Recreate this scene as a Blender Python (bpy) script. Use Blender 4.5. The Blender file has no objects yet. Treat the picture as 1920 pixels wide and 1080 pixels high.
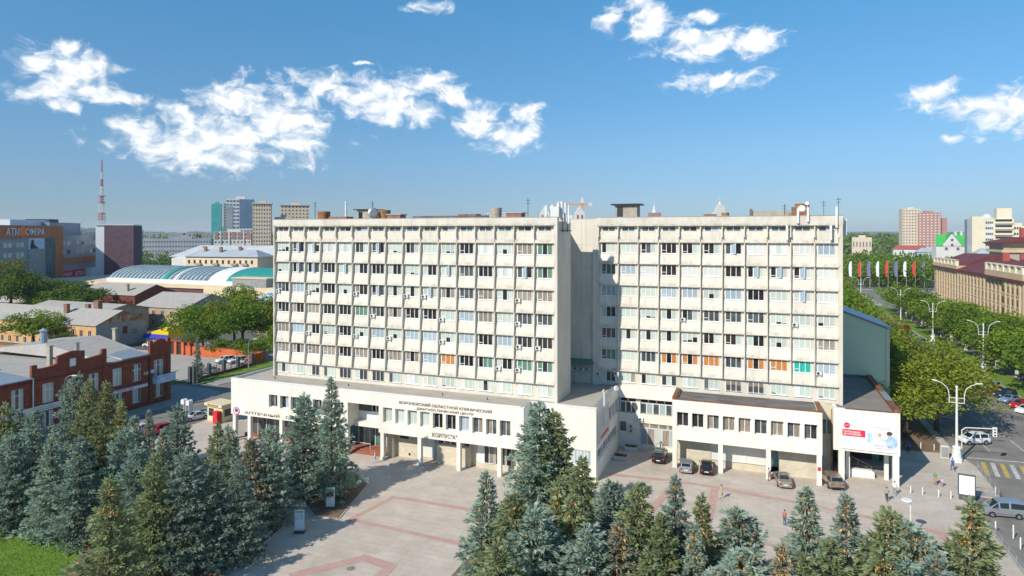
import bpy, bmesh, math, random
from mathutils import Vector, Matrix
random.seed(11)
R = math.radians
S = bpy.context.scene
COL = S.collection
PI = math.pi

# ------------------------------------------------------------------ camera, sky, sun, exposure
cd = bpy.data.cameras.new('camera'); cam = bpy.data.objects.new('camera', cd); COL.objects.link(cam)
cam.location = (0, 0, 32.9); cam.rotation_euler = (R(90), 0, R(20.6))
cd.sensor_width = 36; cd.lens = 22.56; cd.shift_y = -0.054; cd.clip_start = .5; cd.clip_end = 60000
S.camera = cam

SUN_EL, SUN_AZ = R(36.4), R(206.1)          # azimuth of the sun itself, clockwise from +Y
sd = bpy.data.lights.new('sun', 'SUN'); sun = bpy.data.objects.new('sun', sd); COL.objects.link(sun)
sd.energy = 2.85; sd.angle = R(.53); sd.color = (1, .935, .82)
to_sun = Vector((math.sin(SUN_AZ) * math.cos(SUN_EL), math.cos(SUN_AZ) * math.cos(SUN_EL), math.sin(SUN_EL)))
sun.rotation_euler = to_sun.to_track_quat('Z', 'Y').to_euler()
sun.location = (-60, -60, 120)

CLOUDS = [(0.1815, 0.2066, 0.0435, 0.0293), (0.1621, 0.1811, 0.0337, 0.0247), (0.1442, 0.2127, 0.0261, 0.0165), (0.2132, 0.1826, 0.0422, 0.0162), (0.1748, 0.2367, 0.0147, 0.0128), (0.1715, 0.1605, 0.0214, 0.0119), (0.237, 0.1798, 0.0246, 0.0089), (0.3498, 0.1335, 0.1072, 0.0405), (0.303, 0.1276, 0.0779, 0.0289), (0.3775, 0.1857, 0.05, 0.0278), (0.4385, 0.1637, 0.06, 0.0468), (0.4644, 0.1382, 0.0417, 0.0323), (0.3295, 0.1014, 0.0621, 0.0162), (0.2597, 0.1381, 0.0349, 0.0127), (0.4947, 0.2166, 0.0401, 0.0197), (0.5885, 0.1997, 0.0688, 0.0327), (0.6288, 0.1877, 0.049, 0.0221), (0.6573, 0.2255, 0.051, 0.0187), (0.5371, 0.2052, 0.0354, 0.0154), (0.7273, 0.176, 0.0332, 0.0304), (0.7812, 0.1496, 0.0498, 0.0227), (0.8103, 0.1818, 0.0249, 0.016), (0.6984, 0.2075, 0.0248, 0.0111), (0.9998, 0.3055, 0.0331, 0.0249), (1.0685, 0.2785, 0.0638, 0.0249), (1.1506, 0.2699, 0.0372, 0.0172), (1.0988, 0.2211, 0.0625, 0.015), (0.9823, 0.338, 0.0254, 0.013), (0.9355, 0.3178, 0.0162, 0.0192), (1.0799, 0.314, 0.0227, 0.0115), (1.3652, 0.1763, 0.0313, 0.0161), (1.3949, 0.1563, 0.0274, 0.0159), (1.4408, 0.1512, 0.038, 0.0269), (1.3836, 0.1218, 0.0113, 0.0068), (0.6532, 0.3363, 0.0295, 0.0102), (0.5552, 0.2468, 0.0111, 0.003)]
W = bpy.data.worlds.new('World'); S.world = W; W.use_nodes = True
nt = W.node_tree; nt.nodes.clear(); N = nt.nodes.new; LK = nt.links.new
def _math(op, a, b=None, c=None, clamp=False):
    n = N('ShaderNodeMath'); n.operation = op; n.use_clamp = clamp
    for i, v in enumerate((a, b, c)):
        if v is None: continue
        if isinstance(v, (int, float)): n.inputs[i].default_value = v
        else: LK(v, n.inputs[i])
    return n.outputs[0]
def _vm(op, a, b=None):
    n = N('ShaderNodeVectorMath'); n.operation = op
    for i, v in enumerate((a, b)):
        if v is None: continue
        if isinstance(v, tuple): n.inputs[i].default_value = v
        else: LK(v, n.inputs[i])
    return n.outputs['Value'] if op == 'LENGTH' else n.outputs[0]
def _noise(vec, scale, detail=5, rough=.55, dist=0):
    n = N('ShaderNodeTexNoise'); n.inputs['Scale'].default_value = scale; n.inputs['Detail'].default_value = detail
    n.inputs['Roughness'].default_value = rough; n.inputs['Distortion'].default_value = dist
    LK(vec, n.inputs['Vector']); return n.outputs
sky = N('ShaderNodeTexSky'); sky.sky_type = 'NISHITA'; sky.sun_disc = False
sky.sun_elevation = SUN_EL; sky.sun_rotation = SUN_AZ; sky.altitude = 100; sky.air_density = 1.0; sky.dust_density = 0.0; sky.ozone_density = 3.2
tc = N('ShaderNodeTexCoord'); sx = N('ShaderNodeSeparateXYZ'); LK(tc.outputs['Generated'], sx.inputs[0])
az = _math('ARCTAN2', sx.outputs[0], sx.outputs[1])
u = _math('PINGPONG', _math('ADD', az, R(65.6)), R(90))
el = _math('ARCSINE', sx.outputs[2])
cx = N('ShaderNodeCombineXYZ'); LK(u, cx.inputs[0]); LK(el, cx.inputs[1]); P = cx.outputs[0]
w1 = _noise(P, 16, 3)['Color']
Pw = _vm('ADD', P, _vm('MULTIPLY', _vm('SUBTRACT', w1, (.5, .5, .5)), (.05, .03, 0)))
acc = None
for (a, e, ra, re) in CLOUDS:
    d = _vm('LENGTH', _vm('MULTIPLY', _vm('SUBTRACT', Pw, (a, e, 0)), (1 / ra, 1 / re, 0)))
    acc = d if acc is None else _math('SMOOTH_MIN', acc, d, .25)
fb = _noise(_vm('MULTIPLY', Pw, (1, 1.5, 1)), 30, 9, .62, .3)['Fac']
dens = _math('ADD', _math('SUBTRACT', 1.22, acc), _math('MULTIPLY', _math('SUBTRACT', fb, .5), 3.2))
mr = N('ShaderNodeMapRange'); mr.interpolation_type = 'SMOOTHSTEP'; LK(dens, mr.inputs['Value'])
mr.inputs['From Min'].default_value = -.12; mr.inputs['From Max'].default_value = 1.0
fb2 = _noise(_vm('ADD', _vm('MULTIPLY', Pw, (1, 1.5, 1)), (.008, -.016, 0)), 30, 6, .55)['Fac']
lit = N('ShaderNodeMapRange'); LK(_math('SUBTRACT', fb, fb2), lit.inputs['Value']); lit.inputs['From Min'].default_value = -.14; lit.inputs['From Max'].default_value = .08
cc = N('ShaderNodeMix'); cc.data_type = 'RGBA'; LK(lit.outputs[0], cc.inputs['Factor'])
cc.inputs['A'].default_value = (4.3, 4.9, 5.6, 1); cc.inputs['B'].default_value = (6.9, 6.95, 6.95, 1)
hr = N('ShaderNodeMapRange'); LK(el, hr.inputs['Value']); hr.inputs['From Min'].default_value = 0; hr.inputs['From Max'].default_value = .4
tr_ = N('ShaderNodeValToRGB'); LK(hr.outputs[0], tr_.inputs['Fac'])            # clear-day tint over the whole dome
for i_, (p_, c_) in enumerate(((0, (.27, .37, .53)), (.065, (.28, .38, .54)), (.17, (.34, .43, .57)), (.30, (.38, .52, .63)), (.47, (.38, .60, .70)), (.68, (.39, .69, .78)), (.9, (.37, .79, .88)))):
    e_ = tr_.color_ramp.elements[i_] if i_ < 2 else tr_.color_ramp.elements.new(p_)
    e_.position = p_; e_.color = (*c_, 1)
st_ = N('ShaderNodeMix'); st_.data_type = 'RGBA'; st_.blend_type = 'MULTIPLY'; st_.inputs['Factor'].default_value = 1; LK(sky.outputs[0], st_.inputs['A']); LK(tr_.outputs[0], st_.inputs['B'])
mx = N('ShaderNodeMix'); mx.data_type = 'RGBA'; LK(_math('MULTIPLY', mr.outputs[0], .96), mx.inputs['Factor']); LK(st_.outputs['Result'], mx.inputs['A']); LK(cc.outputs['Result'], mx.inputs['B'])
bg = N('ShaderNodeBackground'); bg.inputs['Strength'].default_value = .097; LK(mx.outputs['Result'], bg.inputs['Color'])
wo = N('ShaderNodeOutputWorld'); LK(bg.outputs[0], wo.inputs[0])

W.cycles.sampling_method = 'MANUAL'; W.cycles.sample_map_resolution = 256
vs = S.view_settings; vs.view_transform = 'Standard'; vs.look = 'None'; vs.exposure = .82; vs.gamma = 1; vs.use_curve_mapping = False
S.cycles.max_bounces = 5; S.cycles.diffuse_bounces = 3; S.cycles.glossy_bounces = 2; S.cycles.transmission_bounces = 2
S.cycles.transparent_max_bounces = 6; S.cycles.use_denoising = True; S.cycles.caustics_reflective = False; S.cycles.caustics_refractive = False

# ------------------------------------------------------------------ materials
M = {}
def mat(name, col, col2=None, scale=2.0, rough=.85, spec=.3, metal=0, bump=0, bscale=None, stretch=(1, 1, 1), rnd=0, coat=0, ramp=(.38, .62),
        stain=None, brick=None, tile=None, detail=6, coord='pos', transl=0, vcol=None, hrnd=0, blotch=None):
    m = bpy.data.materials.new(name); m.use_nodes = True; t = m.node_tree; n = t.nodes; l = t.links
    b = n['Principled BSDF']; b.inputs['Roughness'].default_value = rough; b.inputs['Specular IOR Level'].default_value = spec
    b.inputs['Metallic'].default_value = metal; b.inputs['Coat Weight'].default_value = coat; b.inputs['Coat Roughness'].default_value = .05
    g = n.new('ShaderNodeNewGeometry') if coord == 'pos' else n.new('ShaderNodeTexCoord')
    src = g.outputs['Position'] if coord == 'pos' else g.outputs['Object']
    mp = n.new('ShaderNodeMapping'); mp.inputs['Scale'].default_value = stretch; l.new(src, mp.inputs['Vector'])
    out = None
    def mixc(fac, A, B):
        x = n.new('ShaderNodeMix'); x.data_type = 'RGBA'
        if isinstance(fac, (int, float)): x.inputs['Factor'].default_value = fac
        else: l.new(fac, x.inputs['Factor'])
        for k, v in (('A', A), ('B', B)):
            if isinstance(v, tuple): x.inputs[k].default_value = (*v[:3], 1)
            else: l.new(v, x.inputs[k])
        return x.outputs['Result']
    nz = None
    if col2 is not None:
        nz = n.new('ShaderNodeTexNoise'); nz.inputs['Scale'].default_value = scale; nz.inputs['Detail'].default_value = detail; nz.inputs['Roughness'].default_value = .6
        l.new(mp.outputs[0], nz.inputs['Vector'])
        r = n.new('ShaderNodeMapRange'); l.new(nz.outputs['Fac'], r.inputs['Value']); r.inputs['From Min'].default_value = ramp[0]; r.inputs['From Max'].default_value = ramp[1]
        out = mixc(r.outputs[0], col, col2)
    if brick:                                    # (scale, width, height, mortar colour, mortar size, amount)
        bk = n.new('ShaderNodeTexBrick'); bk.inputs['Scale'].default_value = brick[0]; bk.inputs['Brick Width'].default_value = brick[1]; bk.inputs['Row Height'].default_value = brick[2]
        bk.inputs['Mortar Size'].default_value = brick[4]; bk.inputs['Color1'].default_value = (1, 1, 1, 1); bk.inputs['Color2'].default_value = (.8, .8, .8, 1); bk.inputs['Mortar'].default_value = (*brick[3], 1)
        sp = n.new('ShaderNodeSeparateXYZ'); l.new(src, sp.inputs[0]); cb = n.new('ShaderNodeCombineXYZ')
        if tile: l.new(sp.outputs[0], cb.inputs[0]); l.new(sp.outputs[1], cb.inputs[1])
        else:
            ad = n.new('ShaderNodeMath'); l.new(sp.outputs[0], ad.inputs[0]); l.new(sp.outputs[1], ad.inputs[1]); l.new(ad.outputs[0], cb.inputs[0]); l.new(sp.outputs[2], cb.inputs[1])
        l.new(cb.outputs[0], bk.inputs['Vector'])
        mm = n.new('ShaderNodeMix'); mm.data_type = 'RGBA'; mm.blend_type = 'MULTIPLY'; mm.inputs['Factor'].default_value = brick[5]
        if out is None: mm.inputs['A'].default_value = (*col, 1)
        else: l.new(out, mm.inputs['A'])
        l.new(bk.outputs['Color'], mm.inputs['B']); out = mm.outputs['Result']
    if blotch:                                   # (scale, colour factor, stretch): old stains and wear
        bn_ = n.new('ShaderNodeTexNoise'); bn_.inputs['Scale'].default_value = blotch[0]; bn_.inputs['Detail'].default_value = 8; bn_.inputs['Roughness'].default_value = .68
        bm = n.new('ShaderNodeMapping'); bm.inputs['Scale'].default_value = blotch[2]; bm.inputs['Location'].default_value = (13, 7, 3); l.new(src, bm.inputs['Vector']); l.new(bm.outputs[0], bn_.inputs['Vector'])
        br_ = n.new('ShaderNodeMapRange'); l.new(bn_.outputs['Fac'], br_.inputs['Value']); br_.inputs['From Min'].default_value = .52; br_.inputs['From Max'].default_value = .74
        bx_ = n.new('ShaderNodeMix'); bx_.data_type = 'RGBA'; bx_.blend_type = 'MULTIPLY'; l.new(br_.outputs[0], bx_.inputs['Factor']); bx_.inputs['B'].default_value = (*blotch[1], 1)
        if out is None: bx_.inputs['A'].default_value = (*col, 1)
        else: l.new(out, bx_.inputs['A'])
        out = bx_.outputs['Result']
    if stain:                                    # (colour, height, strength): grime that gathered along the lower edge of the piece
        oc = n.new('ShaderNodeTexCoord'); so = n.new('ShaderNodeSeparateXYZ'); l.new(oc.outputs['Object'], so.inputs[0])
        r = n.new('ShaderNodeMapRange'); l.new(so.outputs[2], r.inputs['Value']); r.inputs['From Min'].default_value = stain[1]; r.inputs['From Max'].default_value = 0
        s2 = n.new('ShaderNodeTexNoise'); s2.inputs['Scale'].default_value = 1.7; s2.inputs['Detail'].default_value = 7; s2.inputs['Roughness'].default_value = .7
        mp2 = n.new('ShaderNodeMapping'); mp2.inputs['Scale'].default_value = (.7, .7, .35); l.new(src, mp2.inputs['Vector']); l.new(mp2.outputs[0], s2.inputs['Vector'])
        r2 = n.new('ShaderNodeMapRange'); l.new(s2.outputs['Fac'], r2.inputs['Value']); r2.inputs['From Min'].default_value = .40; r2.inputs['From Max'].default_value = .62; r2.inputs['To Max'].default_value = stain[2]
        mu = n.new('ShaderNodeMath'); mu.operation = 'MULTIPLY'; l.new(r.outputs[0], mu.inputs[0]); l.new(r2.outputs[0], mu.inputs[1])
        out = mixc(mu.outputs[0], out if out is not None else col, stain[0])
    if vcol:
        at = n.new('ShaderNodeAttribute'); at.attribute_name = 'tone'
        out = mixc(at.outputs['Fac'], col, vcol)
    if rnd or hrnd:
        oi = n.new('ShaderNodeObjectInfo'); r = n.new('ShaderNodeMapRange'); l.new(oi.outputs['Random'], r.inputs['Value']); r.inputs['To Min'].default_value = 1 - rnd; r.inputs['To Max'].default_value = 1 + rnd
        h = n.new('ShaderNodeHueSaturation'); l.new(r.outputs[0], h.inputs['Value'])
        if hrnd:
            r3 = n.new('ShaderNodeMapRange'); l.new(oi.outputs['Random'], r3.inputs['Value']); r3.inputs['To Min'].default_value = .5 + hrnd; r3.inputs['To Max'].default_value = .5 - hrnd; l.new(r3.outputs[0], h.inputs['Hue'])
        if out is None: h.inputs['Color'].default_value = (*col, 1)
        else: l.new(out, h.inputs['Color'])
        out = h.outputs[0]
    if out is None: b.inputs['Base Color'].default_value = (*col, 1)
    else: l.new(out, b.inputs['Base Color'])
    if bump:
        bn = n.new('ShaderNodeTexNoise'); bn.inputs['Scale'].default_value = bscale or scale * 4; bn.inputs['Detail'].default_value = 4; l.new(mp.outputs[0], bn.inputs['Vector'])
        bp = n.new('ShaderNodeBump'); bp.inputs['Strength'].default_value = bump; bp.inputs['Distance'].default_value = .05; l.new(bn.outputs['Fac'], bp.inputs['Height']); l.new(bp.outputs[0], b.inputs['Normal'])
    if transl:                                   # thin leaves let light through
        tb = n.new('ShaderNodeBsdfTranslucent'); ms = n.new('ShaderNodeMixShader'); ms.inputs[0].default_value = transl; l.new(out, tb.inputs['Color'])
        l.new(b.outputs[0], ms.inputs[1]); l.new(tb.outputs[0], ms.inputs[2]); l.new(ms.outputs[0], n['Material Output'].inputs['Surface'])
    M[name] = m
    return m

mat('cream', (.71, .66, .565), (.63, .58, .49), .35, .9, stretch=(1, 1, .5), bump=.15, bscale=6, blotch=(.8, (.84, .82, .78), (2, 2, .18)))
mat('cream_spandrel', (.755, .705, .61), (.69, .64, .545), .5, .9, blotch=(.9, (.84, .81, .76), (1.6, 1.6, .3)), stain=((.30, .23, .16), .6, .7), bump=.12, bscale=7, rnd=.05)
mat('cream_fin', (.70, .655, .56), (.58, .53, .45), .8, .9, stretch=(1, 1, .25), rnd=.06)
mat('cream_parapet', (.70, .645, .55), (.52, .46, .38), .6, .9, stretch=(1, 1, .6), ramp=(.45, .75), stain=((.25, .2, .15), .4, .7))
mat('white_wall', (.83, .80, .72), (.77, .73, .65), .25, .85, stretch=(1, 1, .5), bump=.08, bscale=5, blotch=(.7, (.86, .83, .77), (2.2, 2.2, .16)))
mat('cream_tile', (.68, .61, .47), (.59, .53, .40), .5, .7, brick=(1, .6, .3, (.75, .72, .68), .008, .6))
mat('bitumen', (.36, .325, .275), (.48, .44, .375), .22, .95, ramp=(.3, .7), bump=.2, bscale=3, stretch=(1, 3, 1))
mat('bitumen_dark', (.115, .105, .10), (.26, .24, .22), .3, .9, ramp=(.4, .75), bump=.2, bscale=3, stretch=(1, 3, 1))
mat('bitumen_taupe', (.22, .20, .18), (.27, .245, .215), .3, .95)
mat('rust_flashing', (.20, .075, .04), (.30, .14, .08), 1.2, .7, metal=.2)
mat('grey_flashing', (.42, .46, .48), (.34, .37, .38), 1, .5, metal=.4)
mat('pvc', (.82, .83, .84), rough=.4, spec=.5)
mat('alu', (.55, .55, .55), rough=.4, metal=.6)
mat('white_sill', (.88, .87, .84), (.78, .76, .72), 1.5, .7)
mat('glass_dark', (.016, .018, .018), (.05, .045, .04), 1.1, .04, .6, ramp=(.45, .75), rnd=.3)
mat('glass_warm', (.05, .038, .028), (.015, .012, .01), 1.3, .05, .6)
mat('glass_grey', (.11, .125, .12), (.05, .06, .06), .9, .04, .7)
mat('glass_sky', (.46, .58, .68), rough=.08, spec=.8, metal=.3)  # sky reflection on open sashes is put into the pale blue base colour
mat('glass_teal', (.10, .22, .21), (.05, .12, .12), .8, .05, .7)
mat('blind', (.52, .58, .50), (.47, .53, .46), 9, .5, coat=.35, stretch=(6, 6, .1), rnd=.12)
mat('blind_white', (.70, .70, .66), (.62, .63, .60), 9, .5, coat=.35, stretch=(6, 6, .1), rnd=.1)
mat('blind_blue', (.42, .50, .54), (.30, .37, .41), 4, .5, coat=.35, stretch=(5, 5, .1), rnd=.12)
mat('curtain_beige', (.42, .35, .27), (.16, .13, .10), 5, .6, coat=.3, stretch=(4, 4, .15), rnd=.2)  # vertical streaks of the curtain materials paint fold shading into the colour
mat('curtain_orange', (.62, .27, .07), (.42, .16, .04), 5, .6, coat=.3, stretch=(4, 4, .15))
mat('curtain_teal', (.03, .48, .36), (.02, .36, .28), 5, .6, coat=.3, stretch=(4, 4, .15))
mat('curtain_green', (.16, .30, .20), (.07, .15, .11), 5, .6, coat=.3, stretch=(4, 4, .15))
mat('grille', (.10, .10, .10), rough=.6)
mat('ac_body', (.74, .74, .70), rough=.5, rnd=.08)
mat('black', (.012, .012, .012), rough=.5)
mat('dark_metal', (.05, .05, .055), rough=.5, metal=.3)
mat('bronze_letter', (.26, .17, .09), rough=.45, metal=.5)
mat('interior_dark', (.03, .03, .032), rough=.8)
mat('red_step', (.30, .10, .06), (.38, .16, .10), 1.5, .7)
mat('galv', (.50, .51, .51), (.40, .41, .41), 2, .45, metal=.6)
mat('white_paint', (.80, .80, .78), (.68, .68, .66), 1.5, .6)
mat('rust', (.24, .085, .035), (.36, .16, .07), 1.5, .8)
mat('rust_yellow', (.42, .25, .10), (.30, .14, .06), 1.5, .8)
mat('brown_brick', (.24, .12, .08), (.33, .19, .13), 2, .9)
mat('render_grey', (.45, .41, .33), (.36, .32, .26), 1, .9)
mat('signal_red', (.62, .03, .03), rough=.5)

# ------------------------------------------------------------------ builders
class MB:
    def __init__(s): s.v = []; s.f = []; s.m = []
    def add(s, vs, fs, m=0):
        o = len(s.v); s.v += [tuple(p) for p in vs]; s.f += [tuple(i + o for i in f) for f in fs]; s.m += [m] * len(fs); return s
    def quad(s, a, b, c, d, m=0): return s.add([a, b, c, d], [(0, 1, 2, 3)], m)
    def hexa(s, p, m=0): return s.add(p, [(3, 2, 1, 0), (4, 5, 6, 7), (0, 1, 5, 4), (1, 2, 6, 5), (2, 3, 7, 6), (3, 0, 4, 7)], m)
    def box(s, x0, y0, z0, x1, y1, z1, m=0):
        return s.hexa([(x0, y0, z0), (x1, y0, z0), (x1, y1, z0), (x0, y1, z0), (x0, y0, z1), (x1, y0, z1), (x1, y1, z1), (x0, y1, z1)], m)
    def prism(s, pts, d, m=0):
        n = len(pts); q = [tuple(Vector(p) + Vector(d)) for p in pts]
        return s.add(list(pts) + q, [tuple(range(n))[::-1], tuple(range(n, 2 * n))] + [(i, (i + 1) % n, (i + 1) % n + n, i + n) for i in range(n)], m)
    def sheet(s, pts, z, m=0): return s.add([(x, y, z) for x, y in pts], [tuple(range(len(pts)))], m)
    def slab(s, pts, z0, z1, m=0): return s.prism([(x, y, z0) for x, y in pts], (0, 0, z1 - z0), m)
    def cyl(s, p0, p1, r0, r1=None, n=8, m=0):
        r1 = r0 if r1 is None else r1; a = Vector(p0); b = Vector(p1); d = (b - a).normalized()
        u = d.orthogonal().normalized(); w = d.cross(u); vs = []
        for c, r in ((a, r0), (b, r1)):
            for k in range(n):
                t = 2 * PI * k / n; vs.append(c + (u * math.cos(t) + w * math.sin(t)) * r)
        return s.add(vs, [(k, (k + 1) % n, (k + 1) % n + n, k + n) for k in range(n)] + [tuple(range(n))[::-1], tuple(range(n, 2 * n))], m)
    def tube(s, path, r, n=6, m=0):
        for a, b in zip(path, path[1:]): s.cyl(a, b, r, r, n, m)
        return s
    def ball(s, c, r, n=8, k=5, m=0, sz=1):
        vs = []; fs = []
        for i in range(k + 1):
            ph = PI * i / k
            for j in range(n): t = 2 * PI * j / n; vs.append((c[0] + r * math.sin(ph) * math.cos(t), c[1] + r * math.sin(ph) * math.sin(t), c[2] + r * sz * math.cos(ph)))
        for i in range(k):
            for j in range(n): fs.append((i * n + j, (i + 1) * n + j, (i + 1) * n + (j + 1) % n, i * n + (j + 1) % n))
        return s.add(vs, fs, m)
    def mesh(s, name, mats, smooth=False):
        me = bpy.data.meshes.new(name); me.from_pydata(s.v, [], s.f)
        for m in mats: me.materials.append(M[m] if isinstance(m, str) else m)
        if len(mats) > 1: me.polygons.foreach_set('material_index', s.m)
        if smooth: me.polygons.foreach_set('use_smooth', [True] * len(s.f))
        me.update(); return me
    def obj(s, name, mats, parent=None, loc=None, rz=0, smooth=False):
        if isinstance(mats, str): mats = [mats]
        return link(name, s.mesh(name, mats, smooth), parent, loc, rz)
def link(name, me, parent=None, loc=None, rz=0):
    o = bpy.data.objects.new(name, me); COL.objects.link(o)
    if parent is not None: o.parent = parent
    if loc is None and parent is not None:      # mesh given in world coordinates
        p = parent; off = Vector((0, 0, 0))
        while p is not None: off += Vector(p.location); p = p.parent
        loc = -off
    o.location = loc or (0, 0, 0); o.rotation_euler = (0, 0, rz); return o
def tag(o, label=None, cat=None, group=None, kind=None):
    for k, v in (('label', label), ('category', cat), ('group', group), ('kind', kind)):
        if v: o[k] = v
    return o
def thing(name, label, cat, loc=(0, 0, 0), rz=0, group=None):
    o = bpy.data.objects.new(name, None); COL.objects.link(o); o.location = loc; o.rotation_euler = (0, 0, rz); o.empty_display_size = .3
    return tag(o, label, cat, group)
def copytree(o, parent=None):
    c = o.copy(); COL.objects.link(c); c.parent = parent
    for ch in list(o.children): copytree(ch, c)
    return c
def structure(name, mb, mats, kind='structure'): return tag(mb.obj(name, mats), kind=kind)
def text_mesh(name, body, size, m, depth=.03, align='LEFT', bold=0):
    cu = bpy.data.curves.new(name, 'FONT'); cu.body = body; cu.size = size; cu.extrude = depth; cu.align_x = align; cu.offset = bold; cu.resolution_u = 2
    t = bpy.data.objects.new(name, cu); COL.objects.link(t); bpy.context.view_layer.update()
    me = bpy.data.meshes.new_from_object(t.evaluated_get(bpy.context.evaluated_depsgraph_get())); bpy.data.objects.remove(t); bpy.data.curves.remove(cu)
    me.materials.clear(); me.materials.append(M[m]); return me
def text_on(name, body, x, y, z, width, height, m, parent, rz=0, depth=.03, bold=0):
    """Lettering standing upright, first letter at (x, y, z), facing -Y before turning by rz; fitted to width x height."""
    me = text_mesh(name, body, 1, m, depth, bold=bold)
    xs = [v.co.x for v in me.vertices]; ys = [v.co.y for v in me.vertices]
    sx_, sy_ = width / (max(xs) - min(xs)), height / (max(ys) - min(ys)); x0, y0 = min(xs), min(ys)
    for v in me.vertices: v.co = ((v.co.x - x0) * sx_, -v.co.z, (v.co.y - y0) * sy_)
    o = link(name, me, parent, loc=None); o.location = Vector(o.location) + Vector((x, y, z)) if parent is not None else Vector((x, y, z)); o.rotation_euler = (0, 0, rz)
    return o

# ------------------------------------------------------------------ ground, plaza, roads
mat('ground', (.10, .11, .085), (.17, .165, .14), .02, .95)
mat('pavers', (.48, .415, .35), (.60, .525, .45), .35, .9, ramp=(.3, .7), blotch=(.12, (.80, .77, .74), (1, 1, 1)), brick=(1, 1.8, .9, (.68, .63, .58), .04, .45), tile=True, detail=9)
mat('pavers_red', (.52, .30, .255), (.52, .375, .325), .7, .9, ramp=(.3, .7), brick=(1, .9, .45, (.8, .75, .7), .02, .5), tile=True)
mat('asphalt', (.19, .175, .16), (.26, .24, .215), .3, .9, ramp=(.35, .65), bump=.1, bscale=20, blotch=(.15, (.7, .69, .68), (2, .4, 1)))
mat('asphalt_pale', (.36, .33, .29), (.43, .395, .35), .2, .92, ramp=(.3, .7))
mat('pavement', (.30, .285, .265), (.36, .34, .315), .4, .9)
mat('kerb', (.50, .48, .45), (.40, .385, .36), 1, .9)
mat('soil', (.15, .095, .06), (.24, .16, .10), .8, .95, ramp=(.35, .65), bump=.3)
mat('grass', (.10, .20, .02), (.17, .26, .03), .5, .95, ramp=(.3, .7), bump=.6, bscale=25)
mat('line_white', (.62, .61, .58), (.40, .39, .37), 2, .8)
mat('line_yellow', (.58, .40, .10), (.42, .31, .12), 2, .8)
structure('ground', MB().sheet([(-13500, -13500), (13500, -13500), (13500, 13500), (-13500, 13500)], -.14), 'ground')
plaza = structure('plaza', MB().slab([(-90, -40), (24.3, -40), (24.9, 95.7), (28.8, 95.5), (29.4, 107), (28.4, 113), (28.4, 420), (10, 420), (10, 130), (-88, 130), (-90, 92)], -.16, 0), 'pavers')
RB = 'pavers_red'; BZ = [.003]
def band(pts, w=.55):
    b = MB()
    for q, ((x0, y0), (x1, y1)) in enumerate(zip(pts, pts[1:])):
        BZ[0] += .0012; d = Vector((x1 - x0, y1 - y0)).normalized(); nrm = Vector((-d.y, d.x)) * w / 2; e = d * w / 2
        b.sheet([(x0 - e.x + nrm.x, y0 - e.y + nrm.y), (x0 - e.x - nrm.x, y0 - e.y - nrm.y), (x1 - nrm.x, y1 - nrm.y), (x1 + nrm.x, y1 + nrm.y)], BZ[0])
    return b
(band([(-43.3, 62.2), (-41.9, 69.4), (-40, 69.7), (-31.5, 69.6), (-24, 69.3)], .75).obj('red_paving_band', RB, plaza))
(band([(-43.0, 62.4), (-28.8, 61.6), (-28, 63.6), (-22, 63.4)], .75).obj('red_paving_band', RB, plaza))
band([(-41.2, 50.5), (-36.8, 55.5), (-33.5, 55), (-33, 47)], 1.2).obj('red_paving_band', RB, plaza)
band([(-38, 47.5), (-34.4, 50.5), (-32.5, 46)], 1.4).obj('red_paving_band', RB, plaza)
band([(-18, 86.5), (-9.5, 87.2), (-4.6, 86.9), (6.5, 85.2), (14, 83.6), (21, 82)], .8).obj('red_paving_band', RB, plaza)
band([(-9.5, 87.2), (-11.8, 74)], .9).obj('red_paving_band', RB, plaza)
band([(-4.6, 86.9), (-4.8, 76)], .9).obj('red_paving_band', RB, plaza)
band([(19, 82.5), (22.5, 66)], .8).obj('red_paving_band', RB, plaza)
band([(-14, 75), (0, 73), (10, 72.5)], .7).obj('red_paving_band', RB, plaza)
MB().cyl((-36.9, 53.3, .004), (-36.9, 53.3, .012), .42, n=16).obj('manhole_cover', 'asphalt', plaza)
# beds and lawns (kerb-edged slabs)
def bed(name, pts, m, z=.06): 
    o = structure(name, MB().slab(pts, -.02, z), m)
    b = MB()
    for (x0, y0), (x1, y1) in zip(pts, pts[1:] + pts[:1]):
        d = Vector((x1 - x0, y1 - y0)).normalized(); n_ = Vector((d.y, -d.x)) * .14
        b.prism([(x0, y0, -.02), (x1, y1, -.02), (x1 + n_.x, y1 + n_.y, -.02), (x0 + n_.x, y0 + n_.y, -.02)], (0, 0, z + .05))
    b.obj('kerb', 'kerb', o); return o
bed('planting_bed', [(-88, 34), (-49, 34), (-47.8, 50), (-49.2, 58), (-55, 66.5), (-64, 70.5), (-86, 71.5)], 'soil')
bed('planting_bed', [(-47.6, 61.6), (-44.6, 62), (-47.2, 71.8), (-52, 75), (-57.4, 69.2)], 'soil')
bed('planting_bed', [(-27, 20), (22.5, 20), (22.5, 57), (14, 64), (-2, 65), (-18, 66.5), (-25.5, 65), (-27, 58)], 'soil')
structure('lawn', MB().slab([(-88, 20), (-52, 20), (-59.5, 40), (-66.5, 48.6), (-72, 49.4), (-80, 46.8), (-88, 47)], .03, .09), 'grass')
structure('lawn', MB().slab([(-5, 62), (2, 61.6), (6, 63.4), (-1, 64.4)], .03, .10), 'grass')
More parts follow.
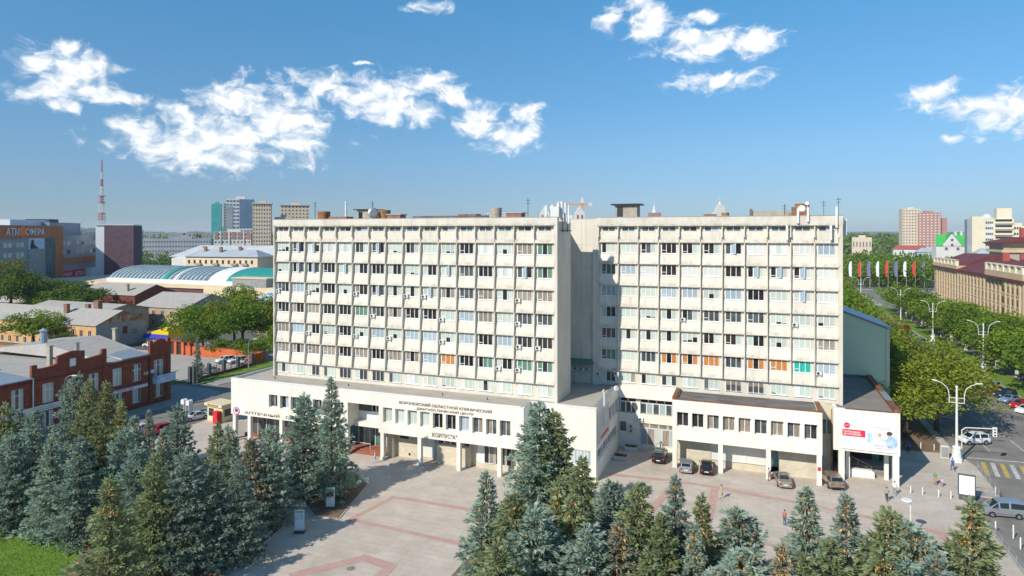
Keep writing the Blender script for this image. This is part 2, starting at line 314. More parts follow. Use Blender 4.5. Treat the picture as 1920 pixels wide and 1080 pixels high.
# streets
structure('street', MB().slab([(24.3, -60), (90, -60), (90, 122), (48.6, 124), (48.6, 420), (28.4, 420), (28.4, 113), (24.9, 95.7)], -.5, -.12), 'asphalt')
structure('side_street', MB().slab([(-106, -60), (-90, -60), (-90, 92), (-88, 128), (-96, 250), (-112, 250), (-108, 108), (-118, 106), (-160, 106), (-160, 98), (-106, 97)], -.5, -.12), 'asphalt')
sw = structure('pavement', MB().slab([(-110, 40), (-104.6, 40), (-103.8, 93), (-101.6, 99.5), (-103, 103), (-107, 104.2), (-124, 104.4), (-124, 96), (-110, 96)], -.13, 0), 'pavement')
structure('pavement', MB().slab([(-112.2, 108), (-108.2, 107.4), (-104, 140), (-110, 140)], -.13, 0), 'pavement')
structure('lawn', MB().slab([(-116.4, 108.5), (-112.4, 108), (-110.2, 150), (-116, 150)], -.13, .02), 'grass')
structure('lawn', MB().slab([(-121.5, 101.2), (-117.6, 101.2), (-117.6, 107.2), (-121.5, 107.2)], -.05, .02), 'grass')
pk = structure('parking_lot', MB().slab([(-160, 106.5), (-117.2, 108.5), (-116.6, 150), (-160, 150)], -.3, -.08), 'asphalt_pale')
for i in range(6): MB().sheet([(-131 + i * 2.6, 123), (-130.85 + i * 2.6, 123), (-130.85 + i * 2.6, 128.5), (-131 + i * 2.6, 128.5)], -.075).obj('bay_line', 'line_white', pk)
# right-hand street: markings, verge, kerbs
st = bpy.data.objects['street']
for i in range(9):
    x = 29.6 + i * 1.15
    MB().sheet([(x, 104.4 + .0 * i), (x + .55, 104.4), (x + 1.6, 110.4), (x + 1.05, 110.4)], -.116).obj('crossing_stripe', 'line_yellow' if i % 2 == 0 else 'line_white', st)
MB().sheet([(28.9, 111.5), (44, 112.6), (44, 113.0), (28.9, 111.9)], -.116).obj('stop_line', 'line_white', st)
for y in range(0, 14): MB().sheet([(38.2, 116 + y * 13), (38.4, 116 + y * 13), (38.4, 123.5 + y * 13), (38.2, 123.5 + y * 13)], -.116).obj('lane_line', 'line_white', st)
for y in range(0, 10): MB().sheet([(33.4, 116 + y * 9), (33.55, 116 + y * 9), (33.55, 120 + y * 9), (33.4, 120 + y * 9)], -.116).obj('lane_line', 'line_white', st)
structure('verge', MB().slab([(50.2, 124), (55.2, 124), (55.2, 330), (50.2, 330)], -.13, .02), 'grass')
vk = structure('kerb_strip', MB().slab([(49.9, 123.6), (50.2, 123.6), (50.2, 330), (49.9, 330)], -.13, .04), 'kerb')
structure('path', MB().slab([(55.2, 120), (66, 120), (66, 420), (55.2, 420)], -.13, -.02), 'asphalt')
structure('planting_bed', MB().slab([(20.9, 111.6), (27.2, 112.4), (27.2, 400), (20.9, 400)], -.02, .05), 'soil')
structure('square', MB().slab([(-30, 330), (230, 330), (230, 425), (-30, 425)], -.135, -.04), 'asphalt_pale')

# ------------------------------------------------------------------ the clinic: two wings on a podium
B = thing('clinic_building', 'long cream concrete clinic of two nine-storey wings on a white podium', 'building', (-30, 90, 0))
def part(name, mb, mats, parent=None, **k): return mb.obj(name, mats, parent or B, **k)

# window meshes (origin at sill centre, facing -Y)
def frame_mesh(w, h, n=3, bar=None, sill=True, t=.07):
    b = MB(); d = .06
    b.box(-w / 2, -d, 0, w / 2, 0, t); b.box(-w / 2, -d, h - t, w / 2, 0, h)
    b.box(-w / 2, -d, t, -w / 2 + t, 0, h - t); b.box(w / 2 - t, -d, t, w / 2, 0, h - t)
    for i in range(1, n): x = -w / 2 + w * i / n; b.box(x - t * .6, -d, t, x + t * .6, 0, h - t)
    if bar is not None: k, z = bar; b.box(-w / 2 + w * k / n + t * .6, -d - .004, z, -w / 2 + w * (k + 1) / n - t * .6, 0, z + t)
    if sill: b.box(-w / 2 - .06, -.16, -.06, w / 2 + .06, .0, 0)
    return b.mesh('window_frame', ['pvc'])
GL = ['glass_teal', 'glass_dark', 'glass_warm', 'glass_grey', 'glass_sky', 'blind', 'blind_white', 'blind_blue', 'curtain_beige', 'curtain_orange', 'curtain_teal', 'curtain_green', 'grille', 'pvc']
GI = {k: i for i, k in enumerate(GL)}
def pane_mesh(w, h, spec):
    """spec: one entry for each pane: material, or (material, lower material, share of the lower one), or ('open', material)"""
    b = MB(); n = len(spec); y = -.015
    for i, s in enumerate(spec):
        x0, x1 = -w / 2 + w * i / n, -w / 2 + w * (i + 1) / n
        if isinstance(s, str): b.quad((x0, y, 0), (x1, y, 0), (x1, y, h), (x0, y, h), GI[s])
        elif s[0] == 'open':
            b.quad((x0, .12, 0), (x1, .12, 0), (x1, .12, h), (x0, .12, h), GI[s[1]])
            a = R(24); dx, dy = (x1 - x0) * .92 * math.cos(a), -(x1 - x0) * .92 * math.sin(a)
            p = [(x0 + .05, -.07, .06), (x0 + .05 + dx, -.07 + dy, .06), (x0 + .05 + dx, -.07 + dy, h - .06), (x0 + .05, -.07, h - .06)]
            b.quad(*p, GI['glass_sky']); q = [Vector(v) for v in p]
            for k in range(4): b.cyl(q[k], q[(k + 1) % 4], .035, n=4, m=GI['pvc'])
        elif s[0] == 'bars':
            b.quad((x0, y, 0), (x1, y, 0), (x1, y, h), (x0, y, h), GI[s[1]]); lo, hi = s[2] * h, h - .08
            if len(s) > 3: hi = s[3] * h
            for k in range(1, 4): xx = x0 + (x1 - x0) * k / 4; b.box(xx - .03, -.12, lo, xx + .03, -.08, hi, GI['grille'])
            m_ = 5
            for k in range(m_ + 1): zz = lo + (hi - lo) * k / m_; b.box(x0 + .06, -.13, zz - .025, x1 - .06, -.085, zz + .025, GI['grille'])
        else:
            z = h * s[2]
            b.quad((x0, y, z), (x1, y, z), (x1, y, h), (x0, y, h), GI[s[0]]); b.quad((x0, y, 0), (x1, y, 0), (x1, y, z), (x0, y, z), GI[s[1]])
    return b.mesh('glazing', GL)
WW, WH = 2.2, 1.6
frames = [frame_mesh(WW, WH), frame_mesh(WW, WH, bar=(0, .45)), frame_mesh(WW, WH, bar=(0, .3))]
D, Wm, G, Bl, Bw, Bb, Be, Or, Te, Gr = 'glass_dark', 'glass_warm', 'glass_grey', 'blind', 'blind_white', 'blind_blue', 'curtain_beige', 'curtain_orange', 'curtain_teal', 'curtain_green'
V = {k: pane_mesh(WW, WH, s) for k, s in {
    'b': (Bl, Bl, Bl), 'b2': (Bl, (Bl, D, .22), (Bl, D, .12)), 'b3': ((Bl, D, .3), Bl, Bl), 'b4': (Bl, (Bl, D, .45), Bl), 'b5': ((Bl, D, .18), (Bl, Wm, .25), (Bl, D, .5)),
    'w': (Bw, Bl, Bw), 'w2': (Bw, Bw, Bw), 'u': (Bb, Bb, Bb), 'u2': (Bb, Bb, G), 'd': (D, D, D), 'd2': (D, Wm, D), 'd3': (D, G, Bl), 'd4': (Bl, D, D), 'd5': (Bl, D, Bl), 'd6': (D, Bl, Bl), 'd7': (Wm, Wm, Bl), 'd8': (Wm, D, Wm), 'g': (G, G, G), 'g2': (G, D, G),
    'o': (G, ('open', D), D), 'o2': (Bl, ('open', Bl), (Bl, D, .7)), 'o3': (D, ('open', D), G), 'o4': (Bl, ('open', Bl), Bl), 'o5': (Wm, ('open', D), Bl),
    'e': (Be, Be, Be), 'e2': (Be, D, Be), 'e3': (D, Be, Be), 'e4': (Be, Wm, Wm), 'r': (Or, D, Or), 'r2': (Or, Or, Or), 'r3': (Or, Wm, Or), 't': (Te, Te, Te), 'n': (Gr, D, Gr), 'n2': (Gr, Gr, Gr), 'n3': (D, Gr, Gr), 'k': (G, G, D)}.items()}
rowsL = [  # left wing, top full row first, 16 bays each
 'b5 o o2 w w d3 o b2 d3 b b2 d w b4 e n'.split(), 'b3 o3 o3 d o4 d4 d2 d4 b2 d4 o4 g d2 w o n'.split(),
 'k u b5 d2 b4 e4 o3 d5 d5 o4 e2 g e d5 e e'.split(), 'd2 e4 e d2 d2 n2 k e2 d2 d b u e b g g'.split(),
 'e u d4 b3 d2 b4 u b4 u u b4 u d8 u d2 d8'.split(), 'e e2 e e d8 e d2 e e2 u r2 d2 n3 d4 n2 n'.split()]
rowsR = ['d6 b d3 d2 d7 d7 o w2 w w2 u'.split(), 'g u w2 d8 w2 w2 d2 o5 o5 o5 w2'.split(), 'u b b u u b4 u d2 b o4 w2'.split(),
 'd4 b b2 d5 d3 g g g b2 b b3'.split(), 'd d5 d5 d5 b5 d7 d7 d4 b4 b e'.split(), 'n3 b g r r r2 g r3 r2 t u'.split()]
ac_body = MB().box(-.36, -.3, 0, .36, -.02, .48).mesh('air_conditioner', ['ac_body'])
ac_fan = MB().cyl((-.1, -.305, .24), (-.1, -.32, .24), .18, n=14).mesh('fan_grille', ['dark_metal'])
ac_br = MB().box(-.3, -.3, -.22, -.26, 0, 0).box(.26, -.3, -.22, .3, 0, 0).box(-.27, -.05, -.2, .27, -.02, -.16).mesh('bracket', ['ac_body'])
def ac(x, y, z, parent=None):
    o = link('air_conditioner', ac_body, parent or B); o.location = Vector(o.location) + Vector((x, y, z)) 
    link('fan_grille', ac_fan, o, (0, 0, 0)); link('bracket', ac_br, o, (0, 0, 0)); return o
def put(name, me, x, y, z, parent=None, rz=0):
    o = link(name, me, parent or B); o.location = Vector(o.location) + Vector((x, y, z)); o.rotation_euler = (0, 0, rz); return o
def window(x, y, z, fr, gl, rz=0, parent=None):
    o = put('window', fr, x, y, z, parent, rz); link('glazing', gl, o, (0, 0, 0)); return o

Z0, FH = 11.81, 3.28
def wing(X0, bay, n, Yf, xl, xr, ydeep, ztop, rows, acs, lowpanes):
    yw = Yf + .62                                        # window plane
    part('wall', MB().box(xl, yw, 9.3, xr, ydeep, 34.4), 'cream')
    part('end_wall', MB().box(xr - .42, Yf + .002, 9.3, xr + .003, ydeep + .003, Z0 + 6 * FH + 2.40), 'cream')
    part('end_wall', MB().box(xl - .003, Yf + .1, 9.3, xl + .2, ydeep + .003, Z0 + 6 * FH + 2.40), 'cream')
    pp = MB().box(xl - .01, Yf + .0, 0, xr + .01, Yf + .65, ztop - Z0 - 6 * FH - 2.41).mesh('parapet', ['cream_parapet'])
    put('parapet', pp, 0, 0, Z0 + 6 * FH + 2.41)
    put('parapet', MB().box(xl, ydeep - .3, 0, xr, ydeep, .6).mesh('parapet', ['cream']), 0, 0, 34.4)
    part('coping', MB().box(xl - .04, Yf - .05, ztop, xr + .04, Yf + .5, ztop + .06), 'grey_flashing')
    part('roof', MB().box(xl + .2, Yf + .45, 34.4, xr - .2, ydeep - .3, 34.5), 'bitumen')
    wb = bay - .14
    sp = MB().hexa([(0, .30, .06), (wb, .30, .06), (wb, .62, .06), (0, .62, .06), (0, .54, 1.56), (wb, .54, 1.56), (wb, .62, 1.56), (0, .62, 1.56)]).mesh('spandrel', ['cream_spandrel'])
    led = MB().box(0, .20, -.06, bay, .65, .06).mesh('ledge', ['cream_fin'])
    fin = MB().hexa([(-.07, -.06, .06), (.07, -.06, .06), (.07, .62, .06), (-.07, .62, .06), (-.07, .24, FH - .06), (.07, .24, FH - .06), (.07, .62, FH - .06), (-.07, .62, FH - .06)]).mesh('fin', ['cream_fin'])
    sp2 = MB().box(0, .42, .06, wb, .62, 1.58).mesh('spandrel', ['cream_spandrel'])
    fin2 = MB().hexa([(-.07, -.08, .75), (.07, -.08, .75), (.07, .62, .75), (-.07, .62, .75), (-.07, .14, 2.41), (.07, .14, 2.41), (.07, .62, 2.41), (-.07, .62, 2.41)]).mesh('fin', ['cream_fin'])
    fr2 = frame_mesh(2.0, .72, 2, sill=False, t=.06); gl2 = [pane_mesh(2.0, .72, s) for s in ((G, G), (G, Bb), ('glass_teal', G), (G, 'glass_teal'), (G, D))]
    for k in range(6):
        z = Z0 + FH * k; row = rows[5 - k]
        for i in range(n):
            put('spandrel', sp, X0 + bay * i + .07, Yf, z); put('ledge', led, X0 + bay * i, Yf, z)
            window(X0 + bay * (i + .5), yw, z + 1.58, random.choice(frames), V[row[i]])
        for i in range(n + 1): put('fin', fin, X0 + bay * i, Yf, z)
    z = Z0 + FH * 6
    for i in range(n):
        put('spandrel', sp2, X0 + bay * i + .07, Yf, z); put('ledge', led, X0 + bay * i, Yf, z)
        window(X0 + bay * (i + .5), yw, z + 1.62, fr2, gl2[(i * 7 + n) % 5 if i % 3 else 0])
    for i in range(n + 1): put('fin', fin2, X0 + bay * i, Yf, z)
    for (k, i, dx) in acs: ac(X0 + bay * i + .55 + dx, yw - .1, Z0 + FH * k + 1.45)
    fl = frame_mesh(2.15, 1.5, 3)
    for i in range(n): window(X0 + bay * (i + .5), yw, 10.05, fl, lowpanes[i])
# bottom rows of windows, some barred
WL = 2.15
P0 = {k: pane_mesh(WL, 1.5, s) for k, s in {'b': (Bw, Bl, Bl), 'w': (Bw, Bw, Bl), 'c': (Bl, ('bars', D, .1, .6), Bl), 'g': (('bars', G, .05), ('bars', G, .05), ('bars', G, .05)), 'h': (('bars', Bl, .05, .9), Bl, Bl), 'm': (Bl, ('bars', G, .05), ('bars', G, .05)),
      'x': (('bars', Wm, .1, .9), Bl, ('bars', D, .1, .9)), 'd': (D, Bl, Bl), 'l': ((Bl, D, .15), Bl, Bl), 'p': (('bars', Be, .02, .55), ('bars', Be, .02, .6), ('bars', Be, .02, .55)), 'e': (Bl, Bl, Be)}.items()}
lowL = [P0[c] for c in 'cbmhgmghwblbcbbw']; lowR = [P0[c] for c in 'melxbhpplbl']
lowR[1] = P0['e']; lowR[2] = P0['d']; lowR[3] = P0['x']; lowR[4] = P0['b']
wing(-73.7, 3.0, 16, 84.9, -73.9, -25.25, 91.8, 35.05, rowsL,
     [(1, 2, 0), (1, 5, 0), (1, 7, 0), (1, 10, 0), (3, 0, 0), (3, 2, 0), (3, 5, 0), (3, 8, 0), (3, 9, 0), (3, 14, 0), (2, 10, 0), (2, 14, 0), (1, 14, .1), (1, 15, 0), (0, 13, 0), (0, 14, 0), (2, 6, .1)], lowL)
wing(-22.39, 3.033, 11, 97.4, -22.6, 11.4, 112, 35.25, rowsR, [(2, 4, 0), (2, 9, 0), (0, 10, 0)], lowR)
# core between the wings
part('core_wall', MB().box(-38, 98.0, 0, -22.9, 111.8, 35.0), 'cream')
part('core_pilaster', MB().box(-23.3, 97.55, 9.3, -22.62, 98.4, 35.02), 'cream')
part('connector_wall', MB().box(-40, 91.7, 9.3, -28.2, 98.1, 34.9), 'cream')
part('roof', MB().box(-38, 98.05, 35.0, -22.65, 111.7, 35.08), 'bitumen')
for z in (31.0, 27.5, 20.0): part('panel_joint', MB().box(-27.5, 97.99, z, -23.3, 98.0, z + .03), 'render_grey')
part('panel_joint', MB().box(-25.22, 97.99, 12, -25.19, 98.0, 34.9), 'render_grey')
# awning and condensers in the corner
part('awning', MB().prism([(-27.4, 98.0, 13.2), (-27.4, 96.7, 12.5), (-27.4, 96.7, 12.42), (-27.4, 98.0, 13.1)], (4.3, 0, 0)), 'curtain_green')
for i in range(5): ac(-26.9 + i * .92, 97.9, 11.4)
ac(-22.3, 97.5, 10.9); ac(-19.5, 97.3, 11.2)
part('condenser_stand', MB().box(-26.2, 96.9, 9.4, -26.12, 96.98, 11.4).box(-23.4, 96.9, 9.4, -23.32, 96.98, 11.4).box(-26.2, 96.9, 11.3, -23.3, 96.98, 11.38), 'galv')

# ---- podium
YP = 80.3
PW = 'white_wall'
# roof slab and front band with real openings: piers between windows
def band_wall(x0, x1, y, z0, z1, wins, zb, zt, m, depth=.55, parent=None):
    """outer wall of a storey with openings wins=[(xa, xb)], zb..zt, made of sill, lintel and piers"""
    part('wall', MB().box(x0, y, z0, x1, y + depth, zb), m); part('wall', MB().box(x0, y, zt, x1, y + depth, z1), m)
    xs = [x0] + [v for w in wins for v in w] + [x1]
    for a, b_ in zip(xs[::2], xs[1::2]):
        if b_ - a > .02: part('pier', MB().box(a, y + .002, zb, b_, y + depth, zt), m)
pfr = {}
def pod_window(xa, xb, y, zb, zt, spec, depth=.5, slope=True):
    w = round(xb - xa, 2); h = round(zt - zb, 2)
    fr = frame_mesh(w, h, len(spec), sill=False, t=.06); o = window((xa + xb) / 2, y + depth, zb, fr, pane_mesh(w, h, spec))
    if slope: MB().prism([(-w / 2, -depth - .05, -.42), (-w / 2, -.06, .0), (-w / 2, 0, -.05), (-w / 2, -depth - .0, -.45)], (w, 0, 0)).obj('sill', 'white_sill', o, (0, 0, 0))
    return o
lw = [(-70.68, -69.04), (-68.53, -66.9), (-66.5, -64.9), (-64.5, -62.9), (-62.4, -60.8), (-60.4, -58.8), (-58.4, -56.9)]
rw = [(-50.12 + i * 2.02, -48.6 + i * 2.02) for i in range(10)]
band_wall(-78.2, -56.14, YP, 3.95, 9.6, lw, 5.75, 7.7, PW)
band_wall(-50.84, -29.0, YP, 3.95, 9.6, rw, 5.5, 7.65, PW)
part('wall', MB().box(-56.14, YP, 7.8, -50.84, YP + .55, 9.6), PW)
for i, (a, b_) in enumerate(lw): pod_window(a, b_, YP, 5.75, 7.7, [(G, Wm), (D, Bb), (G, G), (Bb, Bb), (G, Wm), (G, D), (D, G)][i])
for i, (a, b_) in enumerate(rw): pod_window(a, b_, YP, 5.5, 7.65, [(Bl, Bl), (Bl, Bl), (Bl, Bl), (Bl, Bl), (D, D), (D, D), (Bb, Bb), (G, Be), (Be, G), (G, G)][i])
# loggia in the notch
part('wall', MB().box(-56.7, YP + .55, 3.95, -56.14, 84, 9.4), PW); part('wall', MB().box(-50.84, YP + .55, 3.95, -50.3, 84, 9.4), PW)
part('balcony_floor', MB().box(-56.14, 81.9, 3.95, -50.84, 84, 4.6), PW)
lg = part('loggia_glazing', MB().box(-56.14, 83.2, 4.6, -50.84, 83.25, 5.9, 0).box(-56.14, 83.2, 5.9, -53.9, 83.24, 7.8, 1), ['pvc', 'glass_grey'])
for i in range(4): window(-53.45 + i * .78, 83.2, 5.9, frame_mesh(.74, 1.85, 1, sill=False), pane_mesh(.74, 1.85, (D,)))
part('balcony_ceiling', MB().box(-56.14, YP + .55, 7.8, -50.84, 84, 8.1), PW)
# podium body, soffit and roof
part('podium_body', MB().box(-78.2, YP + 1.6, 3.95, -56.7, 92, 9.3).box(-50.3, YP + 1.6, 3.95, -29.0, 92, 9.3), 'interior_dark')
part('soffit', MB().box(-78.2, YP + .55, 3.97, -56.14, 84, 4.1).box(-50.84, YP + .55, 3.97, -29.0, 84, 4.1), 'white_wall')
part('podium_roof', MB().box(-78.0, YP + .45, 9.2, -29.2, 98, 9.42).box(-29.2, 83.6, 9.2, -19.6, 98, 9.42), 'bitumen')
part('wall', MB().box(-78.2, YP + .55, 3.95, -77.65, 110, 9.6), PW)
part('coping', MB().box(-78.32, YP - .04, 9.6, -28.95, YP + .5, 9.66), 'white_sill')
part('coping', MB().box(-78.32, YP + .5, 9.6, -77.6, 110, 9.68), 'grey_flashing')
part('wall', MB().box(-29.0, YP + .0, 3.95, -28.52, 83.3, 9.6), PW)
part('coping', MB().box(-29.05, YP + .5, 9.6, -28.45, 83.3, 9.67), 'grey_flashing')
for x in (-72, -58, -42, -35): part('roof_outlet', MB().cyl((x, 83.2, 9.4), (x, 83.2, 9.75), .08), 'dark_metal')
# columns and ground floor of the long front
for x in (-77.6, -74.6, -68.4, -62.3, -56.4, -50.3, -44.2, -38.1, -32.05): part('column', MB().box(x - .28, YP + .03, 0, x + .28, YP + .6, 3.97), PW)
YG = 82.4
part('shopfront', MB().box(-76.5, YG, .55, -57.2, YG + .05, 3.97), 'glass_grey')
for i in range(12): part('mullion', MB().box(-76.4 + i * 1.7, YG - .06, .5, -76.32 + i * 1.7, YG + .01, 3.97), 'pvc')
part('transom', MB().box(-76.5, YG - .05, 3.2, -57.2, YG + .01, 3.28), 'pvc')
part('plinth', MB().box(-77.2, YG - .25, 0, -57.0, YG + .1, .5), 'red_step')
part('entrance_steps', MB().box(-57, 81.3, 0, -50.6, 84.4, .16).box(-57, 81.7, .16, -50.6, 84.4, .32).box(-57, 82.1, .32, -50.6, 84.4, .48), 'red_step')
part('shopfront', MB().box(-57.1, 84.4, .48, -50.8, 84.45, 3.97), 'glass_teal')
for i in range(7): part('mullion', MB().box(-57.0 + i * 1.0, 84.3, .48, -56.92 + i * 1.0, 84.42, 3.97), 'pvc')
part('handrail', MB().tube([(-56.5, 82.2, .5), (-56.5, 82.2, 1.4), (-53.5, 82.2, 1.4), (-53.5, 82.2, .5)], .03), 'pvc')
part('wall', MB().box(-50.2, 81.7, 0, -49.3, 84, 3.97).box(-49.3, 82.6, 0, -45.5, 84, 3.97), 'cream_tile')
part('vent', MB().box(-48.6, 82.55, 2.7, -47.2, 82.62, 3.6), 'dark_metal'); part('vent', MB().box(-47.2, 82.56, .35, -46.9, 82.62, .65), 'black')
part('door', MB().box(-45.5, 82.9, .3, -43.2, 82.96, 3.9), 'ac_body'); part('door', MB().box(-43.2, 82.9, .3, -42.3, 82.96, 3.9), 'grey_flashing')
part('wall', MB().box(-45.5, 83, 0, -42.3, 84, .3).box(-42.3, 82.0, 0, -37.2, 84, 2.75).box(-42.3, 82.3, 2.75, -37.2, 84, 3.97), 'cream_tile')
for i in range(5): window(-41.75 + i * 1.02, 82.28, 2.78, frame_mesh(.95, 1.1, 1, sill=False), pane_mesh(.95, 1.1, ((D, Be, .3) if i % 2 else (G, D, .4),)))
part('wall', MB().box(-37.2, 82.9, 0, -36.3, 84, 3.97).box(-36.3, 82.5, 0, -29.2, 84, .7).box(-30.4, 82.5, .7, -29.2, 84, 3.97), 'cream_tile')
part('door', MB().box(-36.3, 82.8, .7, -35.2, 82.86, 3.9), 'pvc')
for i in range(3): window(-34.4 + i * 1.65, 82.55, .75, frame_mesh(1.55, 3.1, 2, sill=False), pane_mesh(1.55, 3.1, (G, D) if i % 2 else (D, Be)))
# blank block right of the long front
part('wall', MB().box(-28.6, 83.2, 3.95, -19.4, 83.75, 9.6), PW)
part('wall', MB().box(-28.6, 83.5, 0, -22.9, 84.1, 3.95), PW)
part('column', MB().box(-20.15, 83.22, 0, -19.42, 83.8, 3.95), PW)
for i in range(3): window(-22.4 + i * .93, 83.4, 1.9, frame_mesh(.9, 2.0, 2, sill=False), pane_mesh(.9, 2.0, (Bl, Bb)))
part('wall', MB().box(-22.9, 83.4, 0, -20.15, 84, 1.9), PW)
part('coping', MB().box(-28.6, 83.15, 9.6, -19.35, 83.8, 9.67), 'white_sill')
# its flank, facing +X
XS = -19.4
part('flank_wall', MB().box(XS - .5, 83.75, 0, XS, 98.4, 2.3).box(XS - .5, 83.75, 3.9, XS, 98.4, 5.6).box(XS - .5, 83.75, 7.7, XS, 98.4, 9.6).box(XS - .5, 83.75, 5.6, XS - .003, 91.2, 7.7).box(XS - .5, 97.6, 5.6, XS - .003, 98.4, 7.7).box(XS - .5, 96.4, 2.3, XS - .003, 98.4, 3.9), 'white_wall')
part('coping', MB().box(XS - .55, 83.8, 9.6, XS + .06, 98.3, 9.68), 'grey_flashing')
for i in range(3): window(XS - .3, 92.2 + i * 2.1, 5.7, frame_mesh(1.6, 1.9, 2), pane_mesh(1.6, 1.9, (Bl, G)), rz=R(90))
part('pier', MB().box(XS - .5, 93.05, 5.6, XS - .003, 93.45, 7.7).box(XS - .5, 95.15, 5.6, XS - .003, 95.55, 7.7), 'white_wall')
for i in range(4): window(XS - .3, 85.4 + i * 3.1, 2.4, frame_mesh(2.8, 1.45, 4), pane_mesh(2.8, 1.45, (G, Bb, G, G)), rz=R(90))
bn = part('banner', MB().box(XS + .02, 84.0, 4.5, XS + .06, 90.9, 8.7), 'blind_white')
MB().box(XS + .062, 85.8, 4.85, XS + .066, 90.6, 5.25).obj('print', 'signal_red', bn)
for i in range(5): MB().box(XS + .062, 85.0, 7.9 - i * .42, XS + .066, 90.2 - (i % 3) * .9, 7.98 - i * .42).obj('print', 'blind_blue', bn)
part('vent_pipe', MB().tube([(XS + .35, 86.5, 6.4), (XS + .35, 86.5, 11.2), (XS + .35, 86.2, 11.5), (XS + .35, 85.6, 11.4)], .1, 8), 'white_paint')
part('satellite_dish', MB().cyl((XS + .5, 94, 9.9), (XS + .62, 93.9, 9.95), .45, .3, 14), 'ac_body')
# court wall under the right wing
YC = 98.4
part('court_wall', MB().box(-19.4, YC, 3.95, -10.4, YC + .5, 5.3).box(-19.4, YC - .7, 7.75, -10.4, YC + .5, 9.62).box(-16.75, YC, 5.3, -16.1, YC + .5, 7.75).box(-19.4, YC, 0, -16.2, YC + .5, 3.95).box(-16.2, YC + .2, 0, -10.4, YC + .5, .6), 'white_wall')
for i in range(3): window(-18.75 + i * .82, YC + .25, 5.3, frame_mesh(.8, 1.65, 1), pane_mesh(.8, 1.65, (G,)))
for i in range(5): window(-15.65 + i * .95, YC + .25, 5.3, frame_mesh(.93, 1.65, 1), pane_mesh(.93, 1.65, ((G, Bb)[i % 2],)))
for i in range(2): window(-18.6 + i * 1.2, YC + .25, 6.98, frame_mesh(1.15, .72, 1, sill=False), pane_mesh(1.15, .72, (D,)))
for i in range(4): window(-15.5 + i * 1.2, YC + .25, 6.98, frame_mesh(1.15, .72, 1, sill=False), pane_mesh(1.15, .72, (Wm,)))
for i in range(5): window(-15.6 + i * 1.1, YC + .25, .65, frame_mesh(1.05, 2.5, 1, sill=False), pane_mesh(1.05, 2.5, ([Bb, Be, Bl, Be, Bb][i],)))
for i in range(4): window(-15.4 + i * 1.35, YC + .25, 3.2, frame_mesh(1.3, .72, 1, sill=False), pane_mesh(1.3, .72, (Be,)))
window(-18.7, YC - .01, 2.4, frame_mesh(1.1, 1.6, 1), pane_mesh(1.1, 1.6, ('glass_grey',)))
ac(-17.4, YC, 3.1); ac(-17.4, YC, 2.4); ac(-16.0, YC, 4.3)
# right box
YR = 92.15
rb = [(-10.0 + i * 2.035, -8.45 + i * 2.035) for i in range(9)]
band_wall(-10.6, 8.41, YR, 3.95, 9.55, rb, 5.85, 7.85, PW)
for i, (a, b_) in enumerate(rb): pod_window(a, b_, YR, 5.85, 7.85, [(Wm, D), (Wm, D), (Be, G), (Be, Be), (Be, Be), (G, G), (Be, Be), (G, Be), (G, Wm)][i])
part('wall', MB().box(-10.6, YR + .55, 3.95, -10.05, 97.8, 9.55).box(7.86, YR + .55, 3.95, 8.41, 97.8, 9.55), PW)
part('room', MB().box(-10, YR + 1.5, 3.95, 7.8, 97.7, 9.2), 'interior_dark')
part('soffit', MB().box(-10.05, YR + .55, 3.97, 7.86, 97.8, 4.1), 'white_wall')
part('roof', MB().box(-10.3, YR + .3, 9.25, 8.1, 97.8, 9.45), 'bitumen_dark')
part('coping', MB().box(-10.66, YR - .05, 9.55, 8.46, YR + .3, 9.64), 'rust_flashing')
part('coping', MB().box(-10.66, YR + .3, 9.55, -10.1, 97.8, 9.9), 'rust_flashing'); part('coping', MB().box(7.9, YR + .3, 9.55, 8.46, 97.4, 9.7), 'rust_flashing')
for x in (-10.3, -4.18, 1.91, 8.05): part('column', MB().box(x - .3, YR + .03, 0, x + .3, YR + .6, 3.97), PW)
part('wall', MB().box(-10.3, 94.4, 0, -5.6, 95, 3.97).box(3.2, 94.4, 0, 8.3, 95, 3.97).box(-5.6, 94.5, 0, 3.2, 95, 1.0), 'cream_tile')
part('shopfront', MB().box(-5.6, 94.55, 1.0, 1.9, 94.6, 3.97), 'blind_white'); part('glass_door', MB().box(1.9, 94.5, .2, 3.2, 94.56, 3.9), 'glass_teal')
for x in (-5.6, -4.2, -1.0, 1.9): part('mullion', MB().box(x - .05, 94.45, 1, x + .05, 94.62, 3.97), 'pvc')
part('handrail', MB().tube([(-5.6, 94.2, 1.2), (1.8, 94.2, 1.2)], .03), 'pvc')
part('notice', MB().box(7.85, YR + .01, 1.9, 8.25, YR + .028, 2.4), 'signal_red')
# recess between box and entrance
part('wall', MB().box(8.41, 97.0, 0, 10.05, 97.6, 5.3).box(8.41, 97.0, 7.5, 10.05, 97.6, 9.55), 'cream_tile')
window(9.4, 97.25, 5.35, frame_mesh(1.4, 2.1, 2), pane_mesh(1.4, 2.1, ('glass_grey', 'curtain_green')))
part('downpipe', MB().tube([(9.95, 96.6, 9), (9.95, 96.6, .6), (9.8, 96.3, .2)], .1, 8), 'rust_yellow')
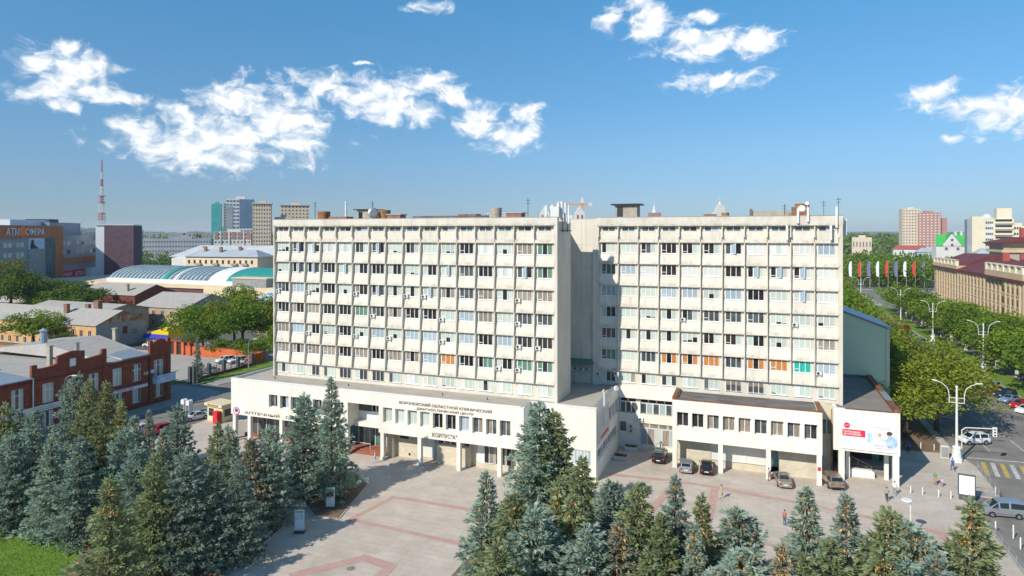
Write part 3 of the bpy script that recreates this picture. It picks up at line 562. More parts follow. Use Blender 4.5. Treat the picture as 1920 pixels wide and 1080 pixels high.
# entrance block
part('wall', MB().box(10.0, 95.14, 4.0, 17.76, 95.7, 9.55).box(17.2, 95.7, 4.0, 17.76, 117.3, 9.55).box(10.0, 95.7, 4.0, 10.5, 97.6, 9.55), PW)
part('soffit', MB().box(10.0, 95.7, 4.02, 17.2, 117, 4.2), 'white_wall')
part('roof', MB().box(10.5, 95.6, 9.2, 17.4, 117.3, 9.42), 'bitumen_taupe')
part('coping', MB().box(17.1, 95.2, 9.55, 17.85, 117.3, 9.95), 'rust_flashing'); part('coping', MB().box(11.4, 95.1, 9.55, 17.1, 95.5, 9.62), 'rust_flashing')
part('flashing_patch', MB().box(17.0, 100.5, 9.95, 17.87, 105.5, 9.99), 'galv')
part('coping', MB().box(11.4, 116.8, 9.42, 17.1, 117.3, 9.8), 'bitumen_dark')
for x in (10.99, 17.3): part('column', MB().box(x - .36, 95.18, 0, x + .36, 95.8, 4.02), PW)
for x, y in ((11.9, 96.6), (16.6, 97.4)): part('column', MB().box(x - .25, y, 0, x + .25, y + .5, 4.02), PW)
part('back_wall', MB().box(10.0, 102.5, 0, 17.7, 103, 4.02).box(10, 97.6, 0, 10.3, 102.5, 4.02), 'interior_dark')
part('entrance_steps', MB().box(11.4, 98.6, 0, 17, 102.5, .3).box(11.4, 99.2, .3, 17, 102.5, .6).box(11.4, 99.8, .6, 17, 102.5, .9), 'bitumen_taupe')
part('ramp_wall', MB().prism([(12.2, 97.3, 0), (15.2, 97.3, 0), (15.2, 97.3, .75), (14.9, 97.3, 1.0), (12.4, 97.3, 1.0), (12.2, 97.3, .85)], (0, .7, 0)), 'white_paint')
part('handrail', MB().tube([(12.6, 99, 2.2), (15, 98.6, 1.2), (15, 98.6, .4)], .035).tube([(12.6, 99, 1.7), (15, 98.6, .75)], .03).tube([(13.4, 98.9, .5), (13.4, 98.9, 1.9)], .03), 'galv')
part('glass_door', MB().box(15.6, 102.35, .9, 16.5, 102.42, 3.6), 'glass_teal')
# billboard
bb = part('billboard', MB().box(10.98, 95.0, 4.35, 17.34, 95.1, 7.85), 'pvc')
mat('print_pale', (.74, .80, .86), (.86, .88, .9), .5, .5); mat('print_red', (.70, .03, .07), rough=.5); mat('print_blue', (.30, .48, .70), (.62, .74, .86), 1.2, .5); mat('print_skin', (.66, .42, .32), rough=.6); mat('print_hair', (.10, .05, .04), rough=.6); mat('print_text', (.25, .26, .30), rough=.6); mat('print_purple', (.30, .14, .32), rough=.6)
def pr(x0, z0, x1, z1, m, y=94.994): return MB().box(x0, y, z0, x1, y + .005, z1).obj('print', m, bb)
pr(13.9, 4.6, 17.2, 7.6, 'print_pale', 94.996); pr(11.05, 6.05, 13.75, 6.95, 'print_red')
text_on('lettering', 'Рентгеновская', 11.2, 94.988, 6.52, 2.0, .3, 'white_paint', bb, depth=.004, bold=.02); text_on('lettering', 'денситометрия', 11.2, 94.988, 6.14, 2.1, .3, 'white_paint', bb, depth=.004, bold=.02)
mo = MB(); mo.cyl((11.6, 94.995, 7.45), (11.6, 94.99, 7.45), .38, n=20); eo = mo.obj('emblem', 'print_red', bb)
text_on('lettering', 'ВОКДЦ', 11.33, 94.984, 7.37, .54, .16, 'white_paint', bb, depth=.003)
for i in range(4): pr(11.1, 5.75 - i * .22, 13.3 - (i % 3) * .5, 5.80 - i * .22, 'print_blue')
for i in range(2): pr(15.0 + i * .5, 7.5 - i * .2, 16.6, 7.55 - i * .2, 'print_red')
pr(14.0, 5.5, 14.6, 6.7, 'print_blue')
def blob(x, z, rx, rz_, m, y):
    o = MB().cyl((0, 0, 0), (0, -.003, 0), 1, n=18).obj('print', m, bb); o.scale = (rx, 1, rz_); o.location = Vector(o.location) + Vector((x, y, z)); return o
blob(15.3, 6.05, .42, .55, 'print_pale', 94.99); blob(15.4, 6.55, .24, .3, 'print_skin', 94.989); blob(16.75, 5.7, .62, .9, 'print_blue', 94.987); blob(16.45, 6.72, .26, .32, 'print_skin', 94.986); blob(16.52, 6.86, .34, .26, 'print_hair', 94.983); blob(15.9, 5.95, .55, .14, 'print_blue', 94.981)
text_on('lettering', '(473) 20-20-205', 14.8, 94.976, 5.0, 2.0, .24, 'print_purple', bb, depth=.003); text_on('lettering', 'Воронеж, пл. Ленина, 5а', 14.9, 94.976, 4.75, 1.9, .13, 'print_red', bb, depth=.003)
# lettering of the long front
text_on('lettering', 'ВОРОНЕЖСКИЙ ОБЛАСТНОЙ КЛИНИЧЕСКИЙ', -47.39, YP - .03, 8.45, 14.3, .5, 'bronze_letter', B, depth=.03)
text_on('lettering', 'ДИАГНОСТИЧЕСКИЙ ЦЕНТР', -44.6, YP - .03, 7.82, 8.8, .45, 'bronze_letter', B, depth=.03)
text_on('lettering', 'КОРПУС"А"', -42.1, YP - .03, 4.3, 3.8, .6, 'bronze_letter', B, depth=.03)
text_on('lettering', 'АПТЕЧНЫЙ   СУПЕРМАРКЕТ', -75.4, YP - .03, 4.25, 16.8, .5, 'bronze_letter', B, depth=.03)
em = part('emblem', MB().cyl((-77.1, YP - .06, 4.5), (-77.1, YP, 4.5), .62, n=24), 'print_red')
MB().cyl((-77.1, YP - .075, 4.5), (-77.1, YP - .06, 4.5), .5, n=24).obj('emblem_disc', 'blind_white', em)
mat('logo_blue', (.08, .08, .45), rough=.5); MB().cyl((-77.05, YP - .085, 4.62), (-77.05, YP - .075, 4.62), .3, n=20).obj('emblem_mark', 'logo_blue', em)

# ---- roof clutter
def rp(name, mb, m, label=None): o = part(name, mb, m); tag(o, label); return o
def tank(x, y, r, h, m, z=34.5): rp('tank', MB().cyl((x, y, z), (x, y, z + h), r * .92, r, 18), m)
tank(-66.6, 88.6, 1.05, 1.9, 'rust'); tank(-55.2, 88.8, 1.05, 2.0, 'rust_yellow'); tank(-35.9, 88.8, .85, 2.1, 'render_grey'); tank(-3.9, 101, .55, 1.3, 'rust_yellow', 34.6)
rp('vent_stack', MB().box(-64.8, 87.4, 34.5, -61.4, 89.4, 35.5), 'brown_brick'); rp('vent_stack', MB().box(-53.9, 87.6, 34.5, -51.6, 89.4, 35.7), 'brown_brick'); rp('cap', MB().box(-54.1, 87.5, 35.7, -51.4, 89.5, 35.85), 'galv')
rp('pipe', MB().cyl((-62.0, 88.2, 34.5), (-62.0, 88.2, 38), .16), 'white_paint')
rp('roof_hut', MB().box(-59.2, 87.2, 34.5, -56.4, 90.2, 36.5), 'render_grey'); rp('cap', MB().box(-59.7, 86.9, 36.5, -56.1, 90.5, 36.65), 'dark_metal'); rp('door', MB().box(-58.9, 87.15, 34.7, -58.2, 87.2, 36.2), 'black')
rp('parapet', MB().box(-49.0, 87.0, 34.5, -36.5, 87.4, 35.45), 'bitumen_dark'); rp('vent_stack', MB().box(-41.6, 87.6, 34.5, -38.6, 89.4, 35.7), 'brown_brick'); rp('vent_stack', MB().box(-33.9, 87.6, 34.5, -31.5, 89.4, 35.75), 'brown_brick'); rp('cap', MB().box(-34.1, 87.5, 35.75, -31.3, 89.5, 35.9), 'galv')
rp('satellite_dish', MB().cyl((-56.0, 86.9, 36.0), (-55.85, 86.75, 36.02), .85, .6, 20), 'galv')
def mast(x, y, z0, z1, r=.045): return rp('antenna_mast', MB().cyl((x, y, z0), (x, y, z1), r, n=6).box(x - .35, y - .02, z1 - .35, x + .35, y + .02, z1 - .3).box(x - .25, y - .02, z1 - .75, x + .25, y + .02, z1 - .7), 'dark_metal')
mast(-67.6, 87.6, 34.5, 38.0); mast(-56.6, 87.6, 34.5, 37.9); mast(-30.6, 88, 34.5, 37.9); mast(4.2, 99.4, 34.6, 37.0)
def panel(x, y, z, h=1.9): rp('antenna_panel', MB().box(x - .14, y - .1, z, x + .14, y + .1, z + h).cyl((x, y + .16, z - .4), (x, y + .16, z + h + .2), .04, n=6), 'white_paint')
for x, z in ((-27.3, 34.1), (-26.6, 34.2), (-25.9, 34.6), (-25.5, 34.7), (-25.1, 34.5), (-24.7, 34.2)): panel(x, 86.5 + (x + 27) * .9, z, 2.6)
rp('equipment_box', MB().box(-26.9, 86.8, 35.0, -25.6, 88.0, 36.6), 'ac_body')
rp('antenna_frame', MB().tube([(-25.0, 86.0, 33.2), (-25.0, 91.2, 33.2)], .07).tube([(-24.95, 86.6, 33.0), (-24.95, 86.6, 35)], .07).tube([(-24.95, 89, 33.0), (-24.95, 89, 35.2)], .07), 'dark_metal')
rp('roof_hut', MB().box(-20.2, 99.6, 34.5, -16.8, 102.4, 37.2), 'render_grey'); rp('cap', MB().box(-20.8, 99.1, 37.2, -16.2, 102.8, 37.4), 'dark_metal'); rp('door', MB().box(-19.9, 99.55, 34.7, -19.0, 99.6, 36.9), 'dark_metal')
rp('vent_stack', MB().box(-7.0, 100.5, 34.5, -5.2, 102, 35.7), 'brown_brick'); rp('vent_stack', MB().box(-.3, 101, 34.5, 5.4, 101.6, 36.1), 'render_grey'); rp('cap', MB().box(5.2, 100.8, 34.5, 5.6, 101.8, 36.6), 'bitumen_dark'); rp('cap', MB().box(-.5, 100.8, 34.5, -.1, 101.8, 36.4), 'bitumen_dark')
rp('cap', MB().box(1.9 + 3.2, 98.4, 35.4, 1.9 + 5.0, 99.4, 35.9), 'rust')
for x, z in ((4.9 + 0.9, 34.2), (8.05 - 1.0, 34.4), (4.4, 31.9), (9.9, 31.9)): panel(x, 97.2, z, 2.0)
panel(10.6, 97.2, 33.6, 2.8); rp('board', MB().box(5.5, 99.0, 35.4, 7.4, 99.2, 37.0), 'rust'); rp('satellite_dish', MB().cyl((6.4, 98.9, 36.2), (6.4, 98.75, 36.2), .55, .4, 18), 'white_paint'); rp('satellite_dish', MB().cyl((7.1, 98.9, 37.0), (7.1, 98.75, 37.0), .32, .25, 14), 'white_paint')
for y in (98.5, 100, 101.5): rp('antenna_panel', MB().box(11.7, y, 32.5, 12.0, y + .3, 34.8).cyl((11.6, y, 32), (11.6, y, 35), .04, n=6), 'white_paint')
mast(9.2, 99, 34.6, 37.4, .03); mast(11, 98.6, 34.6, 37.8, .03)

# ------------------------------------------------------------------ trees
mat('needles', (.155, .215, .15), rough=.8, spec=.2, transl=.45, vcol=(.54, .67, .55), rnd=.15, hrnd=.02)
mat('needles_green', (.15, .19, .075), rough=.8, spec=.2, transl=.45, vcol=(.50, .56, .30), rnd=.12)
mat('needles_grey', (.19, .20, .13), rough=.85, spec=.2, transl=.4, vcol=(.52, .53, .40), rnd=.1)
mat('cone', (.50, .23, .06), rough=.8, vcol=(.72, .40, .15))
mat('bark', (.12, .085, .06), (.07, .05, .035), 4, .9, stretch=(1, 1, .2))
mat('bark_white', (.62, .61, .58), (.42, .41, .39), 3, .9)
mat('leaf', (.085, .155, .012), rough=.7, spec=.25, transl=.42, vcol=(.28, .40, .035), rnd=.16, hrnd=.018)
mat('leaf_yellow', (.13, .165, .018), rough=.7, spec=.25, transl=.42, vcol=(.35, .41, .045), rnd=.14)
mat('leaf_dark', (.06, .12, .015), rough=.7, spec=.25, transl=.42, vcol=(.20, .30, .035), rnd=.14)

class Leaves:
    def __init__(s): s.v = []; s.f = []; s.t = []
    def leaf(s, p, d, up, l, w, tone):
        side = d.cross(up)
        if side.length < 1e-4: side = d.orthogonal()
        side = side.normalized() * (w / 2); o = len(s.v); m = p + d * (l * .45)
        s.v += [tuple(p), tuple(m + side), tuple(p + d * l), tuple(m - side)]; s.f.append((o, o + 1, o + 2, o + 3)); s.t.append(tone)
    def mesh(s, name, m):
        me = bpy.data.meshes.new(name); me.from_pydata(s.v, [], s.f); a = me.attributes.new('tone', 'FLOAT', 'FACE'); a.data.foreach_set('value', s.t); me.materials.append(M[m]); me.update(); return me
rg = random.Random(5)
def rv(): 
    while True:
        v = Vector((rg.uniform(-1, 1), rg.uniform(-1, 1), rg.uniform(-1, 1)))
        if .05 < v.length < 1: return v.normalized()
def spruce_mesh(h, r, seed, cones, needle='needles', dens=1.2, bend=0, pw=.82, dr=-.42):
    rg.seed(seed); L = Leaves(); K = Leaves(); z = h * .05; ph = 0
    def ax(z): t = z / h; return Vector((bend * max(0, t - .8) ** 1.5 * 9, bend * .3 * max(0, t - .8) * 2, z - abs(bend) * max(0, t - .86) * 4))
    while z < h * .985:
        t = z / h; Lb = r * (1 - t) ** pw * (1 + .16 * math.sin(z * 2.1 + seed)) * (1.05 if t > .12 else .75 + 2.4 * t) + .12
        n = max(4, int((4.5 + 4.2 * Lb / 3) * dens)); ph += 2.4
        for k in range(n):
            if rg.random() < .13: continue
            a = ph + 2 * PI * k / n + rg.uniform(-.25, .25); l = Lb * rg.uniform(.58, 1.28); o = Vector((math.cos(a), math.sin(a), 0)); s = Vector((-o.y, o.x, 0))
            droop = dr + .75 * t + rg.uniform(-.12, .12); bt = rg.random(); zz = z + rg.uniform(-.15, .15); c = ax(zz)
            m = max(4, int(5.5 * l * dens) + 2)
            for j in range(m):
                u = (j + rg.random()) / m; u = .22 + .78 * u; q = rg.uniform(-1, 1) * .30 * l * math.sin(PI * min(1, u * .82 + .1))
                p = c + o * (u * l) + s * q + Vector((0, 0, droop * u * l + .16 * l * u * u - .10 * abs(q) + rg.uniform(-.07, .07)))
                tone = min(1, max(0, .45 * bt + .55 * rg.random())); d0 = (o * rg.uniform(.5, 1) + s * (q / (l + .1) * 2 + rg.uniform(-.5, .5)) + Vector((0, 0, rg.uniform(-.1, .35)))).normalized()
                ln = rg.uniform(.38, .62) * (.7 + .3 * min(1, l / 1.5))
                for i in range(5):
                    d = (d0 + rv() * .62).normalized(); L.leaf(p, d, rv(), ln * rg.uniform(.6, 1.05), ln * .30, tone * .8 + .2 * rg.random())
                if cones and t > (.72 if cones < 3 else .45) and rg.random() < (.10, .28, .30)[cones - 1]:
                    for i in range(3): K.leaf(p + rv() * .1, (Vector((0, 0, -1)) + rv() * .35).normalized(), rv(), rg.uniform(.28, .42), .13, rg.random())
        z += .30 + .16 * (1 - t) * (1 / dens)
    top = ax(h * .97)
    for i in range(14): L.leaf(top + Vector((0, 0, -.3 + i * .05)), (Vector((0, 0, 1.6)) + rv()).normalized(), rv(), .42, .13, rg.random())
    tr = MB(); pts = [ax(h * k / 8) for k in range(9)]
    for k in range(8): tr.cyl(pts[k], pts[k + 1] , .26 * (1 - k / 8.4), .26 * (1 - (k + 1) / 8.4), 7)
    return L.mesh('crown', needle), tr.mesh('trunk', ['bark']), (K.mesh('cones', 'cone') if K.f else None)
SPRUCES = [
(-81.6, 49.1, 13, 3.0, 1, 'blue spruce at the far left edge, in front of the brick building'),
(-82.6, 51.4, 11.5, 1.5, 2, 'slim spruce with an orange cone-covered tip near the left edge'),
(-77.6, 49.9, 12.5, 3.0, 0, 'broad pale blue spruce under the white sign of the brick building'),
(-82.8, 58.1, 15, 3.1, 1, 'tallest dark green spruce standing beside the curved lamp of the brick building'),
(-79.7, 57.9, 14, 2.7, 1, 'spruce with brownish tip just right of the tallest spruce by the brick facade'),
(-76.7, 58.0, 14, 2.7, 1, 'third tall spruce in front of the brick facade, right of two taller ones'),
(-74.5, 58.2, 12, 2.4, 2, 'orange-tipped spruce at the right end of the tall group by the brick facade'),
(-66.0, 52.0, 11, 2.6, 0, 'pale blue spruce in the left grove below the orange-tipped one'),
(-70.4, 56.8, 10.5, 1.8, 1, 'small narrow spruce in the left grove facing the shaded street'),
(-72.3, 60.5, 10, 1.2, 0, 'thinnest needle-like spruce of the left grove with a bare top'),
(-62.9, 56.4, 12.8, 3.2, 0, 'wide dark spruce in front of the pale blue car by the kiosk'),
(-61.4, 53.1, 11, 2.4, 2, 'spruce with a rusty orange top left of the wide dark spruce'),
(-57.9, 57.4, 11, 2.6, 0, 'conical blue spruce directly below the red vending machine'),
(-56.3, 57.7, 11, 2.2, 1, 'crooked spruce with a bent brown top beside the pharmacy corner column'),
(-52.1, 56.3, 10, 2.7, 3, 'brownish half-bare spruce near the pharmacy shop window'),
(-51.1, 58.2, 11, 2.8, 0, 'dense blue spruce at the right end of the left grove near the path'),
(-50.4, 38.5, 12.5, 3.2, 2, 'foreground spruce with orange cones at the corner of the lawn'),
(-50.3, 49.3, 10, 3.0, 1, 'spruce at the lower right of the left grove beside the shaded path'),
(-52.0, 47.6, 11.5, 3.0, 0, 'full blue spruce in the middle of the grove front, left of the path spruce'),
(-54.1, 45.8, 11.5, 3.0, 0, 'spruce in the grove front between the lawn-corner spruce and the path'),
(-76.5, 46.8, 10.8, 2.8, 0, 'blue spruce at the lower left edge just above the lawn'),
(-71.1, 47.5, 11.2, 2.9, 1, 'blue spruce above the lawn, second from the left edge'),
(-67.2, 47.8, 11.2, 2.8, 0, 'dark blue spruce above the lawn, behind the lawn-corner spruce'),
(-57.7, 46.8, 11.5, 2.6, 0, 'bluish spruce deep in the left grove behind the lawn-corner spruce'),
(-48.4, 50.9, 9.5, 2.6, 0, 'low spruce at the back of the path, left of the upright info boards'),
(-53.0, 66.5, 12.6, 3.0, 0, 'shorter left one of the two spruces on the small triangular bed'),
(-49.3, 67.1, 14.8, 3.3, 1, 'taller right one of the two spruces on the small triangular bed'),
(-22.0, 67.2, 14.2, 3.6, 0, 'big dark spruce in front of the blank white podium wall'),
(-20.6, 67.6, 13.4, 2.8, 1, 'twin spruce leaning beside the big dark one by the blank wall'),
(-14.9, 58.1, 12, 2.8, 0, 'bluish spruce right of the twin spruces, near the podium corner'),
(-15.3, 51.6, 12, 2.8, 2, 'spruce with orange cone clusters below the twin spruces'),
(-13.5, 49.9, 12, 2.6, 2, 'second spruce with orange cones, right below the twin spruces'),
(-17.6, 47.3, 12.4, 3.0, 1, 'grey-green spruce between the lone left spruce and the twin spruces'),
(-15.5, 46.5, 12, 3.0, 0, 'spruce at the bottom edge below the twin spruces'),
(-11.7, 54.7, 11.5, 2.3, 0, 'left one of a close pair of spruce tips left of the tree shadow'),
(-11.1, 55.3, 11.2, 2.2, 0, 'right one of a close pair of spruce tips left of the tree shadow'),
(-8.9, 53.6, 12, 2.5, 1, 'spruce standing right in front of the tree shadow on the plaza'),
(-20.7, 49.1, 13, 2.6, 1, 'lone slim spruce at the left end of the bottom middle group'),
(-9.3, 47.4, 11.2, 2.4, 3, 'spruce with bright orange branches at the bottom edge, middle group'),
(-5.9, 53.6, 13, 2.5, 1, 'tall spruce with a pointed tip below the black car with a roof rack'),
(-6.6, 50.5, 11, 2.6, 0, 'bushy pale spruce at the bottom, just left of the pointed one'),
(-3.8, 53.2, 12, 2.0, 2, 'narrow spruce with a dark cone tip below the two parked grey cars'),
(-4.1, 49.8, 11, 2.2, 2, 'orange-topped spruce at the bottom between two narrow ones'),
(-1.0, 53.4, 12, 2.9, 1, 'drooping spruce with a bent hooked top in the bottom row'),
(-0.8, 48.8, 11, 3.0, 0, 'full pale spruce at the bottom edge under the hooked one'),
(3.9, 54.8, 13, 3.0, 2, 'spruce with a broken orange-brown crown left of the plaza lamp'),
(1.9, 48.8, 11, 1.9, 3, 'low orange-brown spruce at the bottom beside the green shrub'),
(6.6, 54.5, 13, 2.8, 2, 'spruce with forked brown top left of the white round lamp'),
(5.2, 50.6, 11, 2.9, 0, 'blue spruce at the bottom edge under the forked one'),
(9.7, 55.5, 12, 2.6, 1, 'spruce directly left of the slim white plaza lamp post'),
(11.2, 55.3, 12, 2.6, 2, 'spruce with a curved orange top right of the plaza lamp post'),
(8.3, 50.4, 11, 3.0, 2, 'pale spruce with an orange crest at the bottom edge under the plaza lamp'),
(11.4, 51.3, 11, 2.8, 2, 'spruce with orange cones at the bottom edge below the curved one'),
(-11.4, 46.6, 11, 2.9, 0, 'bluish spruce at the bottom edge left of the bright orange one'),
(-6.8, 44.9, 11, 2.8, 0, 'spruce at the bottom edge below the tree shadow on the plaza'),
(-2.3, 46.4, 10.5, 2.6, 1, 'spruce at the bottom edge between the orange-topped and hooked ones'),
(7.6, 51.9, 11, 2.6, 0, 'bluish spruce at the bottom edge between the forked one and the plaza lamp'),
(9.8, 50.6, 10.5, 2.6, 0, 'spruce at the bottom edge right of the one with the orange crest'),
(-16.8, 41.9, 11, 2.7, 0, 'silvery spruce at the bottom edge below the lone slim one'),
(3.4, 49.0, 10.5, 2.6, 0, 'silvery spruce at the bottom edge below the one with a broken crown'),
(15.3, 56.8, 13, 2.8, 2, 'rightmost spruce, next to the silver minivan'),
]
GROUP = {}
sv = [(spruce_mesh(13, 3.0, 1, 0), 13, 3.0, 0), (spruce_mesh(12.5, 2.9, 2, 1, pw=1.05, dr=-.55), 12.5, 2.9, 1), (spruce_mesh(12, 2.7, 3, 2, 'needles_green', pw=.95, dr=-.6), 12, 2.7, 2), (spruce_mesh(11, 2.4, 4, 3, 'needles_grey'), 11, 2.4, 3),
      (spruce_mesh(13.5, 2.9, 5, 1, 'needles_green'), 13.5, 2.9, 9), (spruce_mesh(11, 1.6, 6, 1), 11, 1.6, 8), (spruce_mesh(12, 2.9, 7, 2, bend=1.0), 12, 2.9, 7), (spruce_mesh(12, 3.1, 8, 0, pw=.68, dr=-.3), 12, 3.1, 0), (spruce_mesh(12, 2.9, 9, 1, 'needles_green', pw=.75), 12, 2.9, 1), (spruce_mesh(12.5, 2.8, 10, 2, pw=1.1, dr=-.7), 12.5, 2.8, 2), (spruce_mesh(12.5, 3.0, 12, 0, 'needles_green', pw=.95, dr=-.5), 12.5, 3.0, 0)]
def put_spruce(x, y, h, r, c, label, k=None):
    if k is None:
        if 'hooked' in label or 'curved' in label or 'crooked' in label: k = 6
        elif r < 2.1: k = 5
        elif c == 3: k = 3
        elif 'green' in label or 'brownish tip' in label or 'third tall' in label: k = 4
        else: k = random.choice([i for i, s in enumerate(sv) if s[3] == c])
    (cr, tr, co), H0, R0, _ = sv[k]
    t = thing('spruce_tree', label, 'tree', (x, y, .03), random.uniform(0, 6.28), 'blue spruces around the plaza'); t.scale = (r / R0, r / R0, h / H0)
    link('crown', cr, t, (0, 0, 0)); link('trunk', tr, t, (0, 0, 0))
    if co: link('cones', co, t, (0, 0, 0))['kind'] = 'stuff'
    return t
for s in SPRUCES: put_spruce(s[0], s[1], s[2], s[3] * (1.34 if s[0] > -30 else 1.06), *s[4:])

def broad_mesh(seed, rx, rz, zc, nclump, nleaf, ls, m, trunk_r=.22, white=False, flat=.8):
    rg.seed(seed); L = Leaves(); cl = []
    for i in range(nclump):
        v = rv(); k = rg.uniform(.45, 1.0) if i > nclump * .25 else rg.uniform(.1, .6)
        if v.z < -.55: v.z *= .5
        cl.append((Vector((v.x * rx * k, v.y * rx * k, zc + v.z * rz * k)), rg.uniform(.20, .36) * rx, rg.random()))
    for c, cr, ct in cl:
        for j in range(nleaf):
            v = rv(); kk = rg.uniform(.5, 1.05); p = c + Vector((v.x, v.y, v.z * flat)) * cr * kk
            d = (v * .6 + rv() * .8 + Vector((0, 0, -.1))).normalized()
            L.leaf(p, d, (v + rv() * .7), ls * rg.uniform(.7, 1.3), ls * .62, .4 * ct + .6 * rg.random())
    tr = MB(); zt = zc - rz * .55
    tr.cyl((0, 0, -.1), (0, 0, min(1.5, zt * .5)), trunk_r * 1.25, trunk_r, 8, 1 if white else 0); tr.cyl((0, 0, min(1.5, zt * .5)), (.1, .05, zt), trunk_r, trunk_r * .8, 8, 0)
    for c, cr, ct in cl[:12]: tr.cyl((.1, .05, zt * rg.uniform(.85, 1.0)), c, trunk_r * .5, .03, 5, 0)
    return L.mesh('crown', m), tr.mesh('trunk', ['bark', 'bark_white'])
BV = {'a': broad_mesh(21, 4.0, 3.6, 6.0, 60, 85, .42, 'leaf'), 'b': broad_mesh(22, 4.4, 3.4, 5.8, 60, 85, .42, 'leaf'), 'y': broad_mesh(23, 5.6, 4.6, 7.2, 85, 105, .40, 'leaf_yellow'), 'd': broad_mesh(24, 4.2, 4.2, 6.4, 60, 80, .46, 'leaf_dark'),
      'w': broad_mesh(25, 4.0, 3.4, 5.6, 55, 75, .45, 'leaf_dark', white=True), 'x': broad_mesh(26, 4.2, 3.5, 5.8, 55, 75, .45, 'leaf', white=True), 's': broad_mesh(27, 2.2, 2.4, 2.8, 40, 70, .32, 'leaf'), 'p': broad_mesh(28, 2.0, 5.5, 7.2, 50, 55, .55, 'leaf_dark'),
      'z': broad_mesh(29, 5.0, 4.4, 6.8, 80, 100, .40, 'leaf_yellow')}
BD = {'a': (3.3, 9.2), 'b': (3.6, 8.8), 'y': (4.6, 11.4), 'd': (3.4, 10.2), 'w': (3.3, 8.6), 'x': (3.4, 8.9), 's': (1.9, 5.0), 'p': (1.7, 12.4), 'z': (4.1, 10.8)}
def tree(k, x, y, r, h, label, group=None, name='broadleaf_tree', z=0):
    t = thing(name, label, 'tree' if name != 'shrub' else 'shrub', (x, y, z), random.uniform(0, 6.28), group); t.scale = (r / BD[k][0], r / BD[k][0], h / BD[k][1])
    link('crown', BV[k][0], t, (0, 0, 0)); link('trunk', BV[k][1], t, (0, 0, 0)); return t
GL_ = 'trees among the old houses on the left'
tree('d', -262, 160, 7.5, 22, 'big dark tree at the left edge beside the old houses', GL_); tree('d', -272, 150, 5, 12, 'dark tree right of the big one at the left edge', GL_)
for a in [('a', -190, 122, 6.0, 10.2, 'bright green tree in front of the yellow plastered old house'), ('s', -180.5, 124, 2.4, 5, 'small bush-like tree right of the bright green tree'),
          ('a', -262, 172, 8, 14, 'olive tree behind the long grey roof, left one of two'), ('d', -243, 172, 8.5, 13.5, 'darker tree behind the long grey roof, right one of two'), ('b', -252, 165, 6, 9, 'low tree between the two trees behind the grey roof'),
          ('b', -149, 140, 6.4, 12.5, 'leafy tree behind the orange wall next to the blue and yellow kiosk'), ('z', -138, 143, 7, 16, 'tall olive tree behind the orange wall'), ('a', -130.5, 138, 6.6, 13.5, 'dense tree behind the orange wall, right of the olive one'), ('d', -142, 135.5, 4.6, 8.5, 'low dark tree overhanging the gate in the orange wall'), ('z', -124, 144, 6, 13.5, 'olive tree beside the pink house'),
          ('a', -108.0, 128, 4.8, 10, 'round green tree left of the clinic podium'), ('s', -104, 134, 3, 7, 'small tree hidden half by the clinic, near the round green tree'), ('s', -134, 133.8, 3, 4.5, 'low bush hanging over the orange wall, left one'), ('s', -127, 133.6, 3.2, 4.8, 'low bush hanging over the orange wall, middle one'), ('s', -121, 133, 3.2, 5, 'low bush hanging over the orange wall, right one'), ('b', -130, 152, 6.6, 15, 'tree farther behind the orange wall near the pink house'), ('a', -187, 196, 5, 12, 'tree peeping over the old roof by the long mall')]: tree(*a, group=GL_)
GR = 'trees along the right-hand street'
for a in [('y', 28.6, 125, 7.0, 13.5, 'largest yellow-green street tree beside the tall double lamp'), ('z', 27.6, 139, 6.4, 13.5, 'yellow-green street tree behind the largest one'), ('z', 23.2, 119.5, 5.0, 10, 'lower yellow-green tree nearest the clinic entrance'), ('y', 27, 153, 6.0, 13, 'third yellow-green tree along the grey-green house'), ('z', 26.5, 168, 5.6, 13.5, 'fourth yellow-green tree along the grey-green house'),
          ('y', 26.2, 184, 5.6, 14.5, 'fifth yellow-green tree along the grey-green house'), ('a', 26, 202, 5.6, 15.5, 'sixth street tree, near the blue roof'), ('b', 26, 222, 5.6, 15.5, 'seventh street tree, behind the blue roof'), ('a', 26, 244, 5.8, 15.5, 'eighth street tree, next to the square'), ('z', 28, 268, 7, 16, 'ninth street tree, closer to the square'), ('y', 28, 296, 7, 16, 'street tree at the near corner of the square'), ('a', 19.5, 138, 5.2, 15.5, 'green tree right behind the grey-green gable house'), ('b', 15, 150, 5.6, 17.5, 'second green tree behind the grey-green gable house'), ('a', 20.5, 163, 5.6, 16.5, 'third green tree behind the grey-green gable house'), ('b', 14.5, 177, 6, 18, 'fourth green tree behind the grey-green gable house'), ('a', 18, 195, 6, 17.5, 'fifth green tree behind the grey-green gable house')]: tree(*a, group=GR)
lab = ['nearest white-trunked tree at the right edge', 'second white-trunked tree from the right edge'] + [w_ + ' white-trunked tree along the verge' for w_ in ('third', 'fourth', 'fifth', 'sixth', 'seventh', 'eighth', 'ninth', 'tenth', 'eleventh', 'twelfth', 'thirteenth')] + ['fourteenth and farthest white-trunked tree along the verge']
for i, l_ in enumerate(lab): tree('wx'[i % 2], 55.6 + random.uniform(-.4, .4), 138 + i * 12.5 + random.uniform(-2, 2), 5.9, 11.4 + random.uniform(-.8, 1.0), l_, 'white-trunked trees along the verge')
for i, l_ in enumerate(['first tree of the back row behind the verge', 'second tree of the back row behind the verge', 'third tree of the back row, with yellowing leaves', 'fourth tree of the back row behind the verge', 'fifth tree of the back row, before the stone office', 'sixth tree of the back row, before the stone office', 'seventh tree of the back row, before the stone office', 'eighth tree of the back row, before the stone office']): tree('abzbabab'[i], 64.5 + random.uniform(-1, 1), 142 + i * 17, 6.0, (15 if i == 0 else 9.5) + random.uniform(-.5, 1), l_, GR)
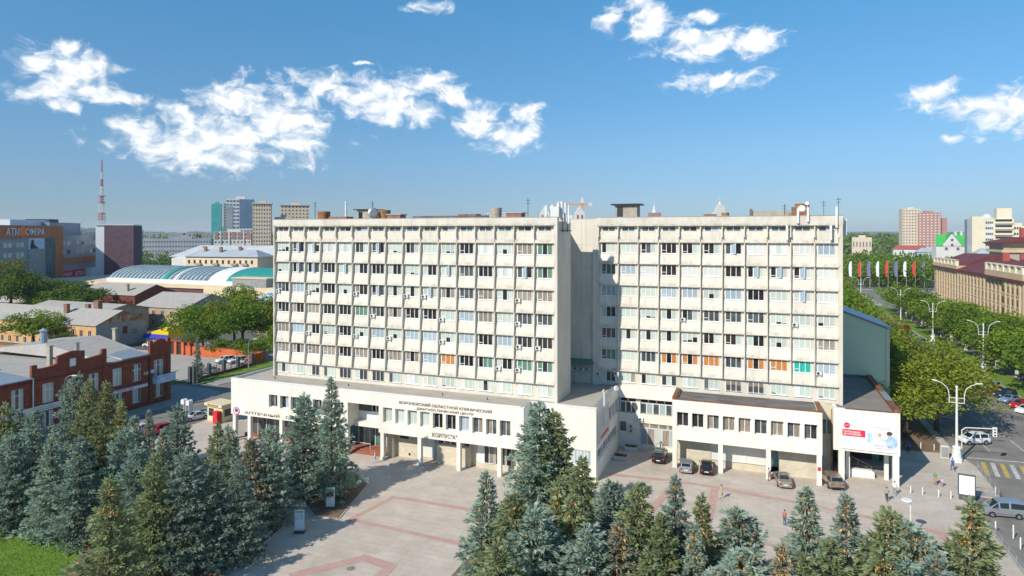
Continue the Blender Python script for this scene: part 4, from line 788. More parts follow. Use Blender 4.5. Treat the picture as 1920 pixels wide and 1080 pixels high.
tree('s', -3.0, 57.2, 2.3, 4.2, 'green deciduous shrub between the spruces at the bottom edge', name='shrub')
tree('s', 21.8, 61, 1.8, 2.6, 'reddish bare shrub at the bottom right corner', name='shrub')
# park beyond the square: a wood that reads as one mass
def wood(name, label, spots, ls, seed, m='leaf', nl=60):
    rg.seed(seed); L = Leaves()
    for (x, y, r, h) in spots:
        for c in range(14):
            v = rv(); p0 = Vector((x + v.x * r * .75, y + v.y * r * .75, h * .55 + v.z * h * .36)); ct = rg.random()
            for j in range(nl // 2):
                w_ = rv(); L.leaf(p0 + w_ * r * .42, (w_ + rv()).normalized(), rv(), ls * rg.uniform(.7, 1.3), ls * .7, .45 * ct + .55 * rg.random())
    o = link(name, L.mesh(name, m)); return tag(o, label, 'wood', kind='stuff')
rs = random.Random(3)
wood('park_wood', 'broad green park trees behind the flagpoles', [(rs.uniform(20, 250), 448 + (i % 9) * 16 + rs.uniform(-6, 6), rs.uniform(6, 9), rs.uniform(11, 16)) for i in range(120)], 1.5, 31)
wood('far_wood', 'distant belt of trees behind the park', [(rs.uniform(60, 420), rs.uniform(620, 820), rs.uniform(8, 12), rs.uniform(10, 14)) for i in range(60)], 2.6, 32, nl=40)
wood('far_wood', 'dark trees between the mall and the far blocks on the left', [(rs.uniform(-440, -300), rs.uniform(300, 350), rs.uniform(7, 10), rs.uniform(15, 21)) for i in range(26)], 1.6, 33, 'leaf_dark', nl=50)
wood('far_wood', 'trees behind the pale cream house on the left', [(rs.uniform(-288, -215), rs.uniform(318, 345), rs.uniform(6, 9), rs.uniform(14, 22)) for i in range(14)], 1.6, 34, nl=50)

rg.seed(77); L = Leaves()
for i in range(26000):
    x, y = rg.uniform(-88, -54), rg.uniform(34, 49)
    if y > 46.5 + .12 * (x + 88) or y > 40 + (-59.5 - x) * 1.15: continue
    L.leaf(Vector((x, y, .085)), (Vector((0, 0, 1)) + rv() * .7).normalized(), rv(), rg.uniform(.10, .22), .05, rg.random())
mat('blade', (.09, .19, .015), rough=.8, vcol=(.24, .34, .04)); tag(link('lawn_grass', L.mesh('lawn_grass', 'blade')), 'short bright green grass at the bottom left corner', 'grass', kind='stuff')

# ------------------------------------------------------------------ surroundings on the left
mat('brick_red', (.225, .058, .032), (.31, .10, .055), 1.2, .9, ramp=(.3, .7), brick=(1, .26, .085, (.55, .5, .45), .012, .55))
mat('brick_dark', (.13, .035, .025), (.19, .06, .04), 1.2, .9)
mat('orange_wall', (.62, .16, .05), (.52, .12, .04), .4, .9)
mat('plaster_peach', (.62, .40, .20), (.56, .22, .10), .35, .9, ramp=(.45, .72))
mat('plaster_old', (.50, .36, .22), (.33, .27, .22), .5, .95, ramp=(.4, .65))
mat('plaster_grey', (.36, .36, .35), (.28, .28, .28), .5, .95)
mat('rusty_gable', (.34, .13, .04), (.42, .34, .26), .5, .9, ramp=(.45, .55))
mat('slate_roof', (.34, .315, .285), (.44, .41, .37), .4, .9, ramp=(.3, .7), stretch=(3, 1, 1))
mat('slate_blue', (.27, .34, .40), (.33, .40, .45), .3, .5, metal=.2)
mat('pale_blue_roof', (.50, .60, .70), (.42, .52, .62), .4, .6)
mat('pink', (.72, .54, .50), rough=.9); mat('yellow', (.75, .55, .01), rough=.6); mat('royal_blue', (.03, .04, .38), rough=.6)
mat('slate_fence', (.07, .085, .10), (.10, .115, .13), 1, .7)
mat('window_dark', (.035, .035, .04), rough=.15, spec=.6)
mat('window_far', (.12, .14, .16), rough=.2, spec=.5)
def gable_house(name, label, x0, x1, y0, y1, eave, ridge, axis, wm, rm, wins=(), gm=None, over=.4, cat='house'):
    """axis 'x': ridge along X. wins: (face, along, z, w, h)"""
    t = thing(name, label, cat, ((x0 + x1) / 2, (y0 + y1) / 2, 0))
    MB().box(x0, y0, 0, x1, y1, eave).obj('wall', wm, t)
    if axis == 'x':
        ym = (y0 + y1) / 2
        MB().prism([(x0 + .02, y0, eave), (x0 + .02, y1, eave), (x0 + .02, ym, ridge - .1)], (.2, 0, 0)).obj('gable', gm or wm, t); MB().prism([(x1 - .22, y0, eave), (x1 - .22, y1, eave), (x1 - .22, ym, ridge - .1)], (.2, 0, 0)).obj('gable', gm or wm, t)
        for s, ya in ((1, y0 - over), (-1, y1 + over)):
            ze = eave - over * (ridge - eave) / (ym - y0)
            MB().hexa([(x0 - over, ya, ze), (x1 + over, ya, ze), (x1 + over, ym, ridge), (x0 - over, ym, ridge), (x0 - over, ya, ze + .15), (x1 + over, ya, ze + .15), (x1 + over, ym, ridge + .15), (x0 - over, ym, ridge + .15)]).obj('roof', rm, t)
    else:
        xm = (x0 + x1) / 2
        MB().prism([(x0, y0 + .02, eave), (x1, y0 + .02, eave), (xm, y0 + .02, ridge - .1)], (0, .2, 0)).obj('gable', gm or wm, t)
        for xa in (x0 - over, x1 + over):
            ze = eave - over * (ridge - eave) / (xm - x0)
            MB().hexa([(xa, y0 - over, ze), (xm, y0 - over, ridge), (xm, y1 + over, ridge), (xa, y1 + over, ze), (xa, y0 - over, ze + .15), (xm, y0 - over, ridge + .15), (xm, y1 + over, ridge + .15), (xa, y1 + over, ze + .15)]).obj('roof', rm, t)
    for f, a, z, w, h in wins:
        if f == 'f': o = MB().box(a - w / 2, y0 - .02, z, a + w / 2, y0 + .05, z + h).obj('window', 'window_dark', t); MB().box(a - w / 2 - .1, y0 - .08, z - .12, a + w / 2 + .1, y0 + .02, z).box(a - .04, y0 - .04, z, a + .04, y0, z + h).obj('frame', 'white_sill', o)
        else: o = MB().box(x1 - .05, a - w / 2, z, x1 + .02, a + w / 2, z + h).obj('window', 'window_dark', t); MB().box(x1 - .02, a - w / 2 - .1, z - .12, x1 + .08, a + w / 2 + .1, z).box(x1, a - .04, z, x1 + .04, a + .04, z + h).obj('frame', 'white_sill', o)
    return t
def chimney(t, x, y, z0, z1, m='brown_brick', w=.7): MB().box(x - w, y - w * .7, z0, x + w, y + w * .7, z1).obj('chimney', m, t); MB().box(x - w - .12, y - w * .7 - .12, z1, x + w + .12, y + w * .7 + .12, z1 + .15).obj('chimney_cap', m, t)
# red brick house on the street corner (facade looks along +X)
RBk = thing('brick_house', 'two-storey dark red brick house with stepped gables on the street corner', 'house', (-115, 70, 0)); XF = -108
ups = [(92.5, 5.3, 2.2, 2.9), (87.75, 5.2, 1.9, 3.0), (83.85, 5.1, 1.9, 3.2), (79.4, 5.2, 1.9, 3.1), (75.1, 5.4, 1.4, 3.0), (71.65, 5.0, 1.9, 3.4), (66.95, 5.0, 1.9, 3.3), (61.6, 5, 1.9, 3.3), (56.5, 5, 1.9, 3.3), (51.5, 5, 1.9, 3.3)]
lows = [(92.5, 1.0, 1.9, 2.7), (87.75, 1.0, 1.9, 2.8), (83.95, 1.0, 1.8, 2.8), (79.4, 1.0, 1.9, 2.8), (75.4, 1, 1.9, 2.8), (71.6, 1.0, 1.9, 2.9), (66.9, 1, 1.9, 2.9), (61.6, 1, 1.9, 2.9), (56.5, 1, 1.9, 2.9), (51.5, 1, 1.9, 2.9)]
def facade_x(t, xf, y0, y1, rows, z0, z1, m, depth=.5):
    """wall looking along +X built of courses and piers round its openings; rows: [(zb, zt, [(ya, yb), ...])]"""
    z = z0
    for zb, zt, op in rows:
        MB().box(xf - depth, y0, z, xf, y1, zb).obj('wall', m, t); ys = [y0] + [v for o_ in op for v in o_] + [y1]
        for a, b_ in zip(ys[::2], ys[1::2]): MB().box(xf - depth, a, zb, xf - .002, b_, zt).obj('pier', m, t)
        z = zt
    MB().box(xf - depth, y0, z, xf, y1, z1).obj('wall', m, t)
facade_x(RBk, XF, 45, 95, [(1.0, 3.8, sorted((a - w / 2, a + w / 2) for a, z, w, h in lows)), (5.1, 8.3, sorted((a - w / 2, a + w / 2) for a, z, w, h in ups))], .7, 9.4, 'brick_red')
MB().box(-138, 94.5, 0, -108.5, 95, 9.4).obj('wall', 'brick_red', RBk); MB().box(-108.48, 45, 0, XF + .12, 95.1, .7).obj('plinth', 'brick_dark', RBk)
for z in (4.5, 8.9): MB().box(XF, 45, z, XF + .09, 95, z + .22).obj('string_course', 'brick_dark', RBk)
rfm = frame_mesh(1.9, 2.8, 3, sill=True, t=.09); rfu = frame_mesh(1.9, 3.2, 3, sill=True, t=.09)
for i, (a, z, w, h) in enumerate(lows): window(XF - .25, a, 1.0, rfm if w == 1.9 else frame_mesh(w, 2.8, 3, t=.09), pane_mesh(w, 2.8, [(G, Bl, G), (Bl, Bl, G), (Bl, G, Bl)][i % 3]), R(90), RBk)
for i, (a, z, w, h) in enumerate(ups):
    o = window(XF - .25, a, 5.1, rfu if w == 1.9 else frame_mesh(w, 3.2, 3, t=.09), pane_mesh(w, 3.2, [(Bl, G, Bl), (G, Bl, G), (Bw, Bl, Bl)][i % 3]), R(90), RBk); MB().box(-w / 2, -.08, 2.1, w / 2, .0, 2.2).obj('transom', 'pvc', o, (0, 0, 0))
# stepped gable and corner pavilion
g_ = [(69, 9.4), (81.7, 9.4), (81.7, 12.2), (80.9, 12.3), (80.7, 11.4), (78.2, 11.1), (77.7, 11.2), (77.7, 12.6), (75.6, 12.9), (73.1, 12.4), (73.0, 11.2), (71.5, 10.9), (69.9, 10.9), (69.8, 11.6), (69, 11.6)]
MB().prism([(XF + .06, y, z) for y, z in g_], (-.5, 0, 0)).obj('stepped_gable', 'brick_red', RBk)
MB().box(XF + .05, 75.1, 10.3, XF + .09, 76.1, 11.6).obj('gable_window', 'pvc', RBk)
g2 = [(90.5, 9.4), (95.1, 9.4), (95.1, 12.2), (94.5, 12.2), (94.4, 11.5)] + [(92.8 + 1.3 * math.cos(t * PI / 8), 11.4 + .9 * math.sin(t * PI / 8)) for t in range(9)] + [(91.2, 11.5), (91.1, 12.2), (90.5, 12.2)]
MB().prism([(XF + .06, y, z) for y, z in g2], (-.55, 0, 0)).obj('corner_gable', 'brick_red', RBk)
for y in (45.4, 69.2, 81.4, 90.7, 94.7): MB().box(XF, y - .4, 0, XF + .14, y + .4, 9.4).obj('pilaster', 'brick_red', RBk)
MB().hexa([(-139, 80, 10.4), (-107.8, 82, 9.5), (-107.8, 90.4, 9.5), (-139, 95, 10.4), (-125, 82, 12.0), (-108, 82, 9.7), (-108, 90.4, 9.7), (-125, 93, 12.0)]).obj('roof', 'slate_roof', RBk)
MB().box(-139, 45, 8.9, -108.6, 82, 9.4).obj('roof', 'slate_roof', RBk); MB().box(-139, 82, 8.9, -108.6, 94.9, 9.4).obj('roof', 'bitumen', RBk)
MB().hexa([(-109.6, 84.6, 9.75), (-107.8, 84.6, 9.72), (-107.8, 90.3, 9.72), (-113, 90.3, 10.3), (-113, 85, 10.35), (-107.7, 84.6, 9.78), (-107.7, 90.3, 9.78), (-113, 90.3, 10.4)]).obj('roof_patch', 'galv', RBk)
MB().prism([(-108.2, 69.2, 9.6), (-138, 69.2, 9.6), (-123, 62, 13.2)], (0, .01, 0)).obj('roof_end', 'slate_blue', RBk)
MB().hexa([(-107.6, 40, 9.5), (-107.6, 69, 9.5), (-123, 62, 13.2), (-123, 40, 13.2), (-107.6, 40, 9.65), (-107.6, 69, 9.65), (-123, 62, 13.35), (-123, 40, 13.35)]).obj('roof', 'slate_blue', RBk)
MB().hexa([(-107.9, 69.0, 9.5), (-138, 69, 9.5), (-123.2, 62, 13.2), (-122.8, 62, 13.2), (-107.9, 69.02, 9.66), (-138, 69.02, 9.66), (-123.2, 62, 13.36), (-122.8, 62, 13.36)]).obj('roof', 'slate_blue', RBk)
for x, y, z0, z1, m_ in ((-112, 74.5, 9.4, 13.6, 'render_grey'), (-113, 79.8, 9.4, 13.2, 'galv'), (-120, 92.6, 10.5, 13.6, 'render_grey')): chimney(RBk, x, y, z0, z1, m_, .4)
for x, y in ((-124, 66, ), (-128, 84)): MB().cyl((x, y, 11), (x, y, 14), .6, n=10).cyl((x, y, 14), (x, y, 14.5), .9, .1, 10).obj('vent_cowl', 'slate_blue', RBk)
MB().tube([(XF + .25, 69.1, 9.6), (XF + .25, 69.1, .3)], .09, 8).obj('downpipe', 'pvc', RBk); MB().tube([(XF + .2, 90.3, 9.4), (XF + .2, 90.3, .3)], .08, 8).obj('downpipe', 'dark_metal', RBk)
s1 = MB().box(XF + .1, 82.1, 3.75, XF + .2, 89.9, 4.45).obj('shop_sign', 'white_paint', RBk); MB().box(XF + .19, 82.1, 4.3, XF + .21, 89.9, 4.46).obj('sign_edge', 'print_purple', s1); text_on('lettering', 'РОСГОССТРАХ', XF + .21, 83.6, 3.85, 3.4, .38, 'print_purple', s1, R(90), .01)
s2 = MB().box(XF + .1, 61, 4.0, XF + .2, 73.7, 4.95).obj('shop_sign', 'white_paint', RBk); text_on('lettering', 'АГЕНТСТВО', XF + .21, 69.2, 4.5, 3.2, .3, 'curtain_teal', s2, R(90), .01); text_on('lettering', 'НЕДВИЖИМОСТЬ', XF + .21, 69.6, 4.1, 3.6, .3, 'curtain_teal', s2, R(90), .01)
bl = MB().box(XF, 91.0, 3.9, XF + 1.3, 95.2, 4.05).box(XF + 1.22, 91.0, 4.05, XF + 1.3, 95.2, 5.5).box(XF, 91, 4.05, XF + 1.22, 91.08, 5.5).obj('balcony', 'print_blue', RBk); text_on('lettering', 'СТРАХОВАНИЕ', XF + 1.315, 91.6, 4.7, 3.0, .4, 'white_paint', bl, R(90), .005)
a_ = put('air_conditioner', ac_body, XF, 89.5, 6.0, RBk, R(90)); link('fan_grille', ac_fan, a_, (0, 0, 0)); MB().cyl((XF + .1, 90.9, 6.3), (XF + .3, 90.8, 6.35), .4, .3, 14).obj('satellite_dish', 'white_paint', RBk)
# lot: walls, fence, gate
ow = thing('orange_wall', 'orange brick boundary wall with a gate portal at the back of the car park', 'wall', (-133, 131, 0))
MB().box(-150, 131, 0, -117, 131.4, 2.5).obj('wall', 'orange_wall', ow); MB().box(-150, 130.9, 2.5, -117, 131.5, 2.65).obj('coping', 'brick_dark', ow); MB().box(-117.4, 126.2, 0, -117, 131, 2.5).obj('wall', 'orange_wall', ow)
for x in (-149.2, -146.6, -144.0, -141.6): MB().box(x - .45, 130.6, 0, x + .45, 131.8, 3.4).obj('pier', 'orange_wall', ow)
MB().box(-149.8, 130.5, 3.4, -138.5, 131.9, 3.9).obj('lintel', 'brick_red', ow)
for x in (-147.9, -145.3): MB().box(x - .8, 130.98, 0, x + .8, 131.02, 3.3).obj('gate', 'dark_metal', ow)
tag(MB().box(-192, 112, 0, -165, 112.4, 3).box(-165.4, 104, 0, -165, 112, 3).obj('garden_wall', 'orange_wall'), 'orange garden wall behind the blue-roofed part of the brick house', 'wall')
fe = thing('metal_fence', 'dark metal fence with slate pillars on a low brick base by the car park', 'fence', (-116.2, 116, 0))
MB().box(-116.5, 108.6, 0, -116.1, 126.5, .55).obj('base_wall', 'brick_dark', fe)
for y in (108.4, 112.8, 117.2, 121.6, 126.2): MB().box(-116.65, y - .32, 0, -115.95, y + .32, 3.0).prism([(-116.65, y - .32, 3.0), (-115.95, y - .32, 3.0), (-116.3, y, 3.5)], (0, .02, 0)).obj('pillar', 'slate_fence', fe)
for y in (110.6, 115, 119.4, 124): MB().box(-116.35, y - .05, .55, -116.25, y + .05, 2.4).obj('rail_post', 'slate_fence', fe)
for a, b_ in ((108.7, 112.5), (113.1, 116.9), (117.5, 121.3), (121.9, 125.9)):
    q = MB().box(-116.32, a, 2.2, -116.28, b_, 2.26).box(-116.32, a, .8, -116.28, b_, .86)
    k = a
    while k < b_: q.box(-116.31, k, .6, -116.29, k + .03, 2.4); k += .34
    q.obj('rail_panel', 'slate_fence', fe)
gp_ = thing('gate_posts', 'pair of dark slate gate pillars with open metal gate by the street corner', 'gate', (-117, 104, 0))
for x, y in ((-120.0, 104.3), (-121.0, 104.9), (-115.3, 106.6), (-114.6, 107.0)): MB().box(x - .32, y - .32, 0, x + .32, y + .32, 3.6).obj('pillar', 'slate_fence', gp_)
MB().box(-119.7, 104.6, .3, -119.6, 107.5, .4).box(-119.7, 104.6, 2.2, -119.6, 107.5, 2.3).obj('gate_leaf', 'slate_fence', gp_)
put_spruce(-115.6, 108.9, 9.5, 1.1, 0, 'slim lone spruce by the gate of the car park', 5)
# old houses
A_ = gable_house('old_house', 'long peeling peach-coloured old house with a grey slate roof', -262, -172, 127, 143, 6.9, 10.2, 'x', 'plaster_peach', 'slate_roof', [('f', -174.5 - i * 3.4, 3.4, 1.1, 1.9) for i in range(12)] + [('f', -174.5 - i * 3.4, .4, 1.1, 1.7) for i in range(12)], gm='rusty_gable')
MB().box(-172.05, 127, 0, -171.9, 143, 6.85).obj('end_wall', 'plaster_grey', A_); MB().box(-171.92, 135, 3.6, -171.85, 136.6, 5.6).obj('shutter', 'brick_dark', A_); MB().tube([(-171.4, 134, 3.4), (-171.4, 139, 3.4), (-171.4, 139, 4.3), (-171.4, 135, 4.3)], .05).obj('railing', 'dark_metal', A_)
chimney(A_, -191, 132, 8.2, 11.6); chimney(A_, -186, 138, 9.5, 12.2, w=1.0); chimney(A_, -193, 140, 8.5, 10.6)
B_ = gable_house('old_house', 'peeling cream old house with a broad grey roof and cracked plaster', -206, -183, 167, 190, 6.8, 10.8, 'x', 'plaster_old', 'slate_roof', [('f', -185 - i * 4.2, 3.6, 1.2, 1.9) for i in range(5)] + [('f', -185 - i * 4.2, .5, 1.2, 1.7) for i in range(5)], gm='plaster_grey')
C_ = gable_house('old_house', 'shaded wing of the old houses joining the peach and cream ones', -232, -195, 146, 163, 7.2, 9.0, 'x', 'plaster_old', 'slate_roof', [('s', 149 + i * 3.6, 3.6, 1.2, 1.8) for i in range(4)], gm='plaster_old')
gable_house('old_house', 'low old house with beige roof under the big dark tree', -318, -268, 168, 184, 5.5, 9.5, 'x', 'plaster_old', 'slate_roof')
D_ = gable_house('old_house', 'brown-walled house behind the cream old house', -262, -230, 186, 205, 8, 11.5, 'x', 'brick_dark', 'slate_roof'); chimney(D_, -238, 189, 9, 12, 'render_grey')
gable_house('shed', 'open shed with a beige roof at the left edge', -222, -197, 104, 116, 3.2, 5.2, 'x', 'brick_dark', 'slate_roof', cat='shed')
ph = gable_house('pink_house', 'pale pink rendered house with a pale blue roof left of the clinic', -151, -118, 166, 186, 11.2, 14.2, 'x', 'pink', 'pale_blue_roof', [('f', -147 + i * 5, 5.5, 1.4, 2) for i in range(3)])
mk = thing('market_stall', 'market stall with yellow gable and royal blue awning', 'stall', (-166, 143, 0))
MB().box(-170, 141, 0, -161, 147, 1.8).obj('wall', 'white_paint', mk); MB().hexa([(-170.3, 140, 1.7), (-160.7, 140, 1.7), (-160.7, 141, 2.6), (-170.3, 141, 2.6), (-170.3, 140, 1.8), (-160.7, 140, 1.8), (-160.7, 141, 2.8), (-170.3, 141, 2.8)]).obj('awning', 'royal_blue', mk); MB().prism([(-170, 141, 2.6), (-161, 141, 2.6), (-161, 141, 4.9), (-162, 141, 5.1)], (0, 6, 0)).obj('gable', 'yellow', mk); MB().box(-161, 141.05, 1.8, -160.9, 147, 4.9).obj('side', 'yellow', mk)
# low mall with barrel roof
ml = thing('mall', 'long low mall with cream fascia and a glazed and teal barrel roof', 'building', (-240, 225, 0))
mat('fascia', (.78, .62, .42), (.70, .55, .37), .2, .9); mat('maroon', (.13, .06, .055), (.17, .08, .07), .5, .9); mat('teal_roof', (.03, .27, .24), (.04, .32, .28), .5, .5, metal=.1); mat('barrel_glass', (.16, .23, .25), (.10, .16, .19), .5, .15, .7)
MB().box(-330, 215, 0, -140, 262, 8.4).obj('wall', 'maroon', ml); MB().box(-330.4, 214.4, 8.4, -139.6, 262.4, 9.9).obj('fascia', 'fascia', ml)
for x in (-330, -305, -280, -214, -190, -176): MB().box(x - .8, 214.5, 0, x + .8, 215.3, 8.4).obj('pier', 'fascia', ml)
MB().box(-224, 214.2, 5, -176, 214.9, 8.5).obj('panel', 'fascia', ml); MB().box(-208, 214.3, 9.9, -190, 222, 13.4).obj('rooftop_hut', 'plaster_grey', ml); MB().box(-208.4, 214.0, 13.4, -189.6, 222.4, 13.8).obj('cap', 'fascia', ml)
def barrel(x0, x1, m, yc=236, rad=17.5, zb=10.1, rise=6.6, r0=0):
    b = MB(); n = 12; pts = []
    for i in range(n + 1):
        a = PI * i / n; pts.append((yc - math.cos(a) * (rad + r0), zb + math.sin(a) * (rise + r0)))
    for (ya, za), (yb, zb_) in zip(pts, pts[1:]): b.quad((x0, ya, za), (x1, ya, za), (x1, yb, zb_), (x0, yb, zb_))
    b.add([(x0, y, z) for y, z in pts], [tuple(range(len(pts)))]); b.add([(x1, y, z) for y, z in pts], [tuple(range(len(pts)))[::-1]]); return b
barrel(-288, -254, 'barrel_glass').obj('barrel_roof', 'barrel_glass', ml); barrel(-254, -251, 0, r0=.25).obj('roof_rib', 'teal_roof', ml); barrel(-251, -246, 0).obj('barrel_roof', 'barrel_glass', ml); barrel(-246, -245, 0, r0=.3).obj('roof_rib', 'white_paint', ml); barrel(-245, -226, 0).obj('barrel_roof', 'barrel_glass', ml); barrel(-226, -216, 0, r0=.2).obj('barrel_roof', 'white_paint', ml); barrel(-216, -140, 0, r0=.1).obj('barrel_roof', 'teal_roof', ml)
for i in range(24):
    x = -287 + i * 2.5
    if x < -227: barrel(x, x + .35, 0, r0=.12).obj('glazing_bar', 'white_paint', ml)
MB().box(-288, 218, 9.9, -140, 219, 11.6).obj('gutter_wall', 'white_paint', ml)
# shopping centre with the big sign
mat('clad_grey', (.30, .34, .39), (.25, .29, .34), .3, .6, brick=(1, 2.4, 1.2, (.8, .8, .8), .02, .6)); mat('clad_orange', (.50, .19, .075), (.42, .15, .06), .3, .7, brick=(1, 2.4, 1.2, (.8, .8, .8), .02, .5)); mat('clad_white', (.72, .74, .76), rough=.7); mat('clad_purple', (.11, .065, .085), (.14, .085, .11), .4, .8); mat('print_green', (.12, .45, .05), (.20, .55, .10), 1, .5); mat('sign_white', (.85, .86, .88), rough=.4); mat('sign_orange', (.85, .16, .02), rough=.4)
at_ = thing('shopping_centre', 'grey and orange clad shopping centre with a big rooftop name sign', 'building', (-318.6, 190, 0), math.atan2(.862, -.507))
def lp(name, mb, m, parent): return mb.obj(name, m, parent, (0, 0, 0))
def text_local(parent, body, x, y, z, w, h, m, depth=.1):
    o = text_on('lettering', body, 0, 0, 0, w, h, m, None, 0, depth); o.parent = parent; o.location = (x, y, z); return o
lp('wall', MB().box(-40, 0, 0, 54, 40, 35.8), 'clad_grey', at_); lp('wall', MB().box(54, 1, 0, 99, 40, 31.5), 'clad_grey', at_)
lp('top_band', MB().box(-40, -.5, 30.4, 54, 1, 36.4), 'clad_orange', at_); lp('corner_band', MB().box(46, -.55, 0, 54.2, .9, 30.4), 'clad_orange', at_); lp('band', MB().box(-40, -.3, 15.8, 20, .5, 19.2), 'clad_orange', at_); lp('band', MB().box(54.2, .6, 15.8, 98, 1.2, 19.2), 'clad_orange', at_)
lp('glass_strip', MB().box(38, -.3, 1, 46, .5, 30.3), 'glass_teal', at_); lp('rooftop_plant', MB().box(58, 8, 31.5, 92, 34, 38.5), 'clad_grey', at_); lp('rooftop_plant', MB().box(30, 12, 36, 62, 40, 39.5), 'clad_white', at_); lp('rooftop_plant', MB().box(70, 14, 38.5, 80, 26, 40.5), 'slate_fence', at_)
text_local(at_, 'АТМ', 3.2, -.8, 31.6, 10.5, 3.5, 'sign_white'); text_local(at_, 'СФЕРА', 18.6, -.8, 31.6, 16.5, 3.5, 'sign_white'); lp('sign_disc', MB().cyl((15.8, -.6, 33.4), (15.8, -1.0, 33.4), 2.6, n=24), 'sign_orange', at_)
po = lp('poster', MB().box(22, -.35, 24.8, 36, .3, 30.2), 'print_blue', at_); lp('print', MB().prism([(23, -.38, 25), (31, -.38, 25), (27, -.38, 27), (26, -.38, 29.5), (24.5, -.38, 29.6)], (0, -.02, 0)), 'black', po)
lp('panel', MB().box(22, -.35, 9.5, 36, .3, 24), 'plaster_grey', at_); po = lp('poster', MB().box(21, -.35, 6, 36, .3, 9.2), 'print_green', at_); lp('poster', MB().box(21, -.36, 1, 36, .3, 5.8), 'print_red', at_)
for x0, m_ in ((55, 'print_red'), (68, 'print_red'), (82, 'print_pale')): q = lp('poster', MB().box(x0, .4, 4.5, x0 + 11.8, 1.0, 12.4), m_, at_)
text_local(at_, 'АПТЕКА', 69, .3, 8.8, 9.8, 2.3, 'sign_white', .02); text_local(at_, 'КРЕДИТ', 56, .3, 9.2, 9.4, 1.8, 'sign_white', .02); lp('poster', MB().box(55, .35, 4.5, 66.8, .39, 8.4), 'sign_white', at_)
for z in (26, 21.3):
    for x in (2.5, 6.2, 12.5, 16): lp('window', MB().box(x, -.08, z, x + 2.6, .3, z + 2.2), ('blind', 'blind_white')[int(x) % 2], at_)
    for x in (56.5, 61.5, 71.5, 77, 87, 91.5): lp('window', MB().box(x, .92, z, x + 3.2, 1.3, z + 2.2), ('blind', 'glass_grey', 'blind_blue')[int(x + z) % 3], at_)
pb = thing('purple_block', 'windowless purple block with a white side wall beside the shopping centre', 'building', (-345, 262, 0), R(35))
lp('wall', MB().box(-2, 0, 0, 13, 16, 37), 'clad_purple', pb); lp('side_wall', MB().box(-6.5, .5, 0, -2, 16, 37.2), 'clad_white', pb); lp('coping', MB().box(-6.6, -.1, 37.2, 13.1, 16.2, 37.6), 'clad_white', pb)

# ------------------------------------------------------------------ far skyline
mat('tower_beige', (.66, .55, .42), (.60, .50, .38), .1, .9); mat('tower_white', (.68, .67, .64), (.60, .59, .57), .1, .9); mat('tower_grey', (.34, .36, .40), (.28, .30, .34), .1, .9); mat('tower_blue', (.10, .17, .26), (.14, .22, .32), .1, .3, .6); mat('net_teal', (.05, .36, .34), (.07, .42, .38), .2, .8); mat('glass_tower', (.06, .12, .13), (.10, .17, .17), .1, .2, .6)
mat('tower_red', (.44, .23, .19), (.40, .21, .17), .2, .9); mat('roof_green', (.05, .36, .08), (.06, .42, .10), .3, .6); mat('roof_red', (.42, .10, .08), (.36, .09, .07), .3, .7); mat('roof_maroon', (.13, .03, .03), (.17, .045, .04), .3, .6); mat('hotel_cream', (.76, .68, .50), (.70, .62, .46), .1, .8); mat('stone_ochre', (.60, .46, .29), (.54, .41, .26), .4, .9, bump=.1); mat('stone_grey', (.40, .35, .28), (.34, .30, .24), .4, .9); mat('roof_grey', (.36, .40, .44), (.42, .46, .50), .2, .6)
mat('city_a', (.50, .46, .42), (.44, .40, .37), .05, .9); mat('city_b', (.62, .60, .57), (.54, .52, .50), .05, .9); mat('city_c', (.40, .26, .22), (.34, .22, .19), .05, .9); mat('city_d', (.36, .38, .42), (.30, .32, .36), .05, .9)
def windows_grid(t, w, d, h, floors, bays, sides='fr', z0=1.2, wm='window_far', fw=.5, fh=.5, sbays=None):
    """all windows of a far block in one part (they are a few pixels wide)"""
    b = MB(); fl = h / floors
    def face(p0, du, n, L):
        s = L / n; nrm = Vector((du[1], -du[0], 0)) * .06
        for i in range(n):
            for k in range(floors):
                a = s * (i + .5 - fw / 2); z = k * fl + fl * (1 - fh) / 2; p = Vector((p0[0] + du[0] * a, p0[1] + du[1] * a, z)) + nrm; q = Vector((du[0] * s * fw, du[1] * s * fw, 0)); b.quad(p, p + q, p + q + Vector((0, 0, fl * fh)), p + Vector((0, 0, fl * fh)))
    if 'f' in sides: face((-w / 2, 0), (1, 0), bays, w)
    sb = sbays or max(2, int(bays * d / w))
    if 'r' in sides: face((w / 2, 0), (0, 1), sb, d)
    if 'l' in sides: face((-w / 2, d), (0, -1), sb, d)
    o = b.obj('windows', wm, t, (0, 0, 0)); o['kind'] = 'stuff'; return o
def block(name, label, x, y, w, d, h, floors, bays, wm, rz=20.6, sides='fr', roof='bitumen', wins='window_far', cap=None, fw=.5, fh=.5, cat='building', group=None, cornice=None, sm=None):
    t = thing(name, label, cat, (x, y, 0), R(rz), group)
    MB().box(-w / 2, 0, 0, w / 2, d, h).obj('wall', wm, t, (0, 0, 0)); windows_grid(t, w, d, h, floors, bays, sides, wm=wins, fw=fw, fh=fh)
    if sm: MB().box(w / 2 - .2, .05, 0, w / 2 + .03, d - .05, h - .1).obj('side_wall', sm, t, (0, 0, 0))
    c_ = cornice or 0
    MB().box(-w / 2 - c_, -c_, h, w / 2 + c_, d + c_, h + .8).obj('parapet', cap or wm, t, (0, 0, 0)); MB().box(-w * .15, d * .3, h + .8, w * .2, d * .7, h + 3).obj('roof_hut', wm, t, (0, 0, 0)); return t
SK = 38
t = block('tower_block', 'teal netted tower under construction, left one of the twin towers', -587.7, 580.3, 10, 14, 66, 20, 4, 'net_teal', SK, 'f', wins='glass_tower', sm='glass_tower', fw=.25, fh=.2)
